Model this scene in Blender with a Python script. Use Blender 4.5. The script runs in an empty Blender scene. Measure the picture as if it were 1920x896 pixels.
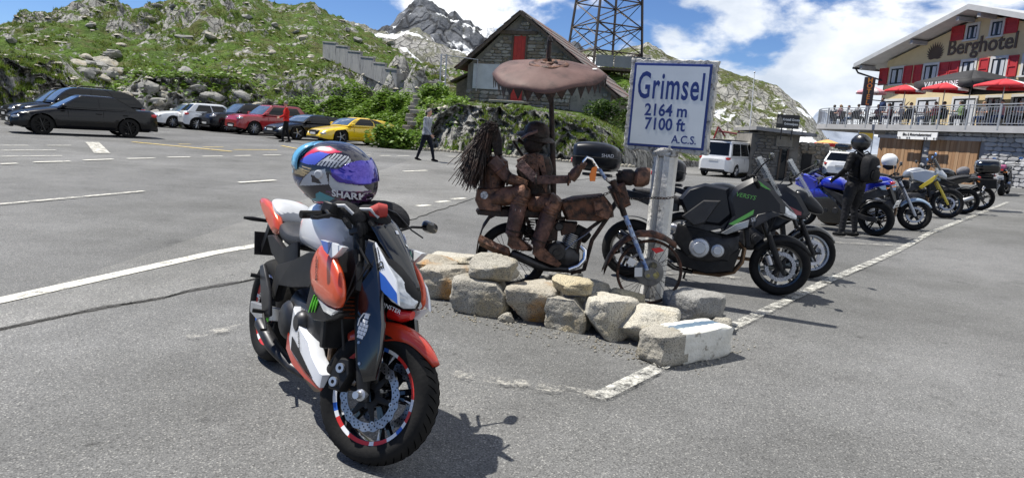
import bpy, bmesh, math, random
import numpy as np
from mathutils import Vector, Matrix, noise, Euler
V = Vector
PI = math.pi
rad = math.radians
SC = bpy.context.scene
COL = SC.collection
# -- camera
CAM_H, PITCH, ROLL, FOC = 1.5, rad(9.17), rad(4.0), 1280.0
cam = bpy.data.cameras.new('camera')
cam.lens = 24.0
cam.sensor_width = 36.0
cam.clip_end = 12000
cam.clip_start = 0.05
camo = bpy.data.objects.new('camera', cam)
COL.objects.link(camo)
RCAM = Matrix.Rotation(PI / 2 - PITCH, 3, 'X') @ Matrix.Rotation(ROLL, 3, 'Z')
camo.matrix_world = Matrix.Translation((0, 0, CAM_H)) @ RCAM.to_4x4()
SC.camera = camo
# -- sky, sun, exposure
SUNV = V((-0.52, 0.20, 1.0)).normalized()
SUN_EL = math.asin(SUNV.z)
SUN_ROT = math.atan2(SUNV.x, SUNV.y)
world = bpy.data.worlds.new('World')
SC.world = world
world.use_nodes = True
wn, wl = world.node_tree.nodes, world.node_tree.links
wn.clear()
w_out = wn.new('ShaderNodeOutputWorld')
w_bg = wn.new('ShaderNodeBackground')
w_bg.inputs['Strength'].default_value = 0.058
w_sky = wn.new('ShaderNodeTexSky')
w_sky.sky_type = 'NISHITA'
w_sky.sun_disc = False
w_sky.sun_elevation = SUN_EL
w_sky.sun_rotation = SUN_ROT
w_sky.altitude = 2100
w_sky.air_density = 1.0
w_sky.dust_density = 0.1
w_sky.ozone_density = 3.0
def wmath(op, a, b=None, clamp=False):
 n = wn.new('ShaderNodeMath')
 n.operation = op
 n.use_clamp = clamp
 for i, q in enumerate((a, b)):
  if q is None:
   continue
  if isinstance(q, (int, float)):
   n.inputs[i].default_value = q
  else:
   wl.new(q, n.inputs[i])
 return n.outputs[0]
w_tc = wn.new('ShaderNodeTexCoord')
w_sep = wn.new('ShaderNodeSeparateXYZ')
wl.new(w_tc.outputs['Generated'], w_sep.inputs[0])
w_cmb = wn.new('ShaderNodeCombineXYZ')
wl.new(w_sep.outputs[0], w_cmb.inputs[0])
wl.new(w_sep.outputs[1], w_cmb.inputs[1])
wl.new(wmath('MULTIPLY', w_sep.outputs[2], 1.9), w_cmb.inputs[2])
def wnoise(scale, detail, off, rough=0.55, dist=0.0):
 m = wn.new('ShaderNodeMapping')
 m.inputs['Location'].default_value = off
 wl.new(w_cmb.outputs[0], m.inputs[0])
 n = wn.new('ShaderNodeTexNoise')
 n.inputs['Scale'].default_value = scale
 n.inputs['Detail'].default_value = detail
 n.inputs['Roughness'].default_value = rough
 n.inputs['Distortion'].default_value = dist
 wl.new(m.outputs[0], n.inputs['Vector'])
 return n.outputs['Fac']
CLOUD_OFF = (3.1, 1.7, 0.35)
big = wnoise(3.6, 9, CLOUD_OFF, 0.55, 0.15)
bank = wmath('MULTIPLY', w_sep.outputs[0], 0.22)
cov = wmath('ADD', big, bank)
w_rmp = wn.new('ShaderNodeMapRange')
w_rmp.interpolation_type = 'SMOOTHSTEP'
w_rmp.inputs['From Min'].default_value = 0.50
w_rmp.inputs['From Max'].default_value = 0.575
wl.new(cov, w_rmp.inputs[0])
shade = wnoise(5.0, 7, (CLOUD_OFF[0] + 0.18, CLOUD_OFF[1] - 0.3, 0.4), 0.55)
w_rs = wn.new('ShaderNodeMapRange')
w_rs.inputs['From Min'].default_value = 0.33
w_rs.inputs['From Max'].default_value = 0.62
wl.new(shade, w_rs.inputs[0])
w_cc = wn.new('ShaderNodeMixRGB')
w_cc.inputs[1].default_value = (8.0, 8.9, 10.2, 1)
w_cc.inputs[2].default_value = (15, 15.2, 15.4, 1)
wl.new(w_rs.outputs[0], w_cc.inputs[0])
w_mix = wn.new('ShaderNodeMixRGB')
wl.new(wmath('MULTIPLY', w_rmp.outputs[0], 0.95), w_mix.inputs[0])
w_tint = wn.new('ShaderNodeMixRGB')
w_tint.blend_type = 'MULTIPLY'
w_tint.inputs[0].default_value = 1.0
w_tint.inputs[2].default_value = (0.86, 1.04, 1.34, 1)
wl.new(w_sky.outputs[0], w_tint.inputs[1])
wl.new(w_tint.outputs[0], w_mix.inputs[1])
wl.new(w_cc.outputs[0], w_mix.inputs[2])
wl.new(w_mix.outputs[0], w_bg.inputs[0])
wl.new(w_bg.outputs[0], w_out.inputs[0])
sun = bpy.data.lights.new('sun', 'SUN')
sun.energy = 5.0
sun.angle = rad(0.53)
sun.color = (1.0, 0.96, 0.88)
suno = bpy.data.objects.new('sun', sun)
COL.objects.link(suno)
suno.rotation_euler = (-SUNV).to_track_quat('-Z', 'Y').to_euler()
suno.location = (-30, 10, 60)
SC.view_settings.view_transform = 'Standard'
SC.view_settings.look = 'None'
SC.view_settings.exposure = 0.58
SC.view_settings.gamma = 1.0
SC.cycles.max_bounces = 6
SC.cycles.transparent_max_bounces = 10
SC.cycles.caustics_reflective = False
SC.cycles.caustics_refractive = False
SC.cycles.sample_clamp_indirect = 4.0
# -- pixel helpers (photo pixels 1920 x 896 -> world)
def ray(px, py):
 return RCAM @ V(((px - 960) / FOC, -(py - 448) / FOC, -1.0))
def at(px, py, Y):
 d = ray(px, py)
 return V((0, 0, CAM_H)) + d * (Y / d.y)
def onz(px, py, z=0.0):
 d = ray(px, py)
 return V((0, 0, CAM_H)) + d * ((z - CAM_H) / d.z)
def pxm(px, py, Y):
 """photo pixels per metre at world depth Y near that pixel"""
 p = at(px, py, Y)
 q = RCAM.transposed() @ (p - V((0, 0, CAM_H)))
 return FOC / -q.z
def lerp(a, b, t):
 return a + (b - a) * t
def sstep(a, b, x):
 t = min(1, max(0, (x - a) / (b - a)))
 return t * t * (3 - 2 * t)
def table(tab, x):
 if x <= tab[0][0]:
  return tab[0][1]
 for (x0, y0), (x1, y1) in zip(tab, tab[1:]):
  if x <= x1:
   return lerp(y0, y1, (x - x0) / (x1 - x0))
 return tab[-1][1]
# -- mesh builder
class MB:
 def __init__(s):
  s.v = []
  s.f = []
  s.m = []
  s.cm = 0
 def add(s, vs, fs):
  o = len(s.v)
  s.v += [tuple(p) for p in vs]
  s.f += [tuple(i + o for i in f) for f in fs]
  s.m += [s.cm] * len(fs)
  return s
 def xf(s, mat, start=0):
  s.v[start:] = [tuple(mat @ V(p)) for p in s.v[start:]]
  return s
 def box(s, c, d, rot=None, taper=(1, 1)):
  hx, hy, hz = d[0] / 2, d[1] / 2, d[2] / 2
  pts = []
  for z, k in ((-hz, (1, 1)), (hz, taper)):
   for x, y in ((-hx, -hy), (hx, -hy), (hx, hy), (-hx, hy)):
    pts.append(V((x * k[0], y * k[1], z)))
  if rot is not None:
   R = rot if isinstance(rot, Matrix) else Euler(rot).to_matrix()
   pts = [R @ p for p in pts]
  c = V(c)
  return s.add([p + c for p in pts],
 [(3, 2, 1, 0), (4, 5, 6, 7), (0, 1, 5, 4), (1, 2, 6, 5), (2, 3, 7, 6), (3, 0, 4, 7)])
 def loft(s, rings, closed=True, caps=True):
  n = len(rings[0])
  vs = [p for r in rings for p in r]
  fs = []
  for i in range(len(rings) - 1):
   for j in range(n if closed else n - 1):
    k = (j + 1) % n
    fs.append((i * n + j, i * n + k, (i + 1) * n + k, (i + 1) * n + j))
  if caps:
   fs.append(tuple(range(n - 1, -1, -1)))
   fs.append(tuple(range((len(rings) - 1) * n, len(rings) * n)))
  return s.add(vs, fs)
 def tube(s, path, r, n=8, caps=True, closed=False, flat=1.0, up=None):
  path = [V(p) for p in path]
  m = len(path)
  rs = r if isinstance(r, (list, tuple)) else [r] * m
  rings = []
  prev = None
  for i, p in enumerate(path):
   if closed:
    t = path[(i + 1) % m] - path[i - 1]
   else:
    t = path[min(i + 1, m - 1)] - path[max(i - 1, 0)]
   if t.length < 1e-9:
    t = V((0, 0, 1))
   t.normalize()
   if prev is None:
    a = V(up) if up is not None else (V((0, 0, 1)) if abs(t.z) < .9 else V((1, 0, 0)))
   else:
    a = prev
   a = a - t * a.dot(t)
   if a.length < 1e-6:
    a = V((1, 0, 0)) - t * t.x
   a.normalize()
   prev = a
   b = t.cross(a)
   rings.append([p + (a * math.cos(q) * flat + b * math.sin(q)) * rs[i]
 for q in (2 * PI * k / n for k in range(n))])
  if closed:
   rings.append(rings[0])
   return s.loft(rings, True, False)
  return s.loft(rings, True, caps)
 def lathe(s, prof, n=24, o=(0, 0, 0), ax=(0, 0, 1), closed=False, a0=0, a1=2 * PI):
  """prof: (radius, height along axis)"""
  z = V(ax).normalized()
  x = z.orthogonal().normalized()
  y = z.cross(x)
  o = V(o)
  full = abs(a1 - a0 - 2 * PI) < 1e-6
  k = n if full else n + 1
  rings = []
  for i in range(k):
   a = a0 + (a1 - a0) * i / n
   d = x * math.cos(a) + y * math.sin(a)
   rings.append([o + d * r + z * h for r, h in prof])
  if full:
   rings.append(rings[0])
  return s.loft(rings, closed, False)
 def cyl(s, a, b, r, n=12, r2=None):
  return s.tube([a, b], [r, r if r2 is None else r2], n)
 def prism(s, poly, t):
  """poly: 3-D points of a planar outline, t: thickness vector"""
  n = len(poly)
  t = V(t)
  a = [V(p) for p in poly]
  return s.add(a + [p + t for p in a],
 [tuple(range(n - 1, -1, -1)), tuple(range(n, 2 * n))] +
 [(i, (i + 1) % n, n + (i + 1) % n, n + i) for i in range(n)])
 def slab(s, poly, y0, y1, b=.02, k=.86, axis='y'):
  """outline (x,z) extruded along y with bevelled rims"""
  n = len(poly)
  cx_ = sum(p[0] for p in poly) / n
  cz_ = sum(p[1] for p in poly) / n
  d = 1 if y1 > y0 else -1
  rings = []
  for y, kk in ((y0, k), (y0 + b * d, 1), (y1 - b * d, 1), (y1, k)):
   rings.append([V((cx_ + (x - cx_) * kk, y, cz_ + (z - cz_) * kk)) for x, z in poly])
  return s.loft(rings, True, True)
 def se(s, sts, n=16, e=2.4, caps=True):
  """loft of super-ellipse sections: (x, yc, zc, half width, half height)"""
  rings = []
  for st in sts:
   x, yc, zc, hw, hh = st[:5]
   ee = st[5] if len(st) > 5 else e
   r = []
   for k in range(n):
    a = 2 * PI * k / n
    c, q = math.cos(a), math.sin(a)
    r.append(V((x, yc + hw * math.copysign(abs(c) ** (2 / ee), c),
 zc + hh * math.copysign(abs(q) ** (2 / ee), q))))
   rings.append(r)
  return s.loft(rings, True, caps)
 def ball(s, c, r, nu=14, nv=8, rot=None):
  if isinstance(r, (int, float)):
   r = (r, r, r)
  c = V(c)
  rings = []
  for i in range(nv + 1):
   th = PI * i / nv
   th = min(max(th, .02), PI - .02)
   ring = []
   for j in range(nu):
    a = 2 * PI * j / nu
    p = V((r[0] * math.sin(th) * math.cos(a), r[1] * math.sin(th) * math.sin(a), -r[2] * math.cos(th)))
    if rot is not None:
     p = rot @ p
    ring.append(c + p)
   rings.append(ring)
  return s.loft(rings, True, True)
 def grid(s, fn, nu, nv):
  vs = [fn(i / nu, j / nv) for i in range(nu + 1) for j in range(nv + 1)]
  w = nv + 1
  return s.add(vs, [(i * w + j, (i + 1) * w + j, (i + 1) * w + j + 1, i * w + j + 1)
 for i in range(nu) for j in range(nv)])
 def mesh(s, name, mats, smooth=35):
  me = bpy.data.meshes.new(name)
  me.from_pydata(s.v, [], s.f)
  if not isinstance(mats, (list, tuple)):
   mats = [mats]
  for m in mats:
   me.materials.append(m)
  if len(mats) > 1:
   me.polygons.foreach_set('material_index', s.m)
  if smooth:
   me.polygons.foreach_set('use_smooth', [True] * len(me.polygons))
   if smooth < 180:
    me.set_sharp_from_angle(angle=rad(smooth))
  me.update()
  return me
 def build(s, name, mats, parent=None, smooth=35, bevel=0, sub=0, solid=0, fix=True):
  me = s.mesh(name, mats, smooth)
  if fix:
   bm = bmesh.new()
   bm.from_mesh(me)
   bmesh.ops.recalc_face_normals(bm, faces=bm.faces)
   bm.to_mesh(me)
   bm.free()
  o = bpy.data.objects.new(name, me)
  COL.objects.link(o)
  if parent is not None:
   o.parent = parent
  if solid:
   md = o.modifiers.new('solid', 'SOLIDIFY')
   md.thickness = solid
   md.offset = 0
  if bevel:
   md = o.modifiers.new('bevel', 'BEVEL')
   md.width = bevel
   md.segments = 2
   md.limit_method = 'ANGLE'
   md.angle_limit = rad(40)
  if sub:
   md = o.modifiers.new('sub', 'SUBSURF')
   md.levels = md.render_levels = sub
  return o
def link(o, parent=None):
 COL.objects.link(o)
 o.parent = parent
 return o
def tag(o, label=None, cat=None, group=None, kind=None):
 if label:
  o['label'] = label
 if cat:
  o['category'] = cat
 if group:
  o['group'] = group
 if kind:
  o['kind'] = kind
 return o
def thing(name, label, cat, loc=(0, 0, 0), rotz=0, group=None, mat=None):
 o = bpy.data.objects.new(name, None)
 o.empty_display_size = .2
 COL.objects.link(o)
 if mat is not None:
  o.matrix_world = mat
 else:
  o.location = loc
  o.rotation_euler = (0, 0, rotz)
 return tag(o, label, cat, group)
def copy_tree(o, parent=None):
 c = o.copy()
 COL.objects.link(c)
 c.parent = parent
 for ch in o.children:
  copy_tree(ch, c)
 return c
def text(body, size, mat, parent, mtx, name='lettering', bold=0.0, sx=1.0, ext=.002, align='CENTER', shear=0.0, space=1.0):
 cu = bpy.data.curves.new('txt', 'FONT')
 cu.body = body
 cu.size = size
 cu.align_x = align
 cu.align_y = 'CENTER'
 cu.extrude = ext
 cu.offset = bold
 cu.shear = shear
 cu.space_character = space
 cu.resolution_u = 3
 t = bpy.data.objects.new('txt', cu)
 COL.objects.link(t)
 dg = bpy.context.evaluated_depsgraph_get()
 me = bpy.data.meshes.new_from_object(t.evaluated_get(dg))
 bpy.data.objects.remove(t)
 me.materials.clear()
 me.materials.append(mat)
 me.transform(mtx @ Matrix.Diagonal((sx, 1, 1, 1)))
 o = bpy.data.objects.new(name, me)
 return link(o, parent)
def frame_mtx(o, xdir, up):
 """text/plate frame: local x = reading direction, local y = up, local z = towards the reader"""
 x = V(xdir).normalized()
 y = V(up)
 y = (y - x * y.dot(x)).normalized()
 z = x.cross(y)
 M = Matrix((x, y, z)).transposed().to_4x4()
 M.translation = V(o)
 return M
# -- materials
def pm(name, c1, c2=None, scale=6.0, rough=.6, metal=0.0, bump=0.0, bscale=None, coat=0.0, lo=.35, hi=.65,
 detail=6, c3=None, s3=40.0, lo3=.5, hi3=.6, stretch=None, rvar=0.0, spec=.5, world_co=False, bdist=.02):
 m = bpy.data.materials.new(name)
 m.use_nodes = True
 nt = m.node_tree
 N, L = nt.nodes, nt.links
 bs = N['Principled BSDF']
 bs.inputs['Roughness'].default_value = rough
 bs.inputs['Metallic'].default_value = metal
 bs.inputs['Specular IOR Level'].default_value = spec
 if coat:
  bs.inputs['Coat Weight'].default_value = coat
  bs.inputs['Coat Roughness'].default_value = .06
 c1 = (*c1, 1)
 bs.inputs['Base Color'].default_value = c1
 if c2 is None and not bump and c3 is None:
  return m
 if world_co:
  ge = N.new('ShaderNodeNewGeometry')
  co = ge.outputs['Position']
 else:
  tc = N.new('ShaderNodeTexCoord')
  co = tc.outputs['Object']
 if stretch:
  mp = N.new('ShaderNodeMapping')
  mp.inputs['Scale'].default_value = stretch
  L.new(co, mp.inputs[0])
  co = mp.outputs[0]
 def nz(sc, det=detail, ro=.6):
  n = N.new('ShaderNodeTexNoise')
  n.inputs['Scale'].default_value = sc
  n.inputs['Detail'].default_value = det
  n.inputs['Roughness'].default_value = ro
  L.new(co, n.inputs['Vector'])
  return n.outputs['Fac']
 def mr(src, a, b, c=0.0, d=1.0):
  n = N.new('ShaderNodeMapRange')
  n.inputs[1].default_value = a
  n.inputs[2].default_value = b
  n.inputs[3].default_value = c
  n.inputs[4].default_value = d
  L.new(src, n.inputs[0])
  return n.outputs[0]
 last = None
 if c2 is not None:
  f = nz(scale)
  mx = N.new('ShaderNodeMixRGB')
  mx.inputs[1].default_value = c1
  mx.inputs[2].default_value = (*c2, 1)
  L.new(mr(f, lo, hi), mx.inputs[0])
  last = mx.outputs[0]
  if rvar:
   L.new(mr(f, lo, hi, rough - rvar, rough + rvar), bs.inputs['Roughness'])
 if c3 is not None:
  f3 = nz(s3)
  mx = N.new('ShaderNodeMixRGB')
  mx.inputs[1].default_value = c1
  if last is not None:
   L.new(last, mx.inputs[1])
  mx.inputs[2].default_value = (*c3, 1)
  L.new(mr(f3, lo3, hi3), mx.inputs[0])
  last = mx.outputs[0]
 if last is not None:
  L.new(last, bs.inputs['Base Color'])
 if bump:
  b = N.new('ShaderNodeBump')
  b.inputs['Strength'].default_value = bump
  b.inputs['Distance'].default_value = bdist
  L.new(nz(bscale or scale * 3), b.inputs['Height'])
  L.new(b.outputs[0], bs.inputs['Normal'])
 return m
def glass(name, col, rough=.03, tint=.5, trans=0.35):
 """tinted sheet glass: mix of clear transmission and a glossy dark surface"""
 m = bpy.data.materials.new(name)
 m.use_nodes = True
 N, L = m.node_tree.nodes, m.node_tree.links
 bs = N['Principled BSDF']
 bs.inputs['Base Color'].default_value = (*col, 1)
 bs.inputs['Roughness'].default_value = rough
 bs.inputs['Specular IOR Level'].default_value = .6
 tr = N.new('ShaderNodeBsdfTransparent')
 tr.inputs[0].default_value = (*[lerp(1, c, tint) for c in col], 1)
 mx = N.new('ShaderNodeMixShader')
 mx.inputs[0].default_value = 1 - trans
 L.new(tr.outputs[0], mx.inputs[1])
 L.new(bs.outputs[0], mx.inputs[2])
 L.new(mx.outputs[0], N['Material Output'].inputs[0])
 return m
def paint(name, c, rough=.28, coat=.7, var=.06):
 return pm(name, c, tuple(x * (1 - var) for x in c), 3, rough, 0, 0, coat=coat)
K = {}
K['black'] = pm('black_plastic', (.010, .010, .011), (.018, .018, .019), 12, .45, spec=.2)
K['blackgloss'] = paint('black_gloss', (.004, .0045, .006), .14, .8)
K['rubber'] = pm('rubber', (.010, .010, .0105), (.018, .0175, .017), 9, .75, bump=.15, bscale=60, spec=.12)
K['steel'] = pm('steel', (.42, .42, .44), (.3, .3, .32), 14, .35, .9)
K['alu'] = pm('aluminium', (.55, .56, .58), (.42, .43, .45), 10, .4, .85)
K['chrome'] = pm('chrome', (.8, .8, .82), None, rough=.12, metal=1)
K['darkmetal'] = pm('dark_metal', (.025, .025, .028), (.05, .05, .053), 14, .42, .6)
K['engine'] = pm('engine_metal', (.018, .018, .02), (.05, .05, .053), 9, .4, .5, spec=.3)
K['red'] = pm('red_lamp', (.5, .012, .012), None, rough=.2, coat=.5)
K['amber'] = pm('amber_lamp', (.7, .22, .02), None, rough=.2, coat=.5)
K['lens'] = pm('lamp_lens', (.62, .65, .68), (.35, .37, .4), 30, .12, .3, coat=1)
K['white'] = pm('white_paint', (.78, .78, .77), (.7, .7, .69), 5, .45)
K['cream'] = pm('cream_plaster', (.60, .49, .29), (.53, .43, .25), 1.2, .85, bump=.12, bscale=30)
K['glass'] = glass('dark_glass', (.02, .025, .03), .04, .7, .15)
K['skin'] = pm('skin', (.5, .29, .2), (.44, .24, .16), 9, .55)
# -- terrain functions
def azel(px, py):
 d = ray(px, py)
 h = math.hypot(d.x, d.y)
 return math.atan2(d.x, d.y), d.z / h
def aztab(rows):
 return sorted((azel(x, y)[0], val) for x, y, val in rows)
SKY = sorted(azel(x, y) for x, y in [
 (-420, 60), (-250, 70), (-120, 62), (0, 42), (40, 27), (75, 22), (110, 19), (150, 8), (180, 2), (210, 7), (235, 15), (255, 23),
 (275, 16), (300, 2), (330, -12), (400, -38), (460, -28), (498, 0), (512, 12), (550, 11), (575, 8), (590, 11),
 (606, 25), (625, 30), (645, 45), (665, 56), (700, 74), (740, 96), (770, 114), (800, 124), (840, 134), (880, 140),
 (950, 138), (1050, 132), (1120, 126), (1190, 128), (1225, 160), (1255, 205), (1290, 262), (1420, 285)])
FOOT = aztab([(x, 250, v) for x, v in [(-420, 36), (-100, 40), (0, 41), (120, 42), (220, 45), (300, 46), (480, 46), (560, 45), (640, 42.5),
 (720, 40), (775, 37), (800, 34.2), (850, 33), (1000, 33.5), (1100, 34.5), (1170, 35.5), (1200, 38), (1240, 44), (1420, 60)]])
CRAG = aztab([(x, 250, v) for x, v in [(-420, 3), (0, 3.2), (110, 3.0), (150, 1.8), (205, 1.0), (232, 1.6), (270, 2.6), (330, 2.9), (400, 3.1), (470, 2.6),
 (520, 1.5), (600, 1.2), (700, .9), (765, .7), (800, 2.1), (850, 2.35), (1000, 2.4), (1110, 2.0), (1170, 1.0), (1240, .4), (1420, 0)]])
MIDD = aztab([(x, 250, v) for x, v in [(-420, 60), (0, 62), (200, 62), (350, 64), (500, 60), (600, 57), (700, 52), (800, 46), (830, 47),
 (870, 50), (1200, 52), (1420, 64)]])
MIDT = sorted(azel(x, y) for x, y in [(-420, 118), (0, 105), (120, 110), (200, 132), (350, 112), (500, 110), (600, 128), (650, 146), (700, 158), (760, 172), (800, 182),
 (840, 192), (880, 190), (1000, 196), (1170, 205), (1260, 240), (1420, 262)])
RIDGE = aztab([(x, 100, v) for x, v in [(-420, 84), (0, 86), (180, 92), (255, 104), (400, 116), (600, 100), (700, 92), (870, 78), (1200, 76), (1420, 90)]])
def lot(x, y):
 left = .2 * sstep(8, 24, y) * sstep(7, -5, x)
 q = x - 6 - .35 * max(0, y - 13)
 q = q if q > 1 else (0 if q < -1 else (q + 1) ** 2 / 4)
 right = min(.55, .055 * q)
 drop = -.30 * sstep(26, 38, y) * sstep(4, 9, x)
 return left + right + drop
def profile(az):
 """(distance, height) polyline of the hillside along one bearing"""
 df, hc = table(FOOT, az), table(CRAG, az)
 dm, dr = table(MIDD, az), table(RIDGE, az)
 hm = CAM_H + table(MIDT, az) * dm
 hr = CAM_H + table(SKY, az) * dr
 cw = .7 + .5 * hc
 return [(df - .6, -.35), (df, .05), (df + cw, max(.1, hc)), (dm, max(hc + .15, hm)), (dr, hr), (dr + 14, hr - 3), (dr + 45, hr - 22)]
def hillz(x, y):
 d = math.hypot(x, y)
 pr = profile(math.atan2(x, y))
 if d < pr[0][0]:
  return -9.0
 return table(pr, d)
def ground_z(x, y):
 return max(lot(x, y), hillz(x, y))
def hit(px, py, d0=2.0, d1=140.0):
 d = ray(px, py)
 k = 1 / math.hypot(d.x, d.y)
 t = d0
 while t < d1:
  p = V((0, 0, CAM_H)) + d * (k * t)
  if p.z <= ground_z(p.x, p.y):
   return p
  t += .06 if t < 60 else .2
 return V((0, 0, CAM_H)) + d * (k * d1)
# -- asphalt
def asphalt(name, base, dark, light, fine=90.0):
 m = bpy.data.materials.new(name)
 m.use_nodes = True
 N, L = m.node_tree.nodes, m.node_tree.links
 bs = N['Principled BSDF']
 bs.inputs['Roughness'].default_value = .82
 bs.inputs['Specular IOR Level'].default_value = .3
 tc = N.new('ShaderNodeTexCoord')
 def nz(sc, det=4, ro=.6):
  n = N.new('ShaderNodeTexNoise')
  n.inputs['Scale'].default_value = sc
  n.inputs['Detail'].default_value = det
  n.inputs['Roughness'].default_value = ro
  L.new(tc.outputs['Object'], n.inputs['Vector'])
  return n.outputs['Fac']
 def ramp(src, a, b):
  r = N.new('ShaderNodeMapRange')
  r.inputs[1].default_value = a
  r.inputs[2].default_value = b
  L.new(src, r.inputs[0])
  return r.outputs[0]
 def mix(f, a, b, t='MIX'):
  x = N.new('ShaderNodeMixRGB')
  x.blend_type = t
  if isinstance(f, float):
   x.inputs[0].default_value = f
  else:
   L.new(f, x.inputs[0])
  for i, q in ((1, a), (2, b)):
   if isinstance(q, tuple):
    x.inputs[i].default_value = (*q, 1)
   else:
    L.new(q, x.inputs[i])
  return x.outputs[0]
 vor = N.new('ShaderNodeTexVoronoi')
 vor.inputs['Scale'].default_value = fine
 L.new(tc.outputs['Object'], vor.inputs['Vector'])
 sep = N.new('ShaderNodeSeparateColor')
 L.new(vor.outputs['Color'], sep.inputs[0])
 c = mix(ramp(sep.outputs[0], .15, .9), dark, base)
 c = mix(ramp(sep.outputs[1], .86, .98), c, light)
 c = mix(ramp(vor.outputs['Distance'], .5, .85), c, tuple(q * .6 for q in dark))
 c = mix(ramp(nz(.35, 5), .35, .68), c, (.62, .62, .6), 'MULTIPLY')
 c = mix(ramp(nz(2.2, 6, .7), .42, .75), c, (.8, .8, .8), 'MULTIPLY')
 spots = nz(7.0, 3, .5)
 c = mix(ramp(spots, .70, .76), c, (.55, .55, .55), 'MULTIPLY')
 c = mix(ramp(nz(.09, 4), .42, .60), c, (.80, .80, .81), 'MULTIPLY')
 c = mix(ramp(nz(1.15, 7, .72), .60, .68), c, (.74, .74, .74), 'MULTIPLY')
 L.new(c, bs.inputs['Base Color'])
 b = N.new('ShaderNodeBump')
 b.inputs['Strength'].default_value = .55
 b.inputs['Distance'].default_value = .008
 h = mix(.5, vor.outputs['Distance'], nz(fine * .45, 5))
 L.new(h, b.inputs['Height'])
 L.new(b.outputs[0], bs.inputs['Normal'])
 return m
K['asphalt'] = asphalt('lot_asphalt', (.205, .205, .203), (.145, .145, .144), (.35, .345, .33), 130)
K['asphalt2'] = asphalt('road_asphalt', (.245, .243, .236), (.175, .174, .17), (.41, .40, .375), 105)
def sheet_coords(lo, hi, c, near, far):
 """coordinates from lo to hi, dense near c"""
 out = [c]
 x = c
 while x < hi:
  x += near + abs(x - c) * far
  out.append(min(x, hi))
 x = c
 while x > lo:
  x -= near + abs(x - c) * far
  out.append(max(x, lo))
 return sorted(set(out))
xs = sheet_coords(-900, 900, 4, .9, .05)
ys = sheet_coords(-40, 1500, 12, .9, .05)
mb = MB()
w = len(ys)
mb.add([(x, y, lot(x, y)) for x in xs for y in ys],
 [(i * w + j, (i + 1) * w + j, (i + 1) * w + j + 1, i * w + j + 1) for i in range(len(xs) - 1) for j in range(w - 1)])
tag(mb.build('ground', K['asphalt'], smooth=180), kind='structure')
def densify(pts, step):
 out = []
 for a, b in zip(pts, pts[1:]):
  n = max(1, int((b - a).length / step))
  out += [a.lerp(b, i / n) for i in range(n)]
 return out + [pts[-1]]
def drape(p, lift):
 return V((p.x, p.y, lot(p.x, p.y) + lift))
seam_px = [(-500, 742), (-250, 680), (0, 618), (120, 594), (260, 567), (400, 538), (545, 510), (640, 470), (735, 425), (890, 376), (1000, 352), (1150, 334), (1300, 318), (1400, 312)]
random.seed(4)
seam = densify([onz(x, y) for x, y in seam_px], .22)
seam_near = [p + V((random.uniform(-.03, .03), random.uniform(-.03, .03), 0)) for p in seam]
mb = MB()
for a, b in zip(seam_near, seam_near[1:]):
 prev = None
 rows = []
 for e in (a, b):
  far = V((e.x * 1.0 - 0.0, 70, 0)) if e.y < 60 else e
  rows.append([e.lerp(V((e.x, 66, 0)), t) for t in (0, .01, .03, .06, .1, .15, .22, .3, .4, .5, .65, .8, 1)])
 n = len(rows[0])
 mb.add([drape(p, .012) for r in rows for p in r], [(k, n + k, n + k + 1, k + 1) for k in range(n - 1)])
tag(mb.build('road', K['asphalt2'], smooth=180), kind='structure')
def worn(name, c, wear=.5, soft=.12, scale=9):
 m = bpy.data.materials.new(name)
 m.use_nodes = True
 N, L = m.node_tree.nodes, m.node_tree.links
 bs = N['Principled BSDF']
 bs.inputs['Base Color'].default_value = (*c, 1)
 bs.inputs['Roughness'].default_value = .7
 tc = N.new('ShaderNodeTexCoord')
 def nz(sc, d):
  n = N.new('ShaderNodeTexNoise')
  n.inputs['Scale'].default_value = sc
  n.inputs['Detail'].default_value = d
  n.inputs['Roughness'].default_value = .7
  L.new(tc.outputs['Object'], n.inputs['Vector'])
  return n.outputs['Fac']
 ad = N.new('ShaderNodeMath')
 ad.operation = 'ADD'
 L.new(nz(scale, 8), ad.inputs[0])
 mu = N.new('ShaderNodeMath')
 mu.operation = 'MULTIPLY'
 mu.inputs[1].default_value = .55
 L.new(nz(70, 3), mu.inputs[0])
 L.new(mu.outputs[0], ad.inputs[1])
 r = N.new('ShaderNodeMapRange')
 r.inputs[1].default_value = wear + .275 - soft
 r.inputs[2].default_value = wear + .275 + soft
 L.new(ad.outputs[0], r.inputs[0])
 tr = N.new('ShaderNodeBsdfTransparent')
 mx = N.new('ShaderNodeMixShader')
 L.new(r.outputs[0], mx.inputs[0])
 L.new(tr.outputs[0], mx.inputs[1])
 L.new(bs.outputs[0], mx.inputs[2])
 L.new(mx.outputs[0], N['Material Output'].inputs[0])
 return m
K['tar'] = worn('joint_tar', (.045, .044, .042), .47, .1, 7)
mb = MB()
pts = [p for p in seam_near if p.y < 8.6]
mb.add([q for p in pts for q in (drape(p + V((.0, -random.uniform(.01, .07), 0)), .005), drape(p + V((0, random.uniform(.0, .035), 0)), .0165))],
 [(2 * i, 2 * i + 2, 2 * i + 3, 2 * i + 1) for i in range(len(pts) - 1)])
tag(mb.build('pavement_joint', K['tar'], smooth=0), kind='structure')
K['line'] = worn('line_paint', (.62, .60, .53), .40)
K['line_thin'] = worn('line_paint_worn', (.56, .54, .48), .47)
K['line_worn'] = worn('line_paint_broken', (.54, .53, .48), .53)
K['line_faint'] = worn('line_paint_faint', (.45, .43, .38), .60)
K['yline'] = worn('yellow_line_paint', (.62, .45, .10), .42)
_ln = [0]
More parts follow.
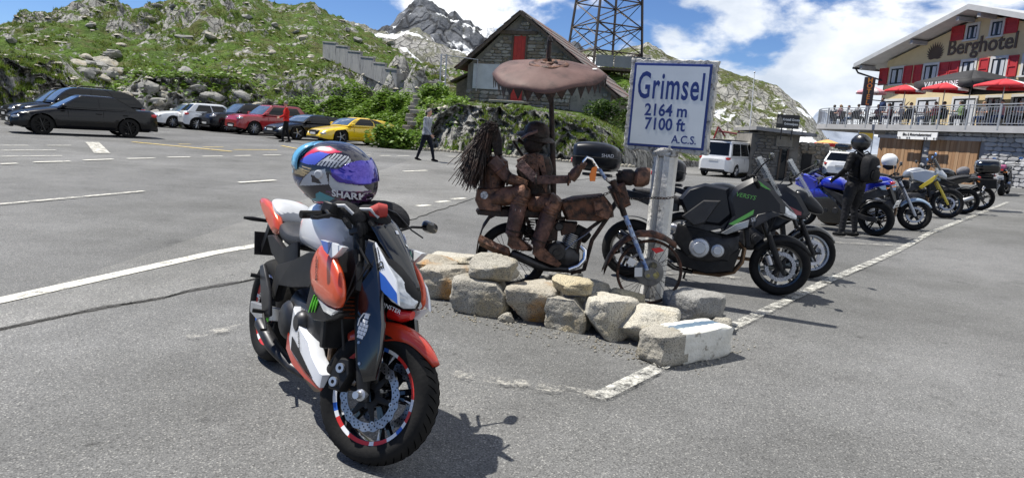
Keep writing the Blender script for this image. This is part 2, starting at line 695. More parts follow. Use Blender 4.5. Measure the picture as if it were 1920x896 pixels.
def strip(pxs, wid, mat, name='road_marking', lift=.018):
 pts = densify([onz(x, y) for x, y in pxs], .4)
 z = [lot(p.x, p.y) for p in pts]
 mb = MB()
 vs = []
 _ln[0] += 1
 for i, p in enumerate(pts):
  t = pts[min(i + 1, len(pts) - 1)] - pts[max(i - 1, 0)]
  t.z = 0
  t.normalize()
  n_ = V((-t.y, t.x, 0)) * (wid / 2)
  vs += [drape(p + n_ * random.uniform(.97, 1.03), lift + .0006 * (_ln[0] % 9)), drape(p - n_ * random.uniform(.97, 1.03), lift + .0006 * (_ln[0] % 9))]
 mb.add(vs, [(2 * i, 2 * i + 1, 2 * i + 3, 2 * i + 2) for i in range(len(pts) - 1)])
 return tag(mb.build(name, mat, smooth=0), kind='structure')
def onlot(px, py):
 p = onz(px, py)
 for _ in range(6):
  p = onz(px, py, lot(p.x, p.y))
 return p
def strip_l(pxs, wid, mat):
 """marking whose pixels are taken on the (slightly rising) lot"""
 pts = [onlot(x, y) for x, y in pxs]
 q = []
 for p in pts:
  d = V((p.x, p.y, 0))
  q.append(d)
 pts = densify(q, .4)
 mb = MB()
 vs = []
 _ln[0] += 1
 for i, p in enumerate(pts):
  t = (pts[min(i + 1, len(pts) - 1)] - pts[max(i - 1, 0)]).normalized()
  n_ = V((-t.y, t.x, 0)) * (wid / 2)
  l_ = .018 + .0006 * (_ln[0] % 9)
  vs += [drape(p + n_ * random.uniform(.97, 1.03), l_), drape(p - n_ * random.uniform(.97, 1.03), l_)]
 mb.add(vs, [(2 * i, 2 * i + 1, 2 * i + 3, 2 * i + 2) for i in range(len(pts) - 1)])
 return tag(mb.build('road_marking', mat, smooth=0), kind='structure')
strip_l([(-300, 628), (0, 567), (250, 511), (400, 477), (547, 451)], .15, K['line'])
strip_l([(-200, 402), (0, 385), (140, 372), (270, 360)], .10, K['line_thin'])
strip_l([(1118, 751), (1235, 692), (1380, 612), (1560, 525), (1740, 440), (1890, 380)], .11, K['line_worn'])
for a, b in [((0, 309), (33, 308)), ((63, 305.5), (132, 304)), ((157, 302), (212, 300)), ((239, 299), (290, 298)), ((314, 296.5), (356, 296)),
 ((379, 294.5), (417, 294)), ((440, 293.4), (471, 292.8)), ((494, 292.3), (526, 292)), ((678, 292), (695, 292.2)), ((712, 293), (732, 293)),
 ((745, 293.3), (767, 293.6)), ((840, 294.3), (862, 294.6))]:
 strip_l([a, b], .13, K['line'])
for a, b, w_ in [((448, 344), (516, 339.5), .13), ((756, 323), (800, 321), .13), ((783, 388), (805, 386), .13), ((818, 380.5), (841, 378.5), .13), ((847, 375), (872, 373), .13)]:
 strip_l([a, b], w_, K['line'])
for a, b, w_ in [((0, 274), (54, 274), .12), ((87, 274), (133, 274), .12), ((0, 283.5), (105, 283), .12), ((0, 295), (116, 293.5), .1), ((600, 470), (700, 440), .1)]:
 strip_l([a, b], w_, K['line_thin'])
strip_l([(173, 268), (192, 289)], .36, K['line_thin'])
strip_l([(248, 267), (434, 285)], .16, K['yline'])
for a, b in [((334, 271.5), (357, 271.5)), ((381, 277), (418, 277)), ((438, 281.7), (520, 282.2)), ((527, 274), (567, 282))]:
 strip_l([a, b], .12, K['yline'])
strip_l([(350, 636), (480, 612)], .1, K['line_faint'])
strip_l([(850, 705), (1115, 745)], .12, K['line_faint'])
strip_l([(1392, 524), (1250, 515)], .1, K['line_faint'])
strip_l([(1535, 455), (1700, 462)], .1, K['line_faint'])
strip_l([(1690, 408), (1800, 412)], .1, K['line_faint'])
# -- hillside
def terrain_mat(name, g1, g2, g3, rockA, rockB, scale=1.0, bias=0.0, snow=None, snow_t=.62, dry=True):
 m = bpy.data.materials.new(name)
 m.use_nodes = True
 N, L = m.node_tree.nodes, m.node_tree.links
 bs = N['Principled BSDF']
 bs.inputs['Roughness'].default_value = .9
 bs.inputs['Specular IOR Level'].default_value = .15
 tc = N.new('ShaderNodeTexCoord')
 ge = N.new('ShaderNodeNewGeometry')
 def nz(sc, det=6, ro=.6, st=None):
  n = N.new('ShaderNodeTexNoise')
  n.inputs['Scale'].default_value = sc * scale
  n.inputs['Detail'].default_value = det
  n.inputs['Roughness'].default_value = ro
  src = tc.outputs['Object']
  if st:
   mp = N.new('ShaderNodeMapping')
   mp.inputs['Scale'].default_value = st
   L.new(src, mp.inputs[0])
   src = mp.outputs[0]
  L.new(src, n.inputs['Vector'])
  return n.outputs['Fac']
 def mr(src, a, b, c=0., d=1.):
  r = N.new('ShaderNodeMapRange')
  for i, q in enumerate((a, b, c, d)):
   r.inputs[i + 1].default_value = q
  L.new(src, r.inputs[0])
  return r.outputs[0]
 def ma(op, a, b):
  n = N.new('ShaderNodeMath')
  n.operation = op
  for i, q in enumerate((a, b)):
   if isinstance(q, (int, float)):
    n.inputs[i].default_value = q
   else:
    L.new(q, n.inputs[i])
  return n.outputs[0]
 def mix(f, a, b, t='MIX'):
  x = N.new('ShaderNodeMixRGB')
  x.blend_type = t
  L.new(f, x.inputs[0])
  for i, q in ((1, a), (2, b)):
   if isinstance(q, tuple):
    x.inputs[i].default_value = (*q, 1)
   else:
    L.new(q, x.inputs[i])
  return x.outputs[0]
 sp = N.new('ShaderNodeSeparateXYZ')
 L.new(ge.outputs['Normal'], sp.inputs[0])
 grass = mix(mr(nz(.16, 4), .4, .62), g1, g2)
 grass = mix(mr(nz(.5, 7, .68), .46, .62), grass, g3)
 grass = mix(mr(nz(3.2, 5, .7), .35, .7), grass, (.45, .5, .4), 'MULTIPLY')
 vo = N.new('ShaderNodeTexVoronoi')
 vo.feature = 'DISTANCE_TO_EDGE'
 vo.inputs['Scale'].default_value = .9 * scale
 mp = N.new('ShaderNodeMapping')
 mp.inputs['Scale'].default_value = (1.3, 1.3, .55)
 wv = N.new('ShaderNodeTexNoise')
 wv.inputs['Scale'].default_value = 1.1 * scale
 wv.inputs['Detail'].default_value = 5
 L.new(tc.outputs['Object'], wv.inputs['Vector'])
 vm = N.new('ShaderNodeVectorMath')
 vm.operation = 'MULTIPLY_ADD'
 vm.inputs[1].default_value = (1.6, 1.6, 1.6)
 L.new(wv.outputs['Color'], vm.inputs[0])
 L.new(tc.outputs['Object'], vm.inputs[2])
 L.new(vm.outputs[0], mp.inputs[0])
 L.new(mp.outputs[0], vo.inputs['Vector'])
 rock = mix(mr(nz(1.1, 8, .7), .33, .62), rockA, rockB)
 rock = mix(mr(nz(6, 5, .65), .5, .72), rock, (.5, .5, .48), 'MULTIPLY')
 crack = mr(vo.outputs['Distance'], .0, .09, .0, 1.)
 rock = mix(crack, tuple(q * .22 for q in rockA), rock)
 steep = mr(sp.outputs[2], .55, .93)
 f = ma('ADD', steep, ma('MULTIPLY', ma('SUBTRACT', nz(.42, 9, .68), .5), 3.4))
 f = ma('ADD', f, ma('MULTIPLY', ma('SUBTRACT', nz(2.1, 6, .65), .5), 2.0))
 f = mr(f, .30 - bias, .50 - bias)
 c = mix(f, rock, grass)
 if snow:
  s = ma('ADD', nz(snow, 8, .58, (1, 1, 1.8)), ma('MULTIPLY', ma('SUBTRACT', sp.outputs[2], .7), .35))
  c = mix(mr(s, snow_t, snow_t + .02), c, (.86, .88, .9))
 L.new(c, bs.inputs['Base Color'])
 b = N.new('ShaderNodeBump')
 b.inputs['Strength'].default_value = .9
 b.inputs['Distance'].default_value = .35 / scale
 hsum = ma('ADD', ma('MULTIPLY', crack, .35), nz(2.4, 9, .7))
 L.new(hsum, b.inputs['Height'])
 L.new(b.outputs[0], bs.inputs['Normal'])
 return m
K['hill'] = terrain_mat('alpine_hillside', (.062, .108, .014), (.095, .165, .02), (.11, .11, .035), (.46, .45, .42), (.22, .215, .20), bias=-.18)
def fbm(p, o=5):
 return noise.fractal(p, 1.0, 2.1, o)
def hill_mesh():
 a0, a1 = azel(-420, 150)[0], azel(1330, 150)[0]
 nc = 620
 vs = []
 nrows = None
 for i in range(nc + 1):
  az = lerp(a0, a1, i / nc)
  pr = profile(az)
  sa, ca = math.sin(az), math.cos(az)
  row = []
  segs = [(0, 1, 2), (1, 2, 34), (2, 3, 60), (3, 4, 70), (4, 5, 6), (5, 6, 4)]
  pth = []
  for s0, s1, n in segs:
   for k in range(n):
    t = k / n
    if s0 == 1:
     dd, hh = lerp(pr[1][0], pr[2][0], t ** 1.5), lerp(pr[1][1], pr[2][1], t)
    else:
     dd, hh = lerp(pr[s0][0], pr[s1][0], t), lerp(pr[s0][1], pr[s1][1], t)
    pth.append((dd, hh, s0))
  pth.append((*pr[6], 5))
  hc = pr[2][1]
  df = pr[1][0]
  for dd, hh, sg in pth:
   x, y = sa * dd, ca * dd
   g = min(1, max(0, (dd - df) / 6))
   if sg >= 1:
    crag = min(1, hc / 2.2) * (1 - sstep(2.0, 9.0, dd - df))
    q = V((x * .55, y * .55, hh * .22))
    fl = abs(noise.noise(q * 1.6)) * 1.3 + abs(noise.noise(q * 4.1)) * .9 + abs(noise.noise(q * 8.5)) * .45
    dd2 = dd + (fl - .55) * crag * 1.35 * (1 if sg < 3 else 0)
    up = 0
    if sg >= 2:
     f1 = fbm(V((x * .07, y * .07, 3.1)), 6)
     rg = noise.ridged_multi_fractal(V((x * .16, y * .16, 7.7)), .9, 2.2, 5, 1.0, 2.0) - 1.0
     bl = abs(noise.noise(V((x * .33, y * .33, 1.3)))) * 1.1
     bench = sstep(-.02, .03, az + .135) * (1 - sstep(.2, .3, az)) * (1 - sstep(52, 60, dd))
     amp = g * (1 - .9 * bench)
     sm = noise.ridged_multi_fractal(V((x * .55, y * .55, 2.2)), .8, 2.2, 4, 1.0, 2.0) - 1.0
     up = amp * (.75 * f1 + .45 * rg + .5 * bl + .20 * sm - .2)
     up *= 1.0 if sg < 5 else .5
     cr = noise.noise(V((x * .045, y * .045, 11.0)))
     up += amp * max(0, cr - .02) * 6.5 * abs(noise.noise(V((x * .5, y * .5, hh * .3))))
    row.append((sa * dd2, ca * dd2, hh + up + (fl * .25 * crag if sg < 3 else 0)))
   else:
    row.append((x, y, hh))
  nrows = len(row)
  vs += row
 mb = MB()
 mb.add(vs, [(i * nrows + j, (i + 1) * nrows + j, (i + 1) * nrows + j + 1, i * nrows + j + 1) for i in range(nc) for j in range(nrows - 1)])
 return mb
from mathutils.bvhtree import BVHTree
_hm = hill_mesh()
o = _hm.build('hillside', K['hill'], smooth=180, fix=False)
tag(o, kind='structure')
HBVH = BVHTree.FromPolygons([V(v) for v in _hm.v], _hm.f)
def hit(px, py):
 d = ray(px, py).normalized()
 r = HBVH.ray_cast(V((0, 0, CAM_H)), d)
 p = r[0] if r[0] is not None else None
 g_ = onlot(px, py) if d.z < -.001 else None
 if p is None:
  return g_ if g_ is not None else V((0, 0, CAM_H)) + d * 90
 if g_ is not None and g_.y < p.y and g_.y > 0:
  return g_
 return p
def surf(x, y):
 r = HBVH.ray_cast(V((x, y, 80)), V((0, 0, -1)))
 return (r[0], r[1]) if r[0] is not None else (None, None)
def far_ridge(name, pts, d_sky, d_foot, foot_z, mat, amp, fs, cols=260, rows=90, depth=.5, power=1.0, back=.3):
 sk = sorted(azel(x, y) for x, y in pts)
 a0, a1 = sk[0][0], sk[-1][0]
 vs = []
 for i in range(cols + 1):
  az = lerp(a0, a1, i / cols)
  el = table(sk, az)
  hr = CAM_H + el * d_sky
  for j in range(rows + 1):
   t = j / rows
   if t <= .85:
    q = t / .85
    dd = lerp(d_foot, d_sky, q)
    hh = lerp(foot_z, hr, q ** power)
   else:
    q = (t - .85) / .15
    dd = d_sky * (1 + back * q)
    hh = lerp(hr, foot_z, q * .8)
   x, y = math.sin(az) * dd, math.cos(az) * dd
   k = min(1, t * 6) * amp * (1.0 if t < .6 else lerp(1, .45, min(1, (t - .6) / .25)))
   p = V((x * fs, y * fs, 5.0))
   hh += k * (fbm(p, 7) * .8 + (noise.ridged_multi_fractal(p * 1.7, .9, 2.1, 6, 1.0, 2.0) - 1) * .6)
   vs.append((x, y, hh))
 mb = MB()
 n = rows + 1
 mb.add(vs, [(i * n + j, (i + 1) * n + j, (i + 1) * n + j + 1, i * n + j + 1) for i in range(cols) for j in range(rows)])
 return tag(mb.build(name, mat, smooth=180, fix=False), kind='structure')
K['hill2'] = terrain_mat('rocky_hill', (.10, .125, .035), (.13, .15, .05), (.12, .115, .06), (.46, .45, .41), (.28, .275, .25), scale=.34, bias=-.42, snow=.06, snow_t=.635)
far_ridge('rocky_hill', [(1040, 120), (1110, 100), (1150, 92), (1190, 88), (1215, 84), (1240, 92), (1258, 104), (1285, 112), (1310, 116), (1345, 124), (1380, 140),
 (1420, 158), (1465, 182), (1500, 205), (1525, 232), (1545, 262), (1570, 285), (1600, 300)], 260, 120, -3, K['hill2'], 7, .022, power=1.15)
K['peak'] = terrain_mat('hazed_peak_rock', (.10, .105, .11), (.11, .115, .12), (.12, .12, .125), (.19, .20, .22), (.12, .13, .15), scale=.012, bias=-.6, snow=.24, snow_t=.548)  # rock tone lightened and blued in place of distance haze
far_ridge('mountain_peak', [(520, 130), (600, 92), (660, 62), (690, 50), (720, 50), (735, 42), (746, 26), (760, 15), (780, 5), (800, -2), (812, -1), (826, 9), (842, 22), (856, 26),
 (869, 41), (882, 36), (900, 48), (916, 56), (932, 66), (960, 82), (1010, 96), (1080, 104), (1160, 112), (1260, 140)], 3000, 1500, 60, K['peak'], 110, .0022, rows=120, cols=300, power=1.25)
K['slabs'] = terrain_mat('pale_slabs', (.2, .2, .16), (.22, .22, .18), (.2, .19, .15), (.42, .41, .39), (.26, .255, .24), scale=.09, bias=-.35, snow=.09, snow_t=.60)
far_ridge('rock_ridge', [(560, 60), (620, 38), (650, 46), (690, 52), (715, 62), (735, 70), (760, 68), (785, 72), (815, 86), (840, 100), (870, 112), (930, 130), (1000, 150)],
 900, 420, 10, K['slabs'], 22, .007, rows=70, cols=200)
K['farpeak'] = pm('hazed_far_rock', (.16, .19, .25), (.26, .29, .34), .004, .9)  # blue of distance haze put into the rock colour
far_ridge('distant_peak', [(1380, 300), (1480, 270), (1515, 236), (1530, 214), (1540, 207), (1552, 214), (1580, 236), (1640, 260), (1760, 300)], 5200, 3500, 0, K['farpeak'], 60, .002, rows=40, cols=80)
# -- masonry helper
def stone_variants(n, seed, name, mat, rough=.12):
 rnd = random.Random(seed)
 out = []
 for _ in range(n):
  mb = MB()
  k = []
  for z, s in ((-.5, 1.0), (.25, 1.0), (.5, .78)):
   ring = []
   for j in range(8):
    a = 2 * PI * (j + .5) / 8
    x = max(-.5, min(.5, .66 * math.cos(a))) * s
    y = max(-.5, min(.5, .66 * math.sin(a))) * s
    ring.append(V((x + rnd.uniform(-rough, rough) * .6, y + rnd.uniform(-rough, rough) * .6, z + (rnd.uniform(-.15, .15) if z > 0 else 0))))
   k.append(ring)
  mb.loft(k, True, True)
  out.append(mb.mesh(name, mat, 30))
 return out
def masonry(parent, fr, w, h, inside, sw, sh, mats, limit=250, proud=.05, seed=1, name='stone', gap=.02, depth=.12):
 """irregular stone courses on the frame fr (x along the wall, y up, z outwards)"""
 rnd = random.Random(seed)
 st = []
 y = 0
 while y < h:
  hh = sh * rnd.uniform(.75, 1.3)
  x = -rnd.uniform(0, sw)
  while x < w:
   ww = sw * rnd.uniform(.6, 1.6)
   c = (x + ww / 2, y + hh / 2)
   if inside(*c) and inside(c[0] - ww * .4, c[1]) and inside(c[0] + ww * .4, c[1]):
    st.append((c[0], c[1], ww - gap, hh - gap, rnd.uniform(.6, 1.25), rnd.randrange(99)))
   x += ww
  y += hh
 st.sort(key=lambda q: -q[2] * q[3])
 var = []
 for i, m in enumerate(mats):
  var += stone_variants(4, seed * 7 + i, name, m)
 rest = []
 for i, (cx_, cy_, ww, hh, pr, r) in enumerate(st):
  M = fr @ Matrix.Translation((cx_, cy_, proud * pr - depth / 2)) @ Matrix.Diagonal((ww, hh, depth, 1))
  me = var[r % len(var)]
  if i < limit:
   o = bpy.data.objects.new(name, me)
   link(o, parent)
   o.matrix_local = M
  else:
   rest.append((me, M))
 if rest:
  mb = MB()
  for me, M in rest:
   mb.cm = mats.index(me.materials[0])
   mb.add([M @ v.co for v in me.vertices], [tuple(p.vertices) for p in me.polygons])
  tag(mb.build('masonry', mats, parent, smooth=30, fix=False), kind='stuff')
def plane_px(P0, n):
 n = V(n)
 def f(px, py):
  d = ray(px, py)
  t = (V(P0) - V((0, 0, CAM_H))).dot(n) / d.dot(n)
  return V((0, 0, CAM_H)) + d * t
 return f
K['fieldA'] = pm('field_stone_grey', (.20, .185, .165), (.30, .28, .25), 3, .9, bump=.6, bscale=14, c3=(.09, .085, .08), s3=11, lo3=.55, hi3=.7)
K['fieldB'] = pm('field_stone_brown', (.17, .14, .105), (.25, .21, .16), 3, .9, bump=.6, bscale=14, c3=(.08, .07, .06), s3=11, lo3=.55, hi3=.7)
K['fieldC'] = pm('field_stone_pale', (.33, .31, .27), (.24, .22, .19), 3, .9, bump=.6, bscale=14)
K['mortar'] = pm('mortar', (.15, .14, .125), (.23, .215, .19), 2.5, .95, bump=.5, bscale=25)
K['plaster'] = pm('weathered_plaster', (.30, .27, .225), (.21, .19, .16), 1.6, .92, bump=.4, bscale=16, c3=(.13, .12, .10), s3=5, lo3=.55, hi3=.68)
K['reddoor'] = pm('red_door_paint', (.46, .035, .02), (.36, .028, .018), 4, .6)
K['slate'] = pm('weathered_roof', (.115, .095, .085), (.17, .15, .14), 1.4, .8, bump=.3, bscale=9, c3=(.16, .055, .04), s3=.5, lo3=.5, hi3=.64, stretch=(1, 1, 3))
K['oldwood'] = pm('old_wood', (.07, .052, .04), (.12, .09, .065), 6, .85, bump=.4, bscale=20, stretch=(1, 1, .2))
K['concrete'] = pm('old_concrete', (.21, .21, .215), (.30, .295, .285), .9, .92, bump=.35, bscale=12, c3=(.10, .10, .105), s3=2.2, lo3=.54, hi3=.7, stretch=(1.6, 1.6, .5))
# -- stone barn
RD = V((math.sin(rad(16.5)), math.cos(rad(16.5)), 0))
GU = V((RD.y, -RD.x, 0))
B0 = at(873, 197, 47.0)
bpx = plane_px(B0, RD)
def bl(px, py):
 p = bpx(px, py) - B0
 return V((p.dot(GU), p.z))
barn = thing('stone_barn', 'old stone barn with steep roof and tall red gable doors behind the rusty parasol', 'barn', B0)
fr = frame_mtx((0, 0, 0), GU, (0, 0, 1))
eL, ap, eR = bl(869, 122), bl(980, 25), bl(1150, 174)
bR = bl(1150, 240)
base = -1.2
outline = [V((0, base)), V((eR.x - .15, base)), V((eR.x - .15, eR.y)), ap, V((0, eL.y))]
def bp(s, z, dpt=0.0):
 return GU * s + V((0, 0, z)) + RD * dpt
LB = 11.0
mb = MB()
mb.prism([bp(p.x, p.y, .06) for p in outline], RD * LB)
mb.build('wall', K['mortar'], barn, smooth=0)
def slope_z(s):
 if s < ap.x:
  return lerp(eL.y, ap.y, s / ap.x)
 return lerp(ap.y, eR.y, (s - ap.x) / (eR.x - ap.x))
plas0 = bl(1072, 160).x
def in_gable(s, z):
 s0 = s
 z0 = z + base
 if s0 < 0.0 or s0 > eR.x - .15 or z0 > slope_z(s0) - .3:
  return False
 for (x0, y0, x1, y1) in holes:
  if x0 < s0 < x1 and y0 < z0 < y1:
   return False
 return True
def rect(px0, py0, px1, py1):
 a, b = bl(px0, py1), bl(px1, py0)
 return (a.x, a.y, b.x, b.y)
dU = rect(961, 67, 987, 122)
dL = rect(957, 152, 981, 189)
pan = rect(886, 122, 950, 166)
plasr = (plas0, base, eR.x - .7, bl(1100, 160).y)
holes = [dU, dL, pan, plasr]
masonry(barn, fr @ Matrix.Translation((0, base, 0)), eR.x, ap.y - base, in_gable, .46, .22, [K['fieldA'], K['fieldB'], K['fieldC']], 280, .04, 3)
mb = MB()
mb.prism([bp(x, y, .0) for x, y in ((plasr[0], plasr[1]), (plasr[2], plasr[1]), (plasr[2], plasr[3] - .5), (plasr[0], plasr[3]))], RD * .3)
mb.build('plaster_patch', K['plaster'], barn, smooth=0)
for nm, r in (('door', dU), ('door', dL)):
 d = MB()
 n = 3
 for i in range(n):
  x0, x1 = lerp(r[0], r[2], i / n), lerp(r[0], r[2], (i + 1) / n) - .012
  d.prism([bp(x0, r[1], -.02), bp(x1, r[1], -.02), bp(x1, r[3], -.02), bp(x0, r[3], -.02)], RD * .1)
 dd = d.build(nm, K['reddoor'], barn, smooth=0)
 f = MB()
 for x in (r[0] - .07, r[2] + .07):
  f.box(bp(x, (r[1] + r[3]) / 2, .0), (.12, .16, r[3] - r[1] + .2), rot=(0, 0, -rad(16.5)))
 f.box(bp((r[0] + r[2]) / 2, r[3] + .09, -.02), (r[2] - r[0] + .5, .2, .16), rot=(0, 0, -rad(16.5)))
 f.build('door_frame', K['oldwood'], dd, smooth=0)
mb = MB()
mb.box(bp((pan[0] + pan[2]) / 2, (pan[1] + pan[3]) / 2, -.03), (pan[2] - pan[0], .06, pan[3] - pan[1]), rot=(0, 0, -rad(16.5)))
K['sheet'] = pm('white_sheet', (.55, .56, .57), (.45, .46, .47), 2, .5, c3=(.42, .33, .08), s3=1.7, lo3=.66, hi3=.70)
mb.build('sheet_panel', K['sheet'], barn, smooth=0)
mb = MB()
mb.box(bp(ap.x - .2, bl(970, 62).y, -.06), (2.6, .2, .22), rot=(0, 0, -rad(16.5)))
mb.build('beam', K['oldwood'], barn, smooth=0)
mb = MB()
mb.box(bp(dL[0] + .1, dL[1] - .12, -.6), (2.4, 1.2, .16), rot=(0, 0, -rad(16.5)))
mb.build('door_slab', K['fieldC'], barn, smooth=0, bevel=.03)
ov = .45
for (s0, z0, s1, z1, sgn) in ((ap.x, ap.y, eL.x, eL.y, -1), (ap.x, ap.y, eR.x, eR.y, 1)):
 d = V((s1 - s0, z1 - z0)).normalized()
 s1, z1 = s1 + d.x * ov, z1 + d.y * ov
 nrm = V((-d.y, d.x)) * sgn
 mb = MB()
 nst = 9
 for k in range(nst):
  a, b = k / nst, (k + 1) / nst + .02
  q = [(lerp(s0, s1, a), lerp(z0, z1, a)), (lerp(s0, s1, b), lerp(z0, z1, b))]
  lift = .10
  A = [bp(q[0][0] + nrm.x * (lift - .02), q[0][1] + nrm.y * (lift - .02), -ov), bp(q[1][0] + nrm.x * (lift + .03), q[1][1] + nrm.y * (lift + .03), -ov)]
  t = V((0, 0, .06))
  mb.prism([A[0], A[1], A[1] + t, A[0] + t], RD * (LB + 2 * ov))
 mb.build('roof', K['slate'], barn, smooth=0)
 mb = MB()
 mb.prism([bp(s0, z0 + .05, -ov - .05), bp(s1, z1 + .05, -ov - .05), bp(s1, z1 - .16, -ov - .05), bp(s0, z0 - .16, -ov - .05)], RD * .06)
 mb.build('barge_board', K['oldwood'], barn, smooth=0)
l0 = bl(846, 150)
mb = MB()
mb.prism([bp(0, base, 1), bp(l0.x, base, 1), bp(l0.x, l0.y - .15, 1), bp(0, l0.y + .5, 1)], RD * 4)
mb.build('lean_to', K['fieldB'], barn, smooth=0)
mb = MB()
mb.prism([bp(-.02, l0.y + .55, .7), bp(l0.x - .35, l0.y - .15, .7), bp(l0.x - .35, l0.y, .7), bp(-.02, l0.y + .7, .7)], RD * 4.6)
mb.build('lean_to_roof', K['oldwood'], barn, smooth=0)
# -- lattice tower
K['rustpaint'] = pm('tower_steel', (.055, .045, .04), (.085, .065, .055), 1.2, .65, .4)
TB = at(1130, 132, 72)
TB.z -= .8
tower = thing('lattice_tower', 'dark steel lattice tower rising behind the stone barn', 'tower', TB)
rot0 = rad(25)
H0, H1 = 0.0, 26.0
def tleg(k, z):
 hw = lerp(4.1, 1.7, z / H1)
 a = rot0 + PI / 4 + k * PI / 2
 return V((hw * math.cos(a), hw * math.sin(a), z))
for k in range(4):
 mb = MB()
 mb.tube([tleg(k, 0), tleg(k, H1)], .13, 4)
 mb.build('leg', K['rustpaint'], tower, smooth=0)
lv = [0, 2.4, 5.0, 7.4, 9.6, 11.6, 13.6, 15.6, 17.6, 19.6, 21.6, 23.6, 26]
for a, b in zip(lv, lv[1:]):
 mb = MB()
 for k in range(4):
  mb.tube([tleg(k, b), tleg(k + 1, b)], .07, 4)
  mb.tube([tleg(k, a), tleg(k + 1, b)], .055, 4)
  mb.tube([tleg(k + 1, a), tleg(k, b)], .055, 4)
  if a < 5:
   mid = (tleg(k, b) + tleg(k + 1, b)) / 2
   mb.tube([mid, tleg(k, (a + b) / 2)], .045, 4)
   mb.tube([mid, tleg(k + 1, (a + b) / 2)], .045, 4)
 mb.build('bracing', K['rustpaint'], tower, smooth=0)
DK = at(1168, 128, 66)
deck = thing('panel_deck', 'grey sheet metal panels on a plank deck right of the barn roof', 'deck', DK)
mb = MB()
mb.box((0, 0, -.25), (5.4, 2.2, .22), rot=(0, 0, -.1))
mb.build('deck_slab', K['oldwood'], deck, smooth=0)
K['panelgrey'] = pm('grey_panel', (.25, .26, .27), (.2, .21, .22), 1.2, .6)
for i in range(3):
 mb = MB()
 mb.box((-1.9 + i * 1.72, -1.0 + .17 * i * 0, .45), (1.6, .06, 1.05), rot=(0, 0, -.1))
 mb.build('panel', K['panelgrey'], deck, smooth=0)
for x in (-2.5, 0, 2.5):
 mb = MB()
 mb.box((x, .4, -1.6), (.18, .18, 2.6))
 mb.build('post', K['oldwood'], deck, smooth=0)
# -- stepped concrete wall, steps, steel post
cw = thing('retaining_wall', 'long weathered concrete wall stepping down the green hillside towards the barn', 'wall', (0, 0, 0))
tops = [(605, 80, 100), (630, 87, 112), (652, 97, 122), (676, 108, 132), (700, 119, 142), (722, 130, 154), (744, 140, 165), (766, 147, 172), None, (781, 152, 177), (805, 155, 177), (829, 158, 176)]
_wd = [(605, hit(606, 108).y), (680, hit(680, 140).y), (740, hit(740, 166).y), (830, hit(826, 178).y)]
dep = lambda x: min(table(_wd, x), lerp(58, 46.5, (x - 605) / 224)) - .25
for a, b in zip(tops, tops[1:]):
 if a is None or b is None:
  continue
 ta, tb = at(a[0], a[1], dep(a[0])), at(b[0], a[1] + (b[0] - a[0]) * .09, dep(b[0]))
 ba, bb = at(a[0], a[2] + 8, dep(a[0])), at(b[0], b[2] + 8, dep(b[0]))
 n_ = V((.25, .97, 0)) * .35
 mb = MB()
 mb.prism([ba, bb - (bb - ba) * .004, tb - (tb - ta) * .004, ta], n_)
 mb.build('wall_panel', K['concrete'], cw, smooth=0, bevel=.02)
 mb = MB()
 mb.prism([ta - n_ * .15, tb - n_ * .15, tb - n_ * .15 + V((0, 0, .1)), ta - n_ * .15 + V((0, 0, .1))], n_ * 1.3)
 mb.build('coping', K['concrete'], cw, smooth=0)
st = thing('stone_steps', 'stone steps climbing the bank between green plants left of the barn', 'steps', hit(772, 268))
sl = st.location.copy()
for i in range(12):
 t = i / 11
 p = hit(lerp(770, 788, t) + (6 if i % 3 == 1 else 0), lerp(266, 184, t ** .92))
 p.z += .03
 mb = MB()
 mb.box(p - sl, (1.15 - .3 * t + random.uniform(-.1, .1), .55, .24), rot=(0, 0, random.uniform(-.15, .15) - .2))
 mb.build('step', K['fieldC'] if i % 2 else K['fieldA'], st, smooth=0, bevel=.03)
pp = at(829, 172, 46)
post = thing('steel_post', 'galvanised lattice post at the end of the concrete wall', 'post', pp)
for dx in (-.17, .17):
 mb = MB()
 mb.box((dx, 0, 1.1), (.09, .09, 2.6))
 mb.build('upright', K['steel'], post, smooth=0)
mb = MB()
for k in range(6):
 mb.tube([(-.17, 0, .1 + k * .38), (.17, 0, .3 + k * .38)], .02, 5)
mb.tube([(-.2, 0, 2.35), (2.2, .5, 2.25)], .03, 6)
mb.tube([(2.2, .5, 2.25), (2.2, .5, .2)], .03, 6)
mb.build('brace', K['steel'], post, smooth=0)
# -- kiosk
K['brickA'] = pm('kiosk_stone', (.16, .15, .14), (.22, .205, .185), 4, .9, bump=.4, bscale=20)
K['brickB'] = pm('kiosk_stone_dark', (.12, .115, .11), (.17, .16, .145), 4, .9, bump=.4, bscale=20)
K['brickC'] = pm('kiosk_stone_pale', (.24, .22, .19), (.18, .17, .15), 4, .9, bump=.4, bscale=20)
KD = V((math.cos(rad(-6)), math.sin(rad(-6)), 0))
KN = V((KD.y, -KD.x, 0))
K0 = at(1401, 331, 38.0)
K0.z = lot(K0.x, K0.y)
kpx = plane_px(K0, KN)
kio = thing('kiosk', 'low stone kiosk with flat concrete roof behind the motorcycle windscreens', 'kiosk', K0)
def kl(px, py):
 p = kpx(px, py) - K0
 return p.dot(KD), p.z
kfr = frame_mtx((0, 0, 0), KD, (0, 0, 1))
kw, kh = kl(1500, 262)[0], kl(1440, 250)[1]
kh = max(kh, 2.3)
dr = (*kl(1457, 332), *kl(1478, 280))
pn = (*kl(1454, 274), *kl(1487, 257))
def kp(s, z, d=0):
 return KD * s + V((0, 0, z)) - KN * d
mb = MB()
mb.prism([kp(-.0, -.2, .05), kp(kw, -.2, .05), kp(kw, kh, .05), kp(0, kh, .05)], -KN * 4)
mb.build('wall', K['mortar'], kio, smooth=0)
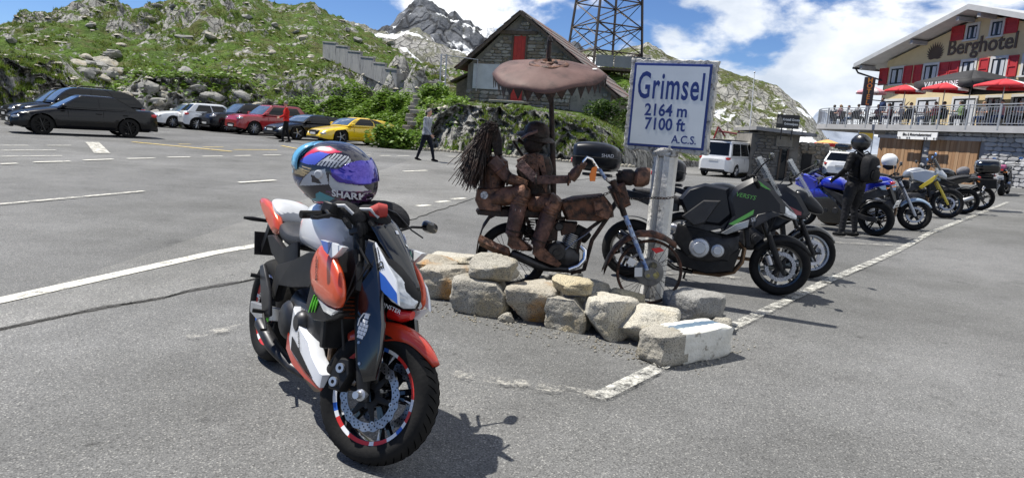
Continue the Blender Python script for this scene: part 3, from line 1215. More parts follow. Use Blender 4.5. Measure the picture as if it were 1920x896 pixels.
masonry(kio, kfr, kw, kh, lambda s, z: s > 0 and s < kw and not (dr[0] < s < dr[2] and z < dr[3]) and not (pn[0] < s < pn[2] and pn[1] < z < pn[3]),
 .38, .17, [K['brickA'], K['brickB'], K['brickC']], 220, .03, 11)
mb = MB()
mb.prism([kp(dr[0], -.1, -.01), kp(dr[2], -.1, -.01), kp(dr[2], dr[3], -.01), kp(dr[0], dr[3], -.01)], -KN * .1)
d_ = mb.build('door', K['glass'], kio, smooth=0)
mb = MB()
for x in (dr[0], dr[2]):
 mb.box(kp(x, dr[3] / 2, -.03), (.09, .1, dr[3]), rot=(0, 0, rad(-6)))
mb.build('door_frame', K['oldwood'], d_, smooth=0)
mb = MB()
mb.prism([kp(pn[0], pn[1], -.06), kp(pn[2], pn[1], -.06), kp(pn[2], pn[3], -.06), kp(pn[0], pn[3], -.06)], -KN * .08)
mb.build('lintel_panel', K['fieldC'], kio, smooth=0)
mb = MB()
mb.prism([kp(-.1, kh + .12, -1.2), kp(kw + .5, kh - .05, -1.2), kp(kw + .5, kh + .12, -1.2), kp(-.1, kh + .3, -1.2)], -KN * 6)
mb.build('roof', K['concrete'], kio, smooth=0)
mb = MB()
mb.prism([kp(kw, -.2, .9), kp(kw + 1.9, -.2, .9), kp(kw + 1.9, 2.1, .9), kp(kw, 2.1, .9)], -KN * 3)
an = mb.build('annex', K['mortar'], kio, smooth=0)
masonry(kio, kfr @ Matrix.Translation((kw, 0, -.87)), 1.9, 2.1, lambda s, z: 0 < s < 1.9 and not (.5 < s < 1.0 and z < 1.6), .34, .2, [K['fieldA'], K['brickC'], K['fieldB']], 80, .04, 12)
mb = MB()
mb.box(kp(kw + .75, .75, .86), (.5, .06, 1.55), rot=(0, 0, rad(-6)))
mb.build('annex_door', K['black'], kio, smooth=0)
sb0, sb1 = kl(1444, 240), kl(1489, 208)
ks = thing('roof_sign', 'black signboard with white lettering on the kiosk roof', 'sign', K0 + kp(sb0[0], sb0[1], -1.2))
sw_, sh_ = sb1[0] - sb0[0], 24 / 33.5
mb = MB()
mb.box(KD * (sw_ / 2) + V((0, 0, .35)), (sw_, .08, sh_), rot=(0, 0, rad(-6)))
K['signblack'] = pm('sign_black', (.02, .019, .018), None, rough=.5)
mb.build('board', K['signblack'], ks, smooth=0)
fm = frame_mtx(KD * (sw_ * .64) + V((0, 0, .45)) + KN * .05, KD, (0, 0, 1))
text('Kristall Grotte', .17, K['white'], ks, fm, sx=.85, bold=.004)
text('Grimselpass', .17, K['white'], ks, fm @ Matrix.Translation((0, -.22, 0)), sx=.85, bold=.004)
mb = MB()
ic = KD * (sw_ * .14) + V((0, 0, .38)) + KN * .045
for i, (dx, hh) in enumerate(((-.1, .2), (-.03, .3), (.04, .24), (.1, .16))):
 mb.prism([ic + KD * (dx - .035) + V((0, 0, -.16)), ic + KD * (dx + .035) + V((0, 0, -.16)), ic + KD * (dx + .02) + V((0, 0, hh - .1)), ic + KD * dx + V((0, 0, hh - .04)), ic + KD * (dx - .03) + V((0, 0, hh - .1))], KN * .01)
mb.build('crystal_emblem', K['fieldC'], ks, smooth=0)
for s in (.3, sw_ - .3):
 mb = MB()
 mb.cyl(KD * s + V((0, 0, -.6)), KD * s + V((0, 0, .02)), .03, 6)
 mb.build('bracket', K['darkmetal'], ks)
cb = onlot(1486, 334)
chb = thing('chalkboard', 'tall dark menu board with white writing outside the kiosk', 'sign board', cb)
mb = MB()
mb.box((0, 0, .62), (.5, .05, 1.15), rot=(-.08, 0, rad(-6)))
mb.build('board', K['signblack'], chb, smooth=0, bevel=.01)
mb = MB()
for k, (w_, x_) in enumerate(((.3, 0), (.36, .01), (.25, -.04), (.34, 0), (.2, .05), (.3, 0))):
 mb.box((x_, -.07 + .012 * (k - 3), .95 - k * .14), (w_, .006, .05), rot=(-.08, 0, rad(-6)))
mb.build('chalk_line', K['white'], chb, smooth=0)
mb = MB()
for x in (-.22, .22):
 mb.tube([(x, .0, .05), (x, .05, .0)], .02, 5)
 mb.tube([(x, .05, 1.1), (x, .35, 0)], .018, 5)
mb.build('leg', K['oldwood'], chb)
# -- hotel
HU = V((.2, -.98, 0)).normalized()
HN = V((-HU.y * -1, HU.x * -1, 0))
HN = V((-.98, -.2, 0)).normalized()
Hm = at(1740, 262, 40.0)
hlow = plane_px(Hm, HN)
SET = 5.0
hup = plane_px(Hm - HN * SET, HN)
H0p = hlow(1645, 335)
H0p.z = .2
hot = thing('mountain_hotel', 'cream mountain hotel with red shutters above a grey stone garage storey', 'hotel', H0p)
def hs(f, px, py):
 p = f(px, py) - H0p
 return p.dot(HU), p.z
def hp(s, z, d=0.0):
 """d metres behind the lower front"""
 return HU * s + V((0, 0, z)) - HN * d
rz = math.atan2(HU.y, HU.x)
zt = hs(hlow, 1740, 247)[1]
zt0 = zt
K['greystone'] = pm('painted_stone', (.33, .33, .34), (.42, .42, .42), 3, .85, bump=.4, bscale=15)
K['greystone2'] = pm('painted_stone_dark', (.26, .26, .27), (.34, .34, .34), 3, .85, bump=.4, bscale=15)
K['greystone3'] = pm('painted_stone_white', (.52, .52, .52), (.45, .45, .45), 3, .85, bump=.4, bscale=15)
K['greymortar'] = pm('grey_mortar', (.22, .22, .23), (.27, .27, .275), 4, .95, bump=.3, bscale=20)
LEN = 27.0
mb = MB()
mb.prism([hp(0, -.6, .06), hp(LEN, -.6, .06), hp(LEN, zt, .06), hp(0, zt, .06)], -HN * 12)
mb.build('lower_wall', K['greymortar'], hot, smooth=0)
g1 = (hs(hlow, 1650, 262)[0], hs(hlow, 1731, 262)[0])
g2 = (hs(hlow, 1746, 262)[0], hs(hlow, 1839, 262)[0])
gz = hs(hlow, 1745, 262)[1]
hfr = frame_mtx((0, 0, 0), HU, (0, 0, 1))
smax = hs(hlow, 1990, 262)[0]
def in_low(s, z):
 return 0 < s < smax and z < zt - .05 and not (g1[0] - .1 < s < g1[1] + .1 and z < gz + .1) and not (g2[0] - .1 < s < g2[1] + .1 and z < gz + .1)
masonry(hot, hfr, smax, zt, in_low, .5, .2, [K['greystone'], K['greystone2'], K['greystone3'], K['greystone']], 260, .05, 21)
woods = [pm('door_plank_%d' % i, c, tuple(q * .72 for q in c), 5, .7, bump=.2, bscale=30, stretch=(1, 1, .12)) for i, c in enumerate([(.36, .21, .11), (.30, .17, .085), (.40, .25, .14)])]
for g in (g1, g2):
 n = 14
 dw = (g[1] - g[0]) / n
 d = MB()
 d.prism([hp(g[0], -.4, -.01), hp(g[1], -.4, -.01), hp(g[1], gz, -.01), hp(g[0], gz, -.01)], -HN * .06)
 door = d.build('garage_door', woods[1], hot, smooth=0)
 for i in range(n):
  q = MB()
  x0 = g[0] + i * dw
  off = -.035 - .006 * (i % 3)
  q.prism([hp(x0 + .008, -.4, off), hp(x0 + dw - .008, -.4, off), hp(x0 + dw - .008, gz - .01, off), hp(x0 + .008, gz - .01, off)], -HN * .02)
  q.build('plank', woods[(i * 7 + int(g[0])) % 3], door, smooth=0)
 q = MB()
 q.prism([hp(g[0] - .12, gz, -.09), hp(g[1] + .12, gz, -.09), hp(g[1] + .12, gz + .2, -.09), hp(g[0] - .12, gz + .2, -.09)], -HN * .1)
 q.build('lintel', K['greystone'], hot, smooth=0)
K['slabgrey'] = pm('slab_concrete', (.38, .38, .385), (.33, .33, .335), 1.5, .85, bump=.15, bscale=18)
th = .34
front = -.55
RT = 4.2
_q = plane_px(Hm - HN * (front + RT), HN)(1578, 250) - H0p
sl_ = _q.dot(HU)
edge = [(sl_, 10.9), (sl_, front + RT)] + [(sl_ + RT * (1 - math.cos(a)), front + RT * (1 - math.sin(a))) for a in (PI / 2 * k / 14 for k in range(1, 15))] + [(LEN, front)]
poly = [hp(s, zt + .002, d) for s, d in edge] + [hp(LEN, zt + .002, 10.9)]
mb = MB()
mb.prism(poly, V((0, 0, th)))
mb.build('terrace_slab', K['slabgrey'], hot, smooth=0)
K['rail'] = pm('rail_steel', (.34, .36, .39), (.28, .3, .33), 3, .45, .3)
rl = [hp(s, zt + th, d + .12) for s, d in edge]
path = densify(rl, .16)
ztop = zt + th
rail = MB()
for hgt, r in ((1.08, .03), (.95, .016), (.12, .018)):
 rail.tube([p + V((0, 0, hgt)) for p in rl[:-1]] + [rl[-1] + V((0, 0, hgt))], r, 6)
ro = rail.build('railing', K['rail'], hot)
mb = MB()
for i, p in enumerate(path[:230]):
 if i % 12:
  mb.box(p + V((0, 0, .54)), (.022, .022, .84))
tag(mb.build('baluster', K['rail'], ro, smooth=0), kind='stuff')
for p in path[:230:12]:
 mb = MB()
 mb.box(p + V((0, 0, .45)) + HN * .1, (.09, .06, 1.3), rot=(0, 0, rz))
 mb.build('rail_post', K['rail'], ro, smooth=0)
zr = hs(hup, 1848, 22)
ze = hs(hup, 1652, 140)
s_l = hs(hup, 1652, 200)[0]
s_r = zr[0] + (zr[0] - s_l)
e_l = hs(hup, 1628, 130)
slope = (zr[1] - e_l[1]) / (zr[0] - e_l[0])
HD = 11.0
mb = MB()
up = [(s_l, ztop - .3), (s_r, ztop - .3), (s_r, zr[1] - slope * (s_r - zr[0]) - .15), (zr[0], zr[1] - .2), (s_l, zr[1] - slope * (zr[0] - s_l) - .15)]
mb.prism([hp(s, z, SET) for s, z in up], -HN * HD)
mb.build('upper_wall', K['cream'], hot, smooth=0)
K['fascia'] = pm('roof_fascia', (.42, .43, .44), (.36, .37, .38), 2, .7)
K['soffit'] = pm('soffit_wood', (.22, .17, .12), (.17, .13, .09), 3, .8)
gov = 1.3
for sg in (-1, 1):
 s1 = zr[0] + sg * (zr[0] - e_l[0])
 z1 = e_l[1]
 mb = MB()
 mb.prism([hp(zr[0], zr[1], SET - gov), hp(s1, z1, SET - gov), hp(s1, z1 + .3, SET - gov), hp(zr[0], zr[1] + .32, SET - gov)], -HN * (HD + 2 * gov))
 mb.build('roof', K['fascia'], hot, smooth=0)
 for t in (.08, .45, .93):
  mb = MB()
  mb.box(hp(lerp(zr[0], s1, t), lerp(zr[1], z1, t) - .2, SET - gov * .45), (.25, gov * .9, .25), rot=(0, 0, rz))
  mb.build('purlin', K['greystone2'], hot, smooth=0)
mb = MB()
mb.tube([hp(e_l[0] + .05, e_l[1] - .05, SET - gov + .2), hp(e_l[0] + .1, e_l[1] - .35, SET - gov + .4), hp(s_l - .12, e_l[1] - 1.0, SET + .1), hp(s_l - .12, ztop, SET + .1)], .07, 8)
mb.tube([hp(e_l[0], e_l[1] - .02, SET - gov), hp(e_l[0], e_l[1] - .02, SET + HD)], .09, 8)
mb.build('downpipe', K['darkmetal'], hot)
K['shutter'] = pm('red_shutter', (.42, .025, .03), (.34, .02, .025), 4, .6)
K['surround'] = pm('window_surround', (.55, .55, .54), (.48, .48, .47), 3, .8)
K['curtain'] = pm('curtain', (.5, .52, .55), (.38, .4, .43), 6, .9, stretch=(1, 1, .1))
cz = lambda q: (q[0] / 2.986 + 1480, q[1] / 2.986)
def frect(x0, y0, x1, y1):
 cx0, cy0 = cz((x0, y0))
 cx1, cy1 = cz((x1, y1))
 ym = (cy0 + cy1) / 2
 a, b = hs(hup, cx0, ym)[0], hs(hup, cx1, ym)[0]
 xm = (cx0 + cx1) / 2
 z1, z0 = hs(hup, xm, cy0)[1], hs(hup, xm, cy1)[1]
 return a, b, z0, z1
def flush(z0, z1, zc, hh):
 return zc - hh / 2, zc + hh / 2
def window(s0, s1, z0, z1, panes=2):
 mb = MB()
 f = .16
 for (a, b, c, d) in ((s0, s0 + f, z0, z1), (s1 - f, s1, z0, z1), (s0 + f, s1 - f, z1 - f, z1)):
  mb.prism([hp(a, c, SET - .05), hp(b, c, SET - .05), hp(b, d, SET - .05), hp(a, d, SET - .05)], -HN * .1)
 wdw = mb.build('window', K['surround'], hot, smooth=0)
 mb = MB()
 mb.prism([hp(s0 - .06, z0 - .1, SET - .14), hp(s1 + .06, z0 - .1, SET - .14), hp(s1 + .06, z0, SET - .14), hp(s0 - .06, z0, SET - .14)], -HN * .2)
 mb.build('sill', K['surround'], wdw, smooth=0)
 mb = MB()
 mb.prism([hp(s0 + f, z0, SET - .012), hp(s1 - f, z0, SET - .012), hp(s1 - f, z1 - f, SET - .012), hp(s0 + f, z1 - f, SET - .012)], -HN * .01)
 mb.build('pane', K['glass'], wdw, smooth=0)
 mb = MB()
 m_ = (s0 + s1) / 2
 for (a, b, c, d) in ((m_ - .035, m_ + .035, z0, z1 - f), (s0 + f, s0 + f + .06, z0, z1 - f), (s1 - f - .06, s1 - f, z0, z1 - f), (s0 + f, s1 - f, z0, z0 + .06), (s0 + f, s1 - f, z1 - f - .06, z1 - f)):
  mb.prism([hp(a, c, SET - .03), hp(b, c, SET - .03), hp(b, d, SET - .03), hp(a, d, SET - .03)], -HN * .015)
 mb.build('frame', K['darkmetal'], wdw, smooth=0)
 mb = MB()
 for (a, b) in ((s0 + f + .1, m_ - .12), (m_ + .12, s1 - f - .1)):
  mb.prism([hp(a, z0 + .1, SET - .016), hp(b, z0 + .1, SET - .016), hp(b, z1 - f - .1, SET - .016), hp(a, z1 - f - .1, SET - .016)], -HN * .003)
 mb.build('curtain', K['curtain'], wdw, smooth=0)
 return wdw
def shutter(s0, s1, z0, z1):
 mb = MB()
 mb.prism([hp(s0, z0, SET - .035), hp(s1, z0, SET - .035), hp(s1, z1, SET - .035), hp(s0, z1, SET - .035)], -HN * .03)
 sh = mb.build('shutter', K['shutter'], hot, smooth=0)
 mb = MB()
 f = .09
 zm = lerp(z0, z1, .5)
 for (a, b, c, d) in ((s0, s0 + f, z0, z1), (s1 - f, s1, z0, z1), (s0 + f, s1 - f, z1 - f, z1), (s0 + f, s1 - f, z0, z0 + f), (s0 + f, s1 - f, zm - f / 2, zm + f / 2)):
  mb.prism([hp(a, c, SET - .07), hp(b, c, SET - .07), hp(b, d, SET - .07), hp(a, d, SET - .07)], -HN * .033)
 mb.build('shutter_frame', K['shutter'], sh, smooth=0)
row1 = [frect(562, 385, 645, 455), frect(748, 370, 838, 440), frect(957, 352, 1047, 424), frect(1122, 340, 1222, 412), frect(1300, 325, 1400, 398)]
zc1 = sum((r[2] + r[3]) / 2 for r in row1) / len(row1)
hh1 = 1.25
for r in row1:
 window(r[0], r[1], zc1 - hh1 / 2, zc1 + hh1 / 2)
for q in ((507, 388, 553, 452), (642, 377, 688, 443), (698, 372, 742, 440), (840, 357, 893, 430), (897, 357, 950, 430), (1063, 345, 1116, 412), (1225, 332, 1280, 405)):
 r = frect(*q)
 shutter(r[0], r[1], zc1 - hh1 / 2 - .02, zc1 + hh1 / 2 - .05)
row2 = [frect(990, 145, 1066, 200), frect(1124, 130, 1206, 185)]
zc2 = sum((r[2] + r[3]) / 2 for r in row2) / 2
for r in row2:
 window(r[0], r[1], zc2 - .5, zc2 + .5)
for q in ((912, 155, 982, 207), (1210, 120, 1284, 170)):
 r = frect(*q)
 shutter(r[0], r[1], zc2 - .46, zc2 + .44)
for q in ((515, 578, 640, 660), (705, 572, 830, 660), (905, 566, 1050, 660), (1090, 558, 1185, 660), (1235, 552, 1330, 660)):
 r = frect(*q)
 window(r[0], r[1], ztop + .05, ztop + 2.15)
K['brownletter'] = pm('brown_lettering', (.09, .06, .04), None, rough=.6)
ta, tb = hs(hup, *cz((880, 275))), hs(hup, *cz((1292, 238)))
tc_ = ((ta[0] + tb[0]) / 2, (ta[1] + tb[1]) / 2)
text('Berghotel', 1.35, K['brownletter'], hot, frame_mtx(hp(tc_[0], tc_[1] + .05, SET - .03), HU, (0, 0, 1)), sx=(tb[0] - ta[0]) / 5.55, bold=.02, ext=.02, name='facade_lettering')
em = hs(hup, *cz((818, 300)))
mb = MB()
rnd = random.Random(5)
for k in range(16):
 a = rad(lerp(-40, 220, k / 15))
 c0 = hp(em[0], em[1] - .35, SET - .02)
 tip = c0 + HU * math.cos(a) * .75 + V((0, 0, .45 + math.sin(a) * .65))
 sd = HU * math.sin(a) * .09 + V((0, 0, -math.cos(a) * .09))
 md = c0.lerp(tip, .6)
 mb.prism([c0, md - sd, tip, md + sd], HN * .01)
mb.build('flower_emblem', K['brownletter'], hot, smooth=0)
b0, b1 = hs(hlow, 1700, 255), hs(hlow, 1776, 255)
bz = zt - .28
gsb = thing('garage_sign', 'long white board with dark lettering over the garage doors', 'sign', H0p + hp((b0[0] + b1[0]) / 2, bz, -.62))
mb = MB()
mb.box((0, 0, 0), (b1[0] - b0[0], .05, .42), rot=(0, 0, rz))
mb.build('board', K['white'], gsb, smooth=0)
fm = frame_mtx(HN * .04, HU, (0, 0, 1))
text('Bike & Motorradunterstand', .24, K['signblack'], gsb, fm @ Matrix.Translation((0, .06, 0)), sx=.8, bold=.004)
mb = MB()
for dx in (-1.35, -.6, .7, 1.4):
 for k in (-.09, .09):
  mb.lathe([(.03, 0), (.055, 0), (.055, .01), (.03, .01)], 10, HN * .03 + HU * (dx + k) + V((0, 0, -.13)), HN, True)
mb.build('bike_symbol', K['signblack'], gsb, smooth=0)
vs0 = at(1628, 172, 44.0)
vsg = thing('hotel_sign', 'narrow vertical dark sign with orange red letters at the terrace corner', 'sign', vs0)
mb = MB()
mb.box((0, 0, 0), (.62, .2, 1.75), rot=(0, 0, -.2))
mb.build('board', pm('sign_dark', (.03, .02, .03), None, rough=.4), vsg, smooth=0, bevel=.02)
K['neon'] = pm('sign_letters', (.75, .16, .03), (.8, .4, .05), 3, .4)
for k, ch in enumerate('HOTEL'):
 text(ch, .40, K['neon'], vsg, frame_mtx(V((-.02, -.11, .66 - k * .335)), (math.cos(-.2), math.sin(-.2), 0), (0, 0, 1)), bold=.012, ext=.01)
mb = MB()
for z_ in (.5, -.5):
 mb = MB()
 mb.cyl((.25, 0, z_), (1.3, .3, z_), .03, 6)
 mb.build('bracket', K['darkmetal'], vsg)
# -- granite blocks around the sculpture
def granite(name, a, b, stain, dark=(.10, .095, .08)):
 m = pm(name, a, b, 5, .9, bump=.9, bscale=22, c3=stain, s3=2.6, lo3=.52, hi3=.66, bdist=.03)
 N, L = m.node_tree.nodes, m.node_tree.links
 bs = N['Principled BSDF']
 old = bs.inputs['Base Color'].links[0].from_socket
 tc = N.new('ShaderNodeTexCoord')
 nz = N.new('ShaderNodeTexNoise')
 nz.inputs['Scale'].default_value = 130
 nz.inputs['Detail'].default_value = 3
 L.new(tc.outputs['Object'], nz.inputs['Vector'])
 r = N.new('ShaderNodeMapRange')
 r.inputs[1].default_value = .50
 r.inputs[2].default_value = .66
 L.new(nz.outputs['Fac'], r.inputs[0])
 mx = N.new('ShaderNodeMixRGB')
 mx.inputs[2].default_value = (*dark, 1)
 L.new(r.outputs[0], mx.inputs[0])
 L.new(old, mx.inputs[1])
 L.new(mx.outputs[0], bs.inputs['Base Color'])
 return m
K['gran'] = granite('granite_grey', (.40, .375, .32), (.30, .28, .235), (.36, .30, .19))
K['granO'] = granite('granite_orange_lichen', (.42, .385, .32), (.33, .29, .22), (.45, .22, .05))
K['granP'] = granite('granite_pale', (.52, .49, .42), (.42, .39, .32), (.48, .42, .30))
K['granY'] = granite('granite_yellow', (.50, .44, .30), (.42, .35, .22), (.36, .30, .19))
K['schist'] = granite('banded_grey_rock', (.30, .295, .28), (.19, .187, .178), (.33, .32, .29))
def rock_mb(size, seed, box=5.0, amp=.10, nu=34, nv=20, facet=0):
 rnd = random.Random(seed)
 off = V((rnd.uniform(-50, 50), rnd.uniform(-50, 50), rnd.uniform(-50, 50)))
 cuts = []
 for _ in range(facet):
  n = V((rnd.uniform(-1, 1), rnd.uniform(-1, 1), rnd.uniform(-.6, 1))).normalized()
  cuts.append((n, rnd.uniform(.62, .85)))
 mb = MB()
 rings = []
 for i in range(nv + 1):
  th = min(max(PI * i / nv, .03), PI - .03)
  ring = []
  for j in range(nu):
   a = 2 * PI * j / nu
   d = V((math.sin(th) * math.cos(a), math.sin(th) * math.sin(a), -math.cos(th)))
   e = box
   k = (abs(d.x) ** e + abs(d.y) ** e + abs(d.z) ** e) ** (-1 / e)
   p = d * k
   for n, c in cuts:
    q = p.dot(n)
    if q > c * 1.15:
     p = p - n * (q - c * 1.15)
   f = noise.fractal(p * 1.3 + off, 1.0, 2.0, 5) * amp * 1.3 + abs(noise.noise(p * 3.2 + off)) * amp * .9 + noise.noise(p * 9 + off) * amp * .25
   p = p * (1 + f - amp * .3)
   ring.append(V((p.x * size[0] / 2, p.y * size[1] / 2, (p.z + 1) * size[2] / 2)))
  rings.append(ring)
 return mb.loft(rings, True, True)
def rock(name, label, cat, loc, size, rotz, mat, seed, box=5.0, amp=.1, group=None, tilt=(0, 0), facet=3, nu=46, nv=28):
 o = rock_mb(size, seed, box, amp, nu, nv, facet).build(name, mat, None, smooth=38, fix=False)
 o.location = loc
 o.rotation_euler = (tilt[0], tilt[1], rotz)
 return tag(o, label, cat, group)
STONES = [
 (838, 568, 92, .27, .46, -.25, 0, 'granO', 'orange stained granite block half hidden behind the motorcycle'),
 (905, 597, 104, .29, .40, -.30, 0, 'gran', 'granite block carrying the smaller grey top block, left end of the row'),
 (1000, 611, 92, .29, .40, -.22, 0, 'granO', 'granite block with rusty orange top, third from the left in the row'),
 (1071, 627, 74, .25, .36, -.35, 0, 'gran', 'granite block below the flat yellow stone in the row'),
 (1143, 643, 88, .29, .38, -.55, 0, 'granP', 'pale granite block turned cornerwise between two blocks'),
 (1215, 656, 113, .25, .40, -.30, 0, 'granP', 'wide pale block right below the rusty front wheel'),
 (1313, 622, 86, .27, .36, -.5, 0, 'schist', 'angular dark grey rock at the right end of the row'),
 ]
for i, (xc, yb, wp, h, dp, rzz, z, m, lab) in enumerate(STONES):
 p = onz(xc, yb - 4, z)
 sc = pxm(xc, yb, p.y)
 off = V((0, 1, 0)) * (dp / 2)
 rock('granite_block', lab, 'stone', p + off - V((0, 0, .012)), (wp / sc * 1.10, dp * 1.05, h * 1.02), rzz, K[m], 40 + i, 9, .06, tilt=(random.uniform(-.05, .03), random.uniform(-.04, .04)), group='granite blocks round the sculpture')
for i, (xc, yb, wp, h, dp, rzz, z, m, lab) in enumerate([
 (925, 530, 90, .20, .30, -.15, .275, 'gran', 'grey granite block lying on top of the row beside the rusty boot'),
 (1074, 556, 78, .12, .28, -.1, .262, 'granY', 'flat yellowish stone lying on top of the row under the engine')]):
 p = onz(xc, yb, z)
 sc = pxm(xc, yb, p.y)
 rock('top_stone', lab, 'stone', p + V((0, dp / 2, 0)), (wp / sc, dp, h), rzz, K[m], 60 + i, 5, .08)
for i, (xc, yb, wp, h, dp, m, lab) in enumerate([
 (850, 507, 105, .12, .5, 'granP', 'flat pale slab behind the orange stained block'),
 (806, 520, 70, .16, .5, 'granO', 'low orange brown slab farthest left in the stone setting'),
 (948, 608, 30, .08, .1, 'gran', 'small wedge stone at the foot between two granite blocks'),
 (1357, 629, 36, .12, .16, 'gran', 'small grey stone beside the painted kerb block'),
 (990, 553, 70, .18, .35, 'schist', 'dark stone in the shade below the rider boot'),
 (1112, 577, 72, .2, .34, 'gran', 'grey stone behind the cornerwise block under the engine'),
 (1180, 585, 70, .16, .3, 'granY', 'yellowish stone at the left of the rusty front wheel'),
 (1060, 548, 60, .2, .3, 'schist', 'dark stone under the sculpture footrest'),
 (1280, 588, 70, .16, .3, 'schist', 'dark stone in shade at the foot of the sign post'),
 (1345, 598, 30, .1, .14, 'schist', 'little grey stone behind the angular dark rock')]):
 p = onz(xc, yb - 3, 0)
 sc = pxm(xc, yb, p.y)
 rock('loose_stone', lab, 'stone', p + V((0, dp / 2, -.012)), (wp / sc, dp, h), -.2 - .3 * (i % 3), K[m], 80 + i, 4, .1)
A, Bq = onz(1240, 692), onz(1374, 666)
ang = math.atan2((Bq - A).y, (Bq - A).x)
L_ = (Bq - A).length
kb = thing('kerb_block', 'white painted kerb block with blue stripe lying on the asphalt', 'stone', A.lerp(Bq, .5) + V((-math.sin(ang), math.cos(ang), 0)) * .13 - V((0, 0, .01)), ang)
b_ = rock_mb((L_, .27, .235), 7, 9, .035, 60, 26, 0)
K['whitekerb'] = pm('chipped_white_paint', (.66, .65, .60), (.56, .55, .50), 6, .75, bump=.5, bscale=40, c3=(.28, .26, .22), s3=9, lo3=.60, hi3=.66)
K['bluekerb'] = pm('faded_blue_paint', (.07, .12, .18), (.12, .17, .22), 7, .8, bump=.4, bscale=40, c3=(.45, .45, .42), s3=14, lo3=.62, hi3=.68)
b_.m = []
for f in b_.f:
 c = sum((V(b_.v[i]) for i in f), V()) / len(f)
 n_ = (V(b_.v[f[1]]) - V(b_.v[f[0]])).cross(V(b_.v[f[2]]) - V(b_.v[f[0]]))
 edge = -L_ * .22 + .05 * noise.noise(c * 9)
 if c.x < edge:
  b_.m.append(1)
 elif c.z > .21 and -.035 < c.y < .045:
  b_.m.append(2)
 else:
  b_.m.append(0)
b_.build('painted_stone', [K['whitekerb'], K['gran'], K['bluekerb']], kb, smooth=40, fix=False)
mb = MB()
rnd = random.Random(9)
for _ in range(520):
 t = rnd.random()
 x = lerp(810, 1380, t) + rnd.gauss(0, 22)
 y = table([(800, 575), (900, 604), (1000, 620), (1100, 640), (1210, 672), (1300, 690), (1400, 650)], x) + rnd.gauss(-4, 9)
 p = onz(x, y)
 r = rnd.uniform(.003, .011)
 mb.ball(p + V((0, 0, r * .5)), (r, r * rnd.uniform(.6, 1), r * .7), 6, 4)
tag(mb.build('grit', K['gran'], smooth=0, fix=False), 'grey grit and tiny pebbles along the row of stones', 'grit', kind='stuff')
# -- pass sign
SA = rad(25)
SP = onz(1228, 572)
SP = V((SP.x + .02, 6.38, 0))
sgn = thing('pass_sign', 'white enamel sign with blue lettering on a cracked concrete post', 'sign', SP, -SA)
K['postpaint'] = pm('cracked_post_paint', (.66, .65, .62), (.54, .53, .50), 7, .85, bump=.7, bscale=18, c3=(.16, .15, .14), s3=6, lo3=.60, hi3=.655, bdist=.03)
K['enamel'] = pm('white_enamel', (.70, .73, .75), (.62, .65, .67), 2.2, .28, c3=(.45, .44, .40), s3=5, lo3=.68, hi3=.74, coat=.3)
K['enamelblue'] = pm('blue_enamel', (.012, .028, .17), (.02, .04, .2), 5, .3)
K['roughcon'] = pm('chipped_concrete', (.44, .43, .41), (.58, .57, .54), 9, .9, bump=1.0, bscale=22, c3=(.16, .155, .15), s3=12, lo3=.54, hi3=.62, bdist=.04)
hw, hd = .10, .085
sec = [(-hw, -hd + .04), (-hw + .04, -hd), (-.05, -hd), (-.042, -hd + .03), (-.005, -hd + .03), (.003, -hd), (hw - .04, -hd), (hw, -hd + .04), (hw, hd), (-hw, hd)]
mb = MB()
rings = []
for k in range(34):
 z = -.05 + 1.5 * k / 33
 rings.append([V((x + .004 * noise.noise(V((x * 9, y * 9, z * 5))), y + .004 * noise.noise(V((x * 9 + 5, y * 9, z * 5))), z)) for x, y in sec])
mb.loft(rings)
mb.build('post', K['postpaint'], sgn, smooth=15)
ZC, PW, PH = 1.795, .70, .75
mb = MB()
rnd = random.Random(2)
def slabpt(u, v):
 return u, v
n = 24
outl = []
for a, b in (((-.5, -.5), (.5, -.5)), ((.5, -.5), (.5, .5)), ((.5, .5), (-.5, .5)), ((-.5, .5), (-.5, -.5))):
 for k in range(n):
  t = k / n
  j = rnd.uniform(-.010, .006)
  x, z = lerp(a[0], b[0], t) * (PW + .075), lerp(a[1], b[1], t) * (PH + .07)
  outl.append((x + (j if a[0] == b[0] else 0) + (.01 if a[1] == b[1] else 0), z + (j if a[1] == b[1] else 0)))
rings = []
for y, k in ((-.045, .985), (-.035, 1.0), (.045, 1.0), (.055, .985)):
 rings.append([V((x * k + rnd.uniform(-.004, .004), y - .03, ZC + z * k + rnd.uniform(-.004, .004))) for x, z in outl])
mb.loft(rings)
mb.build('slab', K['roughcon'], sgn, smooth=0)
mb = MB()
mb.box((0, -.079, ZC), (PW, .012, PH))
pl = mb.build('enamel_plate', K['enamelblue'], sgn, smooth=0, bevel=.004)
mb = MB()
mb.box((0, -.0865, ZC), (PW - .045, .005, PH - .045))
mb.build('white_field', K['enamel'], pl, smooth=0)
FX = lambda x, z: frame_mtx((x, -.0895, ZC + z), (1, 0, 0), (0, 0, 1))
text('Grimsel', .335, K['enamelblue'], sgn, FX(0, .165), sx=.52, bold=.0055, ext=.001, space=1.1)
text('2164 m', .150, K['enamelblue'], sgn, FX(-.02, -.045), sx=.86, bold=.0035, ext=.001)
text('7100 ft', .150, K['enamelblue'], sgn, FX(-.02, -.17), sx=.86, bold=.0035, ext=.001)
text('A.C.S.', .10, K['enamelblue'], sgn, FX(.17, -.295), sx=.9, bold=.0015, ext=.001)
rock_ = rock_mb((.24, .17, .10), 5, 4, .14, 24, 14)
rock_.xf(Matrix.Translation((0, -.01, 1.33)))
rock_.build('broken_cap', K['roughcon'], sgn, smooth=40)
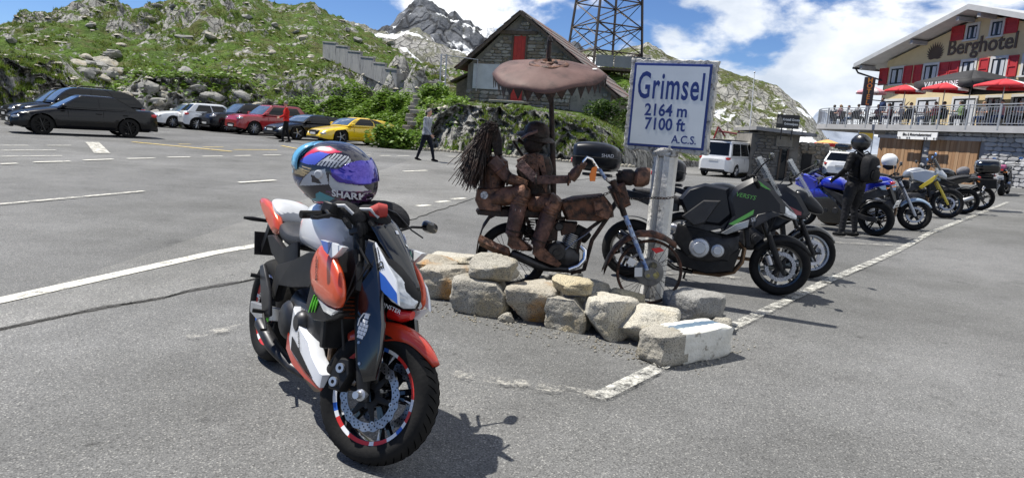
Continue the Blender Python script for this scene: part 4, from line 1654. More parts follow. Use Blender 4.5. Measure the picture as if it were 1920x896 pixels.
# -- scrap-metal sculpture
YS = 6.12
def q(px, py, dy=0.0):
 return at(px, py, YS + dy)
def rust(name, a, b, c, metal=.35, rough=.62):
 return pm(name, tuple(q * .8 for q in a), tuple(q * 1.5 for q in b), 9, rough, metal, bump=.7, bscale=36, c3=c, s3=16, lo3=.46, hi3=.62, rvar=.15, spec=.5, lo=.42, hi=.64, detail=9)  # rust mottle, its lighter tone raised to paint in edge highlights
K['rust'] = rust('rust_brown', (.070, .032, .020), (.12, .052, .030), (.028, .016, .012))
K['rustL'] = rust('rust_leathery', (.095, .043, .026), (.155, .075, .047), (.038, .020, .015), .3, .5)
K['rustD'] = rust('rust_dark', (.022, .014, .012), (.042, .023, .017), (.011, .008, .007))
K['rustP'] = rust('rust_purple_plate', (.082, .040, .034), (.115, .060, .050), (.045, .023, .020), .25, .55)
K['forkpaint'] = pm('chipped_fork_paint', (.42, .50, .62), (.06, .14, .38), 22, .5, .2, c3=(.12, .07, .05), s3=30, lo3=.55, hi3=.6)
sc0 = q(1088, 575)
sc0.z = 0
S = thing('scrap_metal_sculpture', 'rusty scrap metal couple riding an old motorcycle under a rusty parasol', 'sculpture', sc0)
def sb(mb, name, mat, parent=None, **k):
 mb.v = [tuple(V(p) - sc0) for p in mb.v]
 return mb.build(name, mat, parent or S, **k)
def spoked(cx_, cy_, rpx, dy, tyre, name):
 c = q(cx_, cy_, dy)
 R_ = rpx / pxm(cx_, cy_, YS + dy)
 mb = MB()
 mb.lathe([(R_ + .004, -.022), (R_ + .008, -.012), (R_ - .002, -.010), (R_ - .008, .0), (R_ - .002, .010), (R_ + .008, .012), (R_ + .004, .022), (R_ - .014, .018), (R_ - .018, 0), (R_ - .014, -.018)], 48, c, (0, 1, 0), True)
 w_ = sb(mb, name, K['rust'])
 mb = MB()
 rnd = random.Random(int(cx_))
 for k in range(30):
  a = 2 * PI * k / 30
  s_ = .03 if k % 2 else -.03
  a2 = a + (.35 if (k // 2) % 2 else -.35)
  mb.tube([c + V((math.cos(a2) * .07, s_, math.sin(a2) * .07)), c + V((math.cos(a) * (R_ - .015), 0, math.sin(a) * (R_ - .015)))], .0022, 4)
 sb(mb, 'spokes', K['rustD'], w_)
 if tyre:
  mb = MB()
  mb.lathe([(R_ + .045 * math.cos(t) + .02, .045 * math.sin(t)) for t in (2 * PI * i / 10 for i in range(10))], 48, c, (0, 1, 0), True)
  sb(mb, 'tyre', K['rubber'], w_)
 return w_, c, R_
wf, cf, Rf = spoked(1217, 510, 60, -.02, False, 'front_wheel')
mb = MB()
mb.lathe([(.0, -.07), (.055, -.07), (.06, -.055), (.118, -.05), (.125, -.035), (.125, .04), (.11, .05), (.03, .055), (0, .055)], 32, cf, (0, 1, 0))
for k in range(8):
 a = 2 * PI * k / 8
 mb.cyl(cf + V((math.cos(a) * .095, -.056, math.sin(a) * .095)), cf + V((math.cos(a) * .095, -.045, math.sin(a) * .095)), .010, 8)
K['drum'] = pm('brake_drum', (.27, .26, .245), (.19, .18, .165), 14, .6, .5, bump=.3, bscale=30)
sb(mb, 'brake_drum', K['drum'], wf)
for (dx, dz, r_, c_) in ((.045, -.01, .035, 'yellow'), (.02, .075, .032, 'dark'), (-.02, -.02, .028, 'yellow')):
 mb = MB()
 p = cf + V((dx, -.068, dz))
 mb.lathe([(0, -.004), (r_ * .6, -.004), (r_ * .62, 0), (r_, -.002), (r_, .008), (0, .008)], 18, p, (0, 1, 0))
 sb(mb, 'sticker', pm('sticker_' + c_, (.50, .42, .14) if c_ == 'yellow' else (.05, .05, .045), (.2, .17, .08), 60, .5), wf)
mb = MB()
mb.box(q(1197, 510, -.13), (.07, .004, .085), rot=(.1, -.1, .1))
sb(mb, 'paper_tag', K['white'])
mb = MB()
mb.box(q(1184, 491, -.12), (.075, .004, .06), rot=(.1, .45, .2))
sb(mb, 'paper_tag', K['white'])
mb = MB()
mb.prism([q(1221, 466, -.1), q(1238, 464, -.1), q(1246, 470, -.1), q(1230, 475, -.1)], (0, .01, 0))
sb(mb, 'red_ribbon', pm('ribbon', (.6, .03, .03), None, rough=.6))
wr, cr, Rr = spoked(960, 481, 52, .02, True, 'rear_wheel')
pts = [(1131, 503), (1140, 481), (1153, 460), (1172, 443), (1196, 433), (1222, 433), (1245, 441), (1266, 454)]
mb = MB()
rings = []
for x, y in pts:
 rings.append([q(x, y, -.02) + V((0, d, z)) for d, z in ((-.075, -.045), (-.06, -.008), (0, .006), (.06, -.008), (.075, -.045))])
mb.loft(rings, False, False)
sb(mb, 'front_fender', K['rust'], solid=.006, smooth=60)
pts = [(893, 476), (897, 448), (906, 420), (920, 400), (945, 388), (985, 388)]
mb = MB()
mb.loft([[q(x, y, .02) + V((0, d, z)) for d, z in ((-.08, -.04), (-.06, 0), (.06, 0), (.08, -.04))] for x, y in pts], False, False)
sb(mb, 'rear_fender', K['rustD'], solid=.006, smooth=60)
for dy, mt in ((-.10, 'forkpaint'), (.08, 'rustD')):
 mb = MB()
 mb.tube([q(1171, 402, dy), q(1192, 455, dy), q(1213, 506, dy)], [.022, .021, .018], 10)
 sb(mb, 'fork_leg', K[mt])
 mb = MB()
 mb.tube([q(1149, 338, dy), q(1171, 404, dy)], [.027, .027], 10)
 sb(mb, 'fork_sleeve', K['rustD'])
mb = MB()
mb.slab([(p.x, p.z) for p in (q(1140, 352), q(1168, 340), q(1180, 382), q(1160, 392))], YS - .12, YS + .1, .02)
sb(mb, 'fork_crown', K['rust'])
mb = MB()
mb.se([(q(1158, 318).x, YS, q(1158, 334).z, .03, .04), (q(1170, 318).x, YS, q(1170, 332).z, .075, .07), (q(1184, 318).x, YS, q(1184, 333).z, .08, .075), (q(1190, 318).x, YS, q(1190, 334).z, .06, .06)], 14)
sb(mb, 'headlamp', K['rustD'])
mb = MB()
for k in range(26):
 a = k * 2.4
 mb.tube([q(1170, 327, 0) + V((.05 * math.cos(a), .06 * math.sin(a), .03 * math.sin(a * 1.7))), q(1170, 327, 0) + V((.07 * math.cos(a + 1), .07 * math.sin(a + 1), .05 * math.sin(a * 1.3)))], .006, 5)
sb(mb, 'chain_bundle', K['rustD'])
mb = MB()
mb.se([(q(1187, 330).x, YS - .02, q(1190, 335).z, .04, .05), (q(1192, 330).x, YS - .02, q(1196, 333).z, .075, .085), (q(1205, 330).x, YS - .02, q(1204, 332).z, .08, .09), (q(1216, 330).x, YS - .02, q(1212, 330).z, .06, .075)], 14)
sb(mb, 'lamp_bucket', K['rustL'])
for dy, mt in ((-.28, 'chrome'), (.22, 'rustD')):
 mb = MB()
 mb.tube([q(1091, 318, dy), q(1094, 303, dy), q(1101, 295, dy), q(1110, 299, dy), q(1125, 322, dy * .8), q(1138, 338, dy * .6), q(1150, 348, dy * .2)], .0115, 10)
 sb(mb, 'handlebar', K[mt])
mb = MB()
mb.tube([q(1124, 318, -.26), q(1136, 336, -.2)], .016, 10)
sb(mb, 'bar_sleeve', K['forkpaint'])
mb = MB()
mb.prism([q(1110, 314, -.3), q(1120, 312, -.3), q(1116, 340, -.3), q(1106, 340, -.3), q(1105, 330, -.3)], (0, .012, 0))
sb(mb, 'orange_tag', pm('orange_tag', (.75, .20, .03), None, rough=.6), bevel=.003)
mb = MB()
mb.slab([(p.x, p.z) for p in (q(1047, 378), q(1075, 369), (q(1130, 364)), q(1146, 384), q(1148, 404), q(1120, 412), q(1060, 410))], YS - .14, YS + .12, .03, .9)
sb(mb, 'tank', K['rust'], smooth=30)
mb = MB()
mb.slab([(p.x, p.z) for p in (q(1108, 374), q(1134, 376), q(1144, 392), q(1136, 408), q(1112, 400))], YS - .165, YS - .13, .008, .9)
sb(mb, 'tank_plate', K['rustL'])
mb = MB()
mb.slab([(p.x, p.z) for p in (q(896, 352), q(938, 350), q(942, 394), q(900, 390), q(892, 372))], YS - .15, YS + .13, .02, .93)
sb(mb, 'tail_box', K['rustL'])
mb = MB()
mb.lathe([(0, -.003), (.034, -.003), (.034, .005), (0, .005)], 16, q(908, 366, -.155), (0, 1, 0))
sb(mb, 'sticker', pm('skull_sticker', (.55, .57, .6), (.06, .07, .1), 45, .5))
mb = MB()
mb.slab([(p.x, p.z) for p in (q(893, 392), q(945, 390), q(1050, 392), q(1052, 404), q(940, 404), q(897, 400))], YS - .12, YS + .1, .02, .95)
sb(mb, 'seat_rail', K['rustD'])
for nm, pth, r_ in (('down_tube', [(1146, 398), (1110, 450), (1095, 505), (1070, 512)], .028), ('down_tube', [(1138, 405), (1090, 440), (1080, 480)], .024), ('frame_rail', [(1060, 410), (1000, 405), (935, 402)], .024),
 ('frame_rail', [(985, 400), (1000, 450), (1010, 505), (1090, 510)], .022), ('swing_arm', [(1015, 490), (960, 482)], .024)):
 for dy in (-.07, .07):
  mb = MB()
  mb.tube([q(x, y, dy) for x, y in pth], r_ * .7, 8)
  sb(mb, nm, K['rustD'])
eng = MB()
eng.se([(q(1025, 480).x, YS, q(1025, 478).z, .08, .08), (q(1040, 480).x, YS, q(1040, 476).z, .12, .12), (q(1065, 480).x, YS, q(1065, 480).z, .12, .12), (q(1085, 480).x, YS, q(1085, 486).z, .09, .08)], 14, 3)
e_ = sb(eng, 'engine', K['engine'])
mb = MB()
mb.lathe([(0, -.03), (.03, -.03), (.035, -.02), (.07, -.02), (.085, -.005), (.085, .03), (0, .03)], 24, q(1043, 473, -.13), (0, 1, 0))
sb(mb, 'crank_cover', K['darkmetal'], e_)
ax = (q(1077, 432) - q(1062, 470)).normalized()
for k in range(9):
 mb = MB()
 c = q(1064, 468) + ax * (.018 * k + .01)
 mb.tube([c - ax * .004, c + ax * .004], [.082 - .002 * abs(k - 4), .082 - .002 * abs(k - 4)], 16)
 sb(mb, 'cooling_fin', K['alu'], e_)
mb = MB()
mb.tube([q(1062, 470), q(1079, 428)], .055, 14)
sb(mb, 'cylinder', K['engine'], e_)
mb = MB()
mb.tube([q(1078, 432), q(1092, 440), q(1102, 448)], [.065, .07, .05], 14)
sb(mb, 'cylinder_head', K['rubber'], e_)
mb = MB()
mb.tube([q(1089, 462, -.08), q(1097, 470, -.1), q(1096, 486, -.11), q(1084, 499, -.12), q(1066, 505, -.13)], .022, 12)
sb(mb, 'exhaust_header', K['chrome'])
mb = MB()
mb.tube([q(1066, 505, -.13), q(1030, 503, -.14), q(1012, 498, -.15), q(962, 476, -.16), q(958, 474, -.16)], [.018, .02, .042, .042, .03], 12)
sb(mb, 'silencer', K['darkmetal'])
mb = MB()
pth = [q(998, 412, -.08) + (q(986, 452, -.08) - q(998, 412, -.08)) * (k / 60) + V((.03 * math.cos(k * .9), .03 * math.sin(k * .9), 0)) for k in range(61)]
mb.tube(pth, .006, 5)
sb(mb, 'shock_spring', K['rustD'])
mb = MB()
mb.tube([q(1110, 430, -.1), q(1098, 440, -.13), q(1075, 455, -.14), q(1060, 468, -.14)], .005, 5)
sb(mb, 'cable', K['steel'])
for nm, pl_, w_ in (('battery_box', [(1003, 412), (1046, 412), (1044, 448), (1010, 452)], .10), ('gearbox', [(1000, 462), (1036, 458), (1040, 500), (1004, 500)], .09), ('air_filter', [(1048, 414), (1082, 416), (1078, 432), (1052, 440)], .08)):
 mb = MB()
 mb.slab([(p.x, p.z) for p in (q(*z_) for z_ in pl_)], YS - w_, YS + w_ * .8, .015, .92)
 sb(mb, nm, K['rustD'])
mb = MB()
mb.lathe([(0, -.012), (.03, -.012), (.04, 0), (.04, .03), (0, .03)], 18, q(1048, 425, -.1), (0, 1, 0))
sb(mb, 'horn', K['darkmetal'])
mb = MB()
mb.loft([[q(x + dx, y + dy_, -.2) + V((0, d, 0)) for (dx, dy_, d) in ((0, 0, -.05), (3, -9, 0), (6, 6, .06), (2, 12, 0))] for x, y in ((897, 448), (912, 456), (928, 464), (946, 470), (952, 474))], True, True)
sb(mb, 'curled_sheet', K['rustL'], smooth=30)
def chain(pts, step=.028, name='chain'):
 path = densify(pts, step)
 mb = MB()
 for i, (a, b) in enumerate(zip(path, path[1:])):
  d = (b - a).normalized()
  n_ = d.orthogonal().normalized()
  if i % 2:
   n_ = d.cross(n_)
  c = (a + b) / 2
  mb.tube([c + d * .019 * math.cos(t) + n_ * .011 * math.sin(t) for t in (2 * PI * k / 8 for k in range(8))], .0038, 5, closed=True)
 return sb(mb, name, K['rustD'])
chain([q(1045, 374, -.17), q(1070, 378, -.18), q(1095, 372, -.18), q(1120, 370, -.17), q(1150, 358, -.15)])
chain([q(1150, 356, -.15), q(1180, 372, -.1), q(1200, 374, 0), q(1222, 371, .05), q(1250, 372, .08), q(1268, 369, .1)])
chain([q(1092, 398, -.18), q(1110, 404, -.18), q(1130, 392, -.18)])
def limb(pts, rs, name, mat, parent=None, n=12, flat=1.0, **k):
 mb = MB()
 mb.tube(pts, rs, n, flat=flat)
 return sb(mb, name, mat, parent, **k)
def ringed(a, b, r0, r1, n_r, name, mat, parent=None):
 """accordion-pleated knee"""
 mb = MB()
 pts, rs = [], []
 for i in range(n_r * 2 + 1):
  t = i / (n_r * 2)
  pts.append(a.lerp(b, t))
  rs.append(lerp(r0, r1, t) * (1.0 if i % 2 else .93))
 mb.tube(pts, rs, 14)
 return sb(mb, name, mat, parent)
def leg(hip, knee, ankle, rr, dy, boot, parent):
 h_, k_, a_ = q(*hip, dy * .5), q(*knee, dy), q(*ankle, dy)
 mb = MB()
 mb.tube([h_, h_.lerp(k_, .5), k_.lerp(h_, .22)], [rr * 1.05, rr * 1.1, rr * 1.02], 14)
 sb(mb, 'thigh', K['rustL'], parent)
 bend = [k_.lerp(h_, .26), k_.lerp(h_, .1) + V((.01, 0, .015)), k_ + V((.012, 0, .0)), k_.lerp(a_, .14), k_.lerp(a_, .28)]
 mb = MB()
 pts, rs = [], []
 dn = densify(bend, .012)
 for i, p in enumerate(dn):
  pts.append(p)
  rs.append(rr * (1.04 if i % 2 else .97))
 mb.tube(pts, rs, 14)
 sb(mb, 'pleated_knee', K['rustL'], parent)
 mb = MB()
 mb.tube([k_.lerp(a_, .26), k_.lerp(a_, .6), a_], [rr * .98, rr * .92, rr * .82], 14)
 sb(mb, 'shin', K['rustP'], parent)
 bx = [q(x, y, dy) for x, y in boot]
 mb = MB()
 mb.tube([a_, bx[0]], [rr * .5, rr * .45], 10)
 mb.slab([(p.x, p.z) for p in bx], bx[0].y - .045, bx[0].y + .045, .01, .95)
 sb(mb, 'boot', K['rustL'], parent)
drv = MB()
drv.tube([q(1003, 380), q(1004, 350), q(1003, 320), q(1001, 300), q(1001, 290)], [.13, .115, .15, .135, .08], 16, flat=1.1)
body = sb(drv, 'driver_body', K['rustD'])
mb = MB()
for pl_ in ([(984, 290), (1004, 287), (1018, 330), (1008, 345), (992, 330)], [(1006, 287), (1018, 292), (1028, 340), (1024, 362), (1012, 340)], [(968, 300), (984, 292), (996, 322), (986, 334)]):
 mb.prism([q(x, y, -.165) for x, y in pl_], (0, .015, 0))
sb(mb, 'jacket_plate', K['rustL'], body, bevel=.004)
leg((996, 380), (1036, 381), (1008, 460), .078, -.17, [(1003, 452), (1014, 458), (1032, 476), (1052, 494), (1046, 500), (1010, 486), (998, 474)], body)
leg((996, 380), (1040, 384), (1020, 462), .076, .17, [(1013, 454), (1024, 460), (1044, 478), (1060, 494), (1052, 500), (1018, 486), (1008, 474)], body)
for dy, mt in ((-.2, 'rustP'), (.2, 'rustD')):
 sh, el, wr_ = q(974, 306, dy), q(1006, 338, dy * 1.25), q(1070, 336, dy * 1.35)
 mb = MB()
 mb.tube([sh, el], [.062, .052], 4, up=(0, 1, 1))
 sb(mb, 'upper_arm', K[mt], body, bevel=.004)
 mb = MB()
 mb.tube([el + V((-.02, 0, 0)), wr_], [.050, .046], 4, up=(0, 1, 1))
 sb(mb, 'forearm', K[mt], body, bevel=.004)
 mb = MB()
 hnd = q(1088, 312, dy * 1.4)
 mb.tube([wr_, wr_.lerp(hnd, .5) + V((0, 0, .0)), hnd], [.042, .046, .03], 10)
 for k in range(4):
  mb.tube([hnd + V((-.01 + .012 * k, -.02, -.02)), hnd + V((.012 * k, -.035, .012)), hnd + V((.012 * k + .012, -.005, .03)), hnd + V((.012 * k + .016, .02, .015))], .0085, 6)
 mb.tube([hnd + V((-.02, 0, -.03)), hnd + V((-.012, .03, 0)), hnd + V((.012, .03, .01))], .009, 6)
 sb(mb, 'hand', K['rustL'], body)
mb = MB()
mb.ball(q(1000, 268), (.088, .08, .105), 16, 10)
mb.tube([q(1001, 284), q(1002, 300)], [.045, .055], 10)
mb.tube([q(1014, 262), q(1021, 270), q(1015, 274)], [.012, .018, .01], 8)
sb(mb, 'head', K['rustD'], body)
hc = q(1006, 252)
hat = MB()
tilt = Matrix.Rotation(rad(10), 4, 'Y') @ Matrix.Rotation(rad(8), 4, 'X')
s0 = len(hat.v)
hat.lathe([(.0, .115), (.045, .112), (.09, .085), (.112, .04), (.115, .0), (.15, -.012), (.175, -.03), (.172, -.036), (.148, -.02), (.112, -.008)], 30, (0, 0, 0))
hat.xf(Matrix.Translation(hc) @ tilt, s0)
hatv = sb(hat, 'hat', K['rustD'], body)
mb = MB()
mb.loft([[q(x, y, -.17) + V((0, d, z)) for d, z in ((-.01, .012), (.03, .02), (.03, -.006), (-.01, -.01))] for x, y in ((977, 261), (990, 253), (1008, 247))], True, True)
sb(mb, 'brim_edge', K['rustP'], hatv)
mb = MB()
mb.tube([q(985, 272, .05), q(972, 262, .05), q(962, 264, .06), q(975, 285, .05), q(985, 300, .03)], [.03, .045, .03, .03, .02], 8, flat=.5)
sb(mb, 'scarf', K['rustD'], body)
def hoop(c, d, r, name, mat, parent, t=.008):
 d = V(d).normalized()
 x = d.orthogonal().normalized()
 y = d.cross(x)
 mb = MB()
 mb.tube([c + (x * math.cos(a) + y * math.sin(a)) * r for a in (2 * PI * k / 20 for k in range(20))], t, 6, closed=True)
 return sb(mb, name, mat, parent)
def rivets(cs, parent, n=(0, -1, 0)):
 for c in cs:
  mb = MB()
  mb.ball(c, (.008, .006, .008), 8, 5)
  sb(mb, 'rivet', K['rustD'], parent)
hoop(q(1006, 338, -.25), q(1070, 336, -.27) - q(1006, 338, -.25), .058, 'elbow_band', K['rustD'], body)
hoop(q(1066, 336, -.27), (1, 0, 0), .052, 'cuff', K['rust'], body)
hoop(q(1011, 450, -.17), q(1036, 381, -.17) - q(1008, 460, -.17), .068, 'trouser_hem', K['rustD'], body)
hoop(q(1003, 372), (0, 0, 1), .135, 'belt', K['rustD'], body, .014)
hoop(q(1001, 292), (0, 0, 1), .075, 'collar', K['rustL'], body, .016)
rivets([q(x, y, -.185) for x, y in ((990, 294), (996, 306), (1002, 318), (1008, 330), (1012, 296), (1018, 312), (1023, 330), (976, 303), (984, 318))], body)
rivets([q(x, 333, -.32) for x in (1015, 1030, 1045, 1060)], body)
chain([q(985, 300, -.19), q(998, 330, -.2), q(1012, 352, -.18), q(1022, 362, -.15)])
pb = MB()
pb.tube([q(920, 376), q(925, 345), q(928, 318), q(928, 302), q(928, 293)], [.135, .10, .12, .11, .06], 16, flat=1.05)
pas = sb(pb, 'passenger_body', K['rustL'])
mb = MB()
mb.slab([(p.x, p.z) for p in (q(925, 246), q(936, 240), q(942, 262), q(942, 292), q(928, 293), q(922, 270))], YS - .06, YS + .06, .02, .9)
sb(mb, 'head', K['rustD'], pas)
for dy in (-.14, .14):
 limb([q(922, 300, dy), q(934, 312, dy), q(952, 334, dy)], [.062, .062, .05], 'upper_arm', K['rustP'], pas, 10)
 limb([q(952, 334, dy), q(970, 340, dy * 1.1), q(988, 346, dy)], [.052, .046, .036], 'forearm', K['rustL'], pas, 10)
leg((926, 372), (978, 362), (960, 440), .076, -.17, [(955, 436), (968, 442), (984, 456), (992, 463), (988, 468), (960, 466), (951, 458)], pas)
leg((926, 372), (982, 366), (968, 444), .074, .17, [(963, 438), (976, 444), (992, 458), (1000, 465), (996, 470), (968, 468), (959, 460)], pas)
mb = MB()
mb.lathe([(0, -.003), (.025, -.003), (.025, .005), (0, .005)], 16, q(971, 394, -.235), (0, 1, 0))
sb(mb, 'sticker', K['white'], pas)
hoop(q(963, 432, -.17), q(978, 362, -.17) - q(960, 440, -.17), .066, 'trouser_hem', K['rustD'], pas)
hoop(q(938, 318, -.14), q(952, 334, -.14) - q(934, 312, -.14), .066, 'sleeve_band', K['rustL'], pas)
hoop(q(954, 336, -.15), q(970, 340, -.15) - q(952, 334, -.14), .056, 'elbow_band', K['rustD'], pas)
rivets([q(x, y, -.13) for x, y in ((918, 312), (922, 328), (926, 344), (936, 306))], pas)
hair = MB()
rnd = random.Random(12)
top = q(928, 240)
for k in range(900):
 a = rnd.uniform(0, 2 * PI)
 el_ = rnd.uniform(-.4, 1.2)
 root = top + V((.062 * math.cos(a) * math.cos(el_) - .012, .075 * math.sin(a) * math.cos(el_), .055 * math.sin(el_) - .012))
 if root.x > top.x + .03:
  continue
 ln = rnd.uniform(.28, .56)
 out = abs(rnd.gauss(.0, .055)) + .01
 sd = rnd.gauss(0, .05)
 p1 = root + V((-.015 - .045 * rnd.random(), (root.y - top.y) * .6 + rnd.gauss(0, .02), -.02 + rnd.gauss(0, .02)))
 p2 = p1 + V((-.03 - out * .45 + rnd.gauss(0, .012), sd * .5, -ln * .45))
 p3 = p2 + V((-out * .9 + rnd.gauss(0, .03), sd + rnd.gauss(0, .02), -ln * .5))
 kk = lambda a_, b_, t: a_.lerp(b_, t) + V((rnd.gauss(0, .012), rnd.gauss(0, .012), rnd.gauss(0, .006)))
 hair.tube([root, p1, kk(p1, p2, .5), p2, kk(p2, p3, .5), p3], [.0045, .0045, .0042, .004, .0038, .003], 4, caps=False)
tag(sb(hair, 'rod_hair', K['rustD'], pas, smooth=0), 'wild hair of thin rusty iron rods', kind='stuff')
pole = MB()
pole.tube([q(1037, 395, .12), q(1037, 330, .12), q(1035, 250, .10), q(1033, 150, .06), q(1030, 108, .03)], [.028, .03, .024, .022, .02], 12)
po = sb(pole, 'parasol_pole', K['rustD'])
pc = q(1029, 134, .04)
PR = .505
pt = Matrix.Translation(pc) @ Matrix.Rotation(rad(-3), 4, 'Y') @ Matrix.Rotation(rad(17), 4, 'X')
can = MB()
def par(u, v):
 a = 2 * PI * u
 r = PR * (.06 + .94 * v)
 dent = .010 * noise.noise(V((math.cos(a) * 2, math.sin(a) * 2, v * 2)))
 rr = r * (1 + .035 * math.sin(3 * a + .6) * v)
 dent -= .035 * v ** 3 * (.5 + .5 * math.sin(2 * a - .4)) + .012 * v ** 4 * math.sin(7 * a)
 z = .075 * (1 - v ** 1.4) - .03 * max(0, v - .9) / .1 + dent
 return V((rr * math.cos(a), rr * math.sin(a), z))
can.grid(par, 64, 14)
can.xf(pt)
K['rustC'] = pm('rust_canopy', (.075, .038, .033), (.125, .068, .058), 4, .68, .15, bump=.2, bscale=9, c3=(.05, .026, .022), s3=9, lo3=.52, hi3=.72)
cn = sb(can, 'canopy', K['rustC'], solid=.008, smooth=180)
ring = MB()
ring.lathe([(.10, .062), (.15, .078), (.175, .07), (.18, .055), (.12, .052)], 36, (0, 0, 0), (0, 0, 1), True)
ring.lathe([(.02, .06), (.06, .095), (.075, .085), (.075, .06), (.02, .05)], 24, (0, 0, 0), (0, 0, 1), True)
ring.xf(pt)
sb(ring, 'crown_ring', K['rust'], cn)
sp = MB()
sp.tube([(0, 0, .05), (0, 0, .19), (.004, 0, .2), (.0, 0, .25)], [.021, .021, .026, .012], 8)
sp.xf(Matrix.Translation(q(1027, 122, .0)))
sb(sp, 'finial', K['rustD'], cn)
for k in range(34):
 a0, a1 = 2 * PI * k / 34, 2 * PI * (k + 1) / 34
 P0, P1 = par(k / 34, 1), par((k + 1) / 34, 1)
 tip = (P0 + P1) / 2 * .985 + V((0, 0, -.085 - .02 * math.sin(k * 2.3)))
 mb = MB()
 n_ = V((math.cos(a0), math.sin(a0), 0)) * .004
 mb.prism([P0 * .99, P1 * .99, tip], n_)
 mb.xf(pt)
 sb(mb, 'fringe_tooth', K['rustD'], cn, smooth=0)
mb = MB()
mb.ball((0, 0, 0), (.022, .018, .006), 10, 6)
mb.xf(pt @ Matrix.Translation((.40, -.02, .03)))
sb(mb, 'white_dab', K['white'], cn)
# -- motorcycle kit
class Rig:
 """builds parts in bike space (x forward, y left, z up); steered parts are turned about the head axis"""
 def __init__(s, name, label, cat, M, steer=0.0, head=(.38, .98), rake=24.5, group=None):
  s.root = thing(name, label, cat, group=group, mat=M)
  s.M = M
  ax = V((-math.sin(rad(rake)), 0, math.cos(rad(rake))))
  o = V((head[0], 0, head[1]))
  s.ST = Matrix.Translation(o) @ Matrix.Rotation(rad(steer), 4, ax) @ Matrix.Translation(-o)
  s.ax = ax
 def px(s, x, y, yl, steered=False):
  """photo pixel -> (x, z) on the bike plane y = yl"""
  Mi = (s.M @ s.ST if steered else s.M).inverted()
  o = Mi @ V((0, 0, CAM_H))
  d = Mi.to_3x3() @ ray(x, y)
  t = (yl - o.y) / d.y
  p = o + d * t
  return (p.x, p.z)
 def poly(s, pts, yl, steered=False):
  return [s.px(x, y, yl, steered) for x, y in pts]
 def part(s, mb, name, mat, parent=None, steered=False, **k):
  if steered:
   mb.xf(s.ST)
  return mb.build(name, mat, parent or s.root, **k)
 def txt(s, body, size, mat, x, y, z, xdir, up, parent=None, steered=False, **k):
  m = frame_mtx((x, y, z), xdir, up)
  if steered:
   m = s.ST @ m
  return text(body, size, mat, parent or s.root, m, **k)
def tyre_profile(R, w, rimR):
 h = R - rimR
 half = [(rimR - .004, .40), (rimR + .01, .46), (rimR + h * .30, .51), (rimR + h * .55, .5), (rimR + h * .78, .40), (rimR + h * .93, .23), (R, .0)]
 return [(r, -y * w) for r, y in half] + [(r, y * w) for r, y in half[-2::-1]]
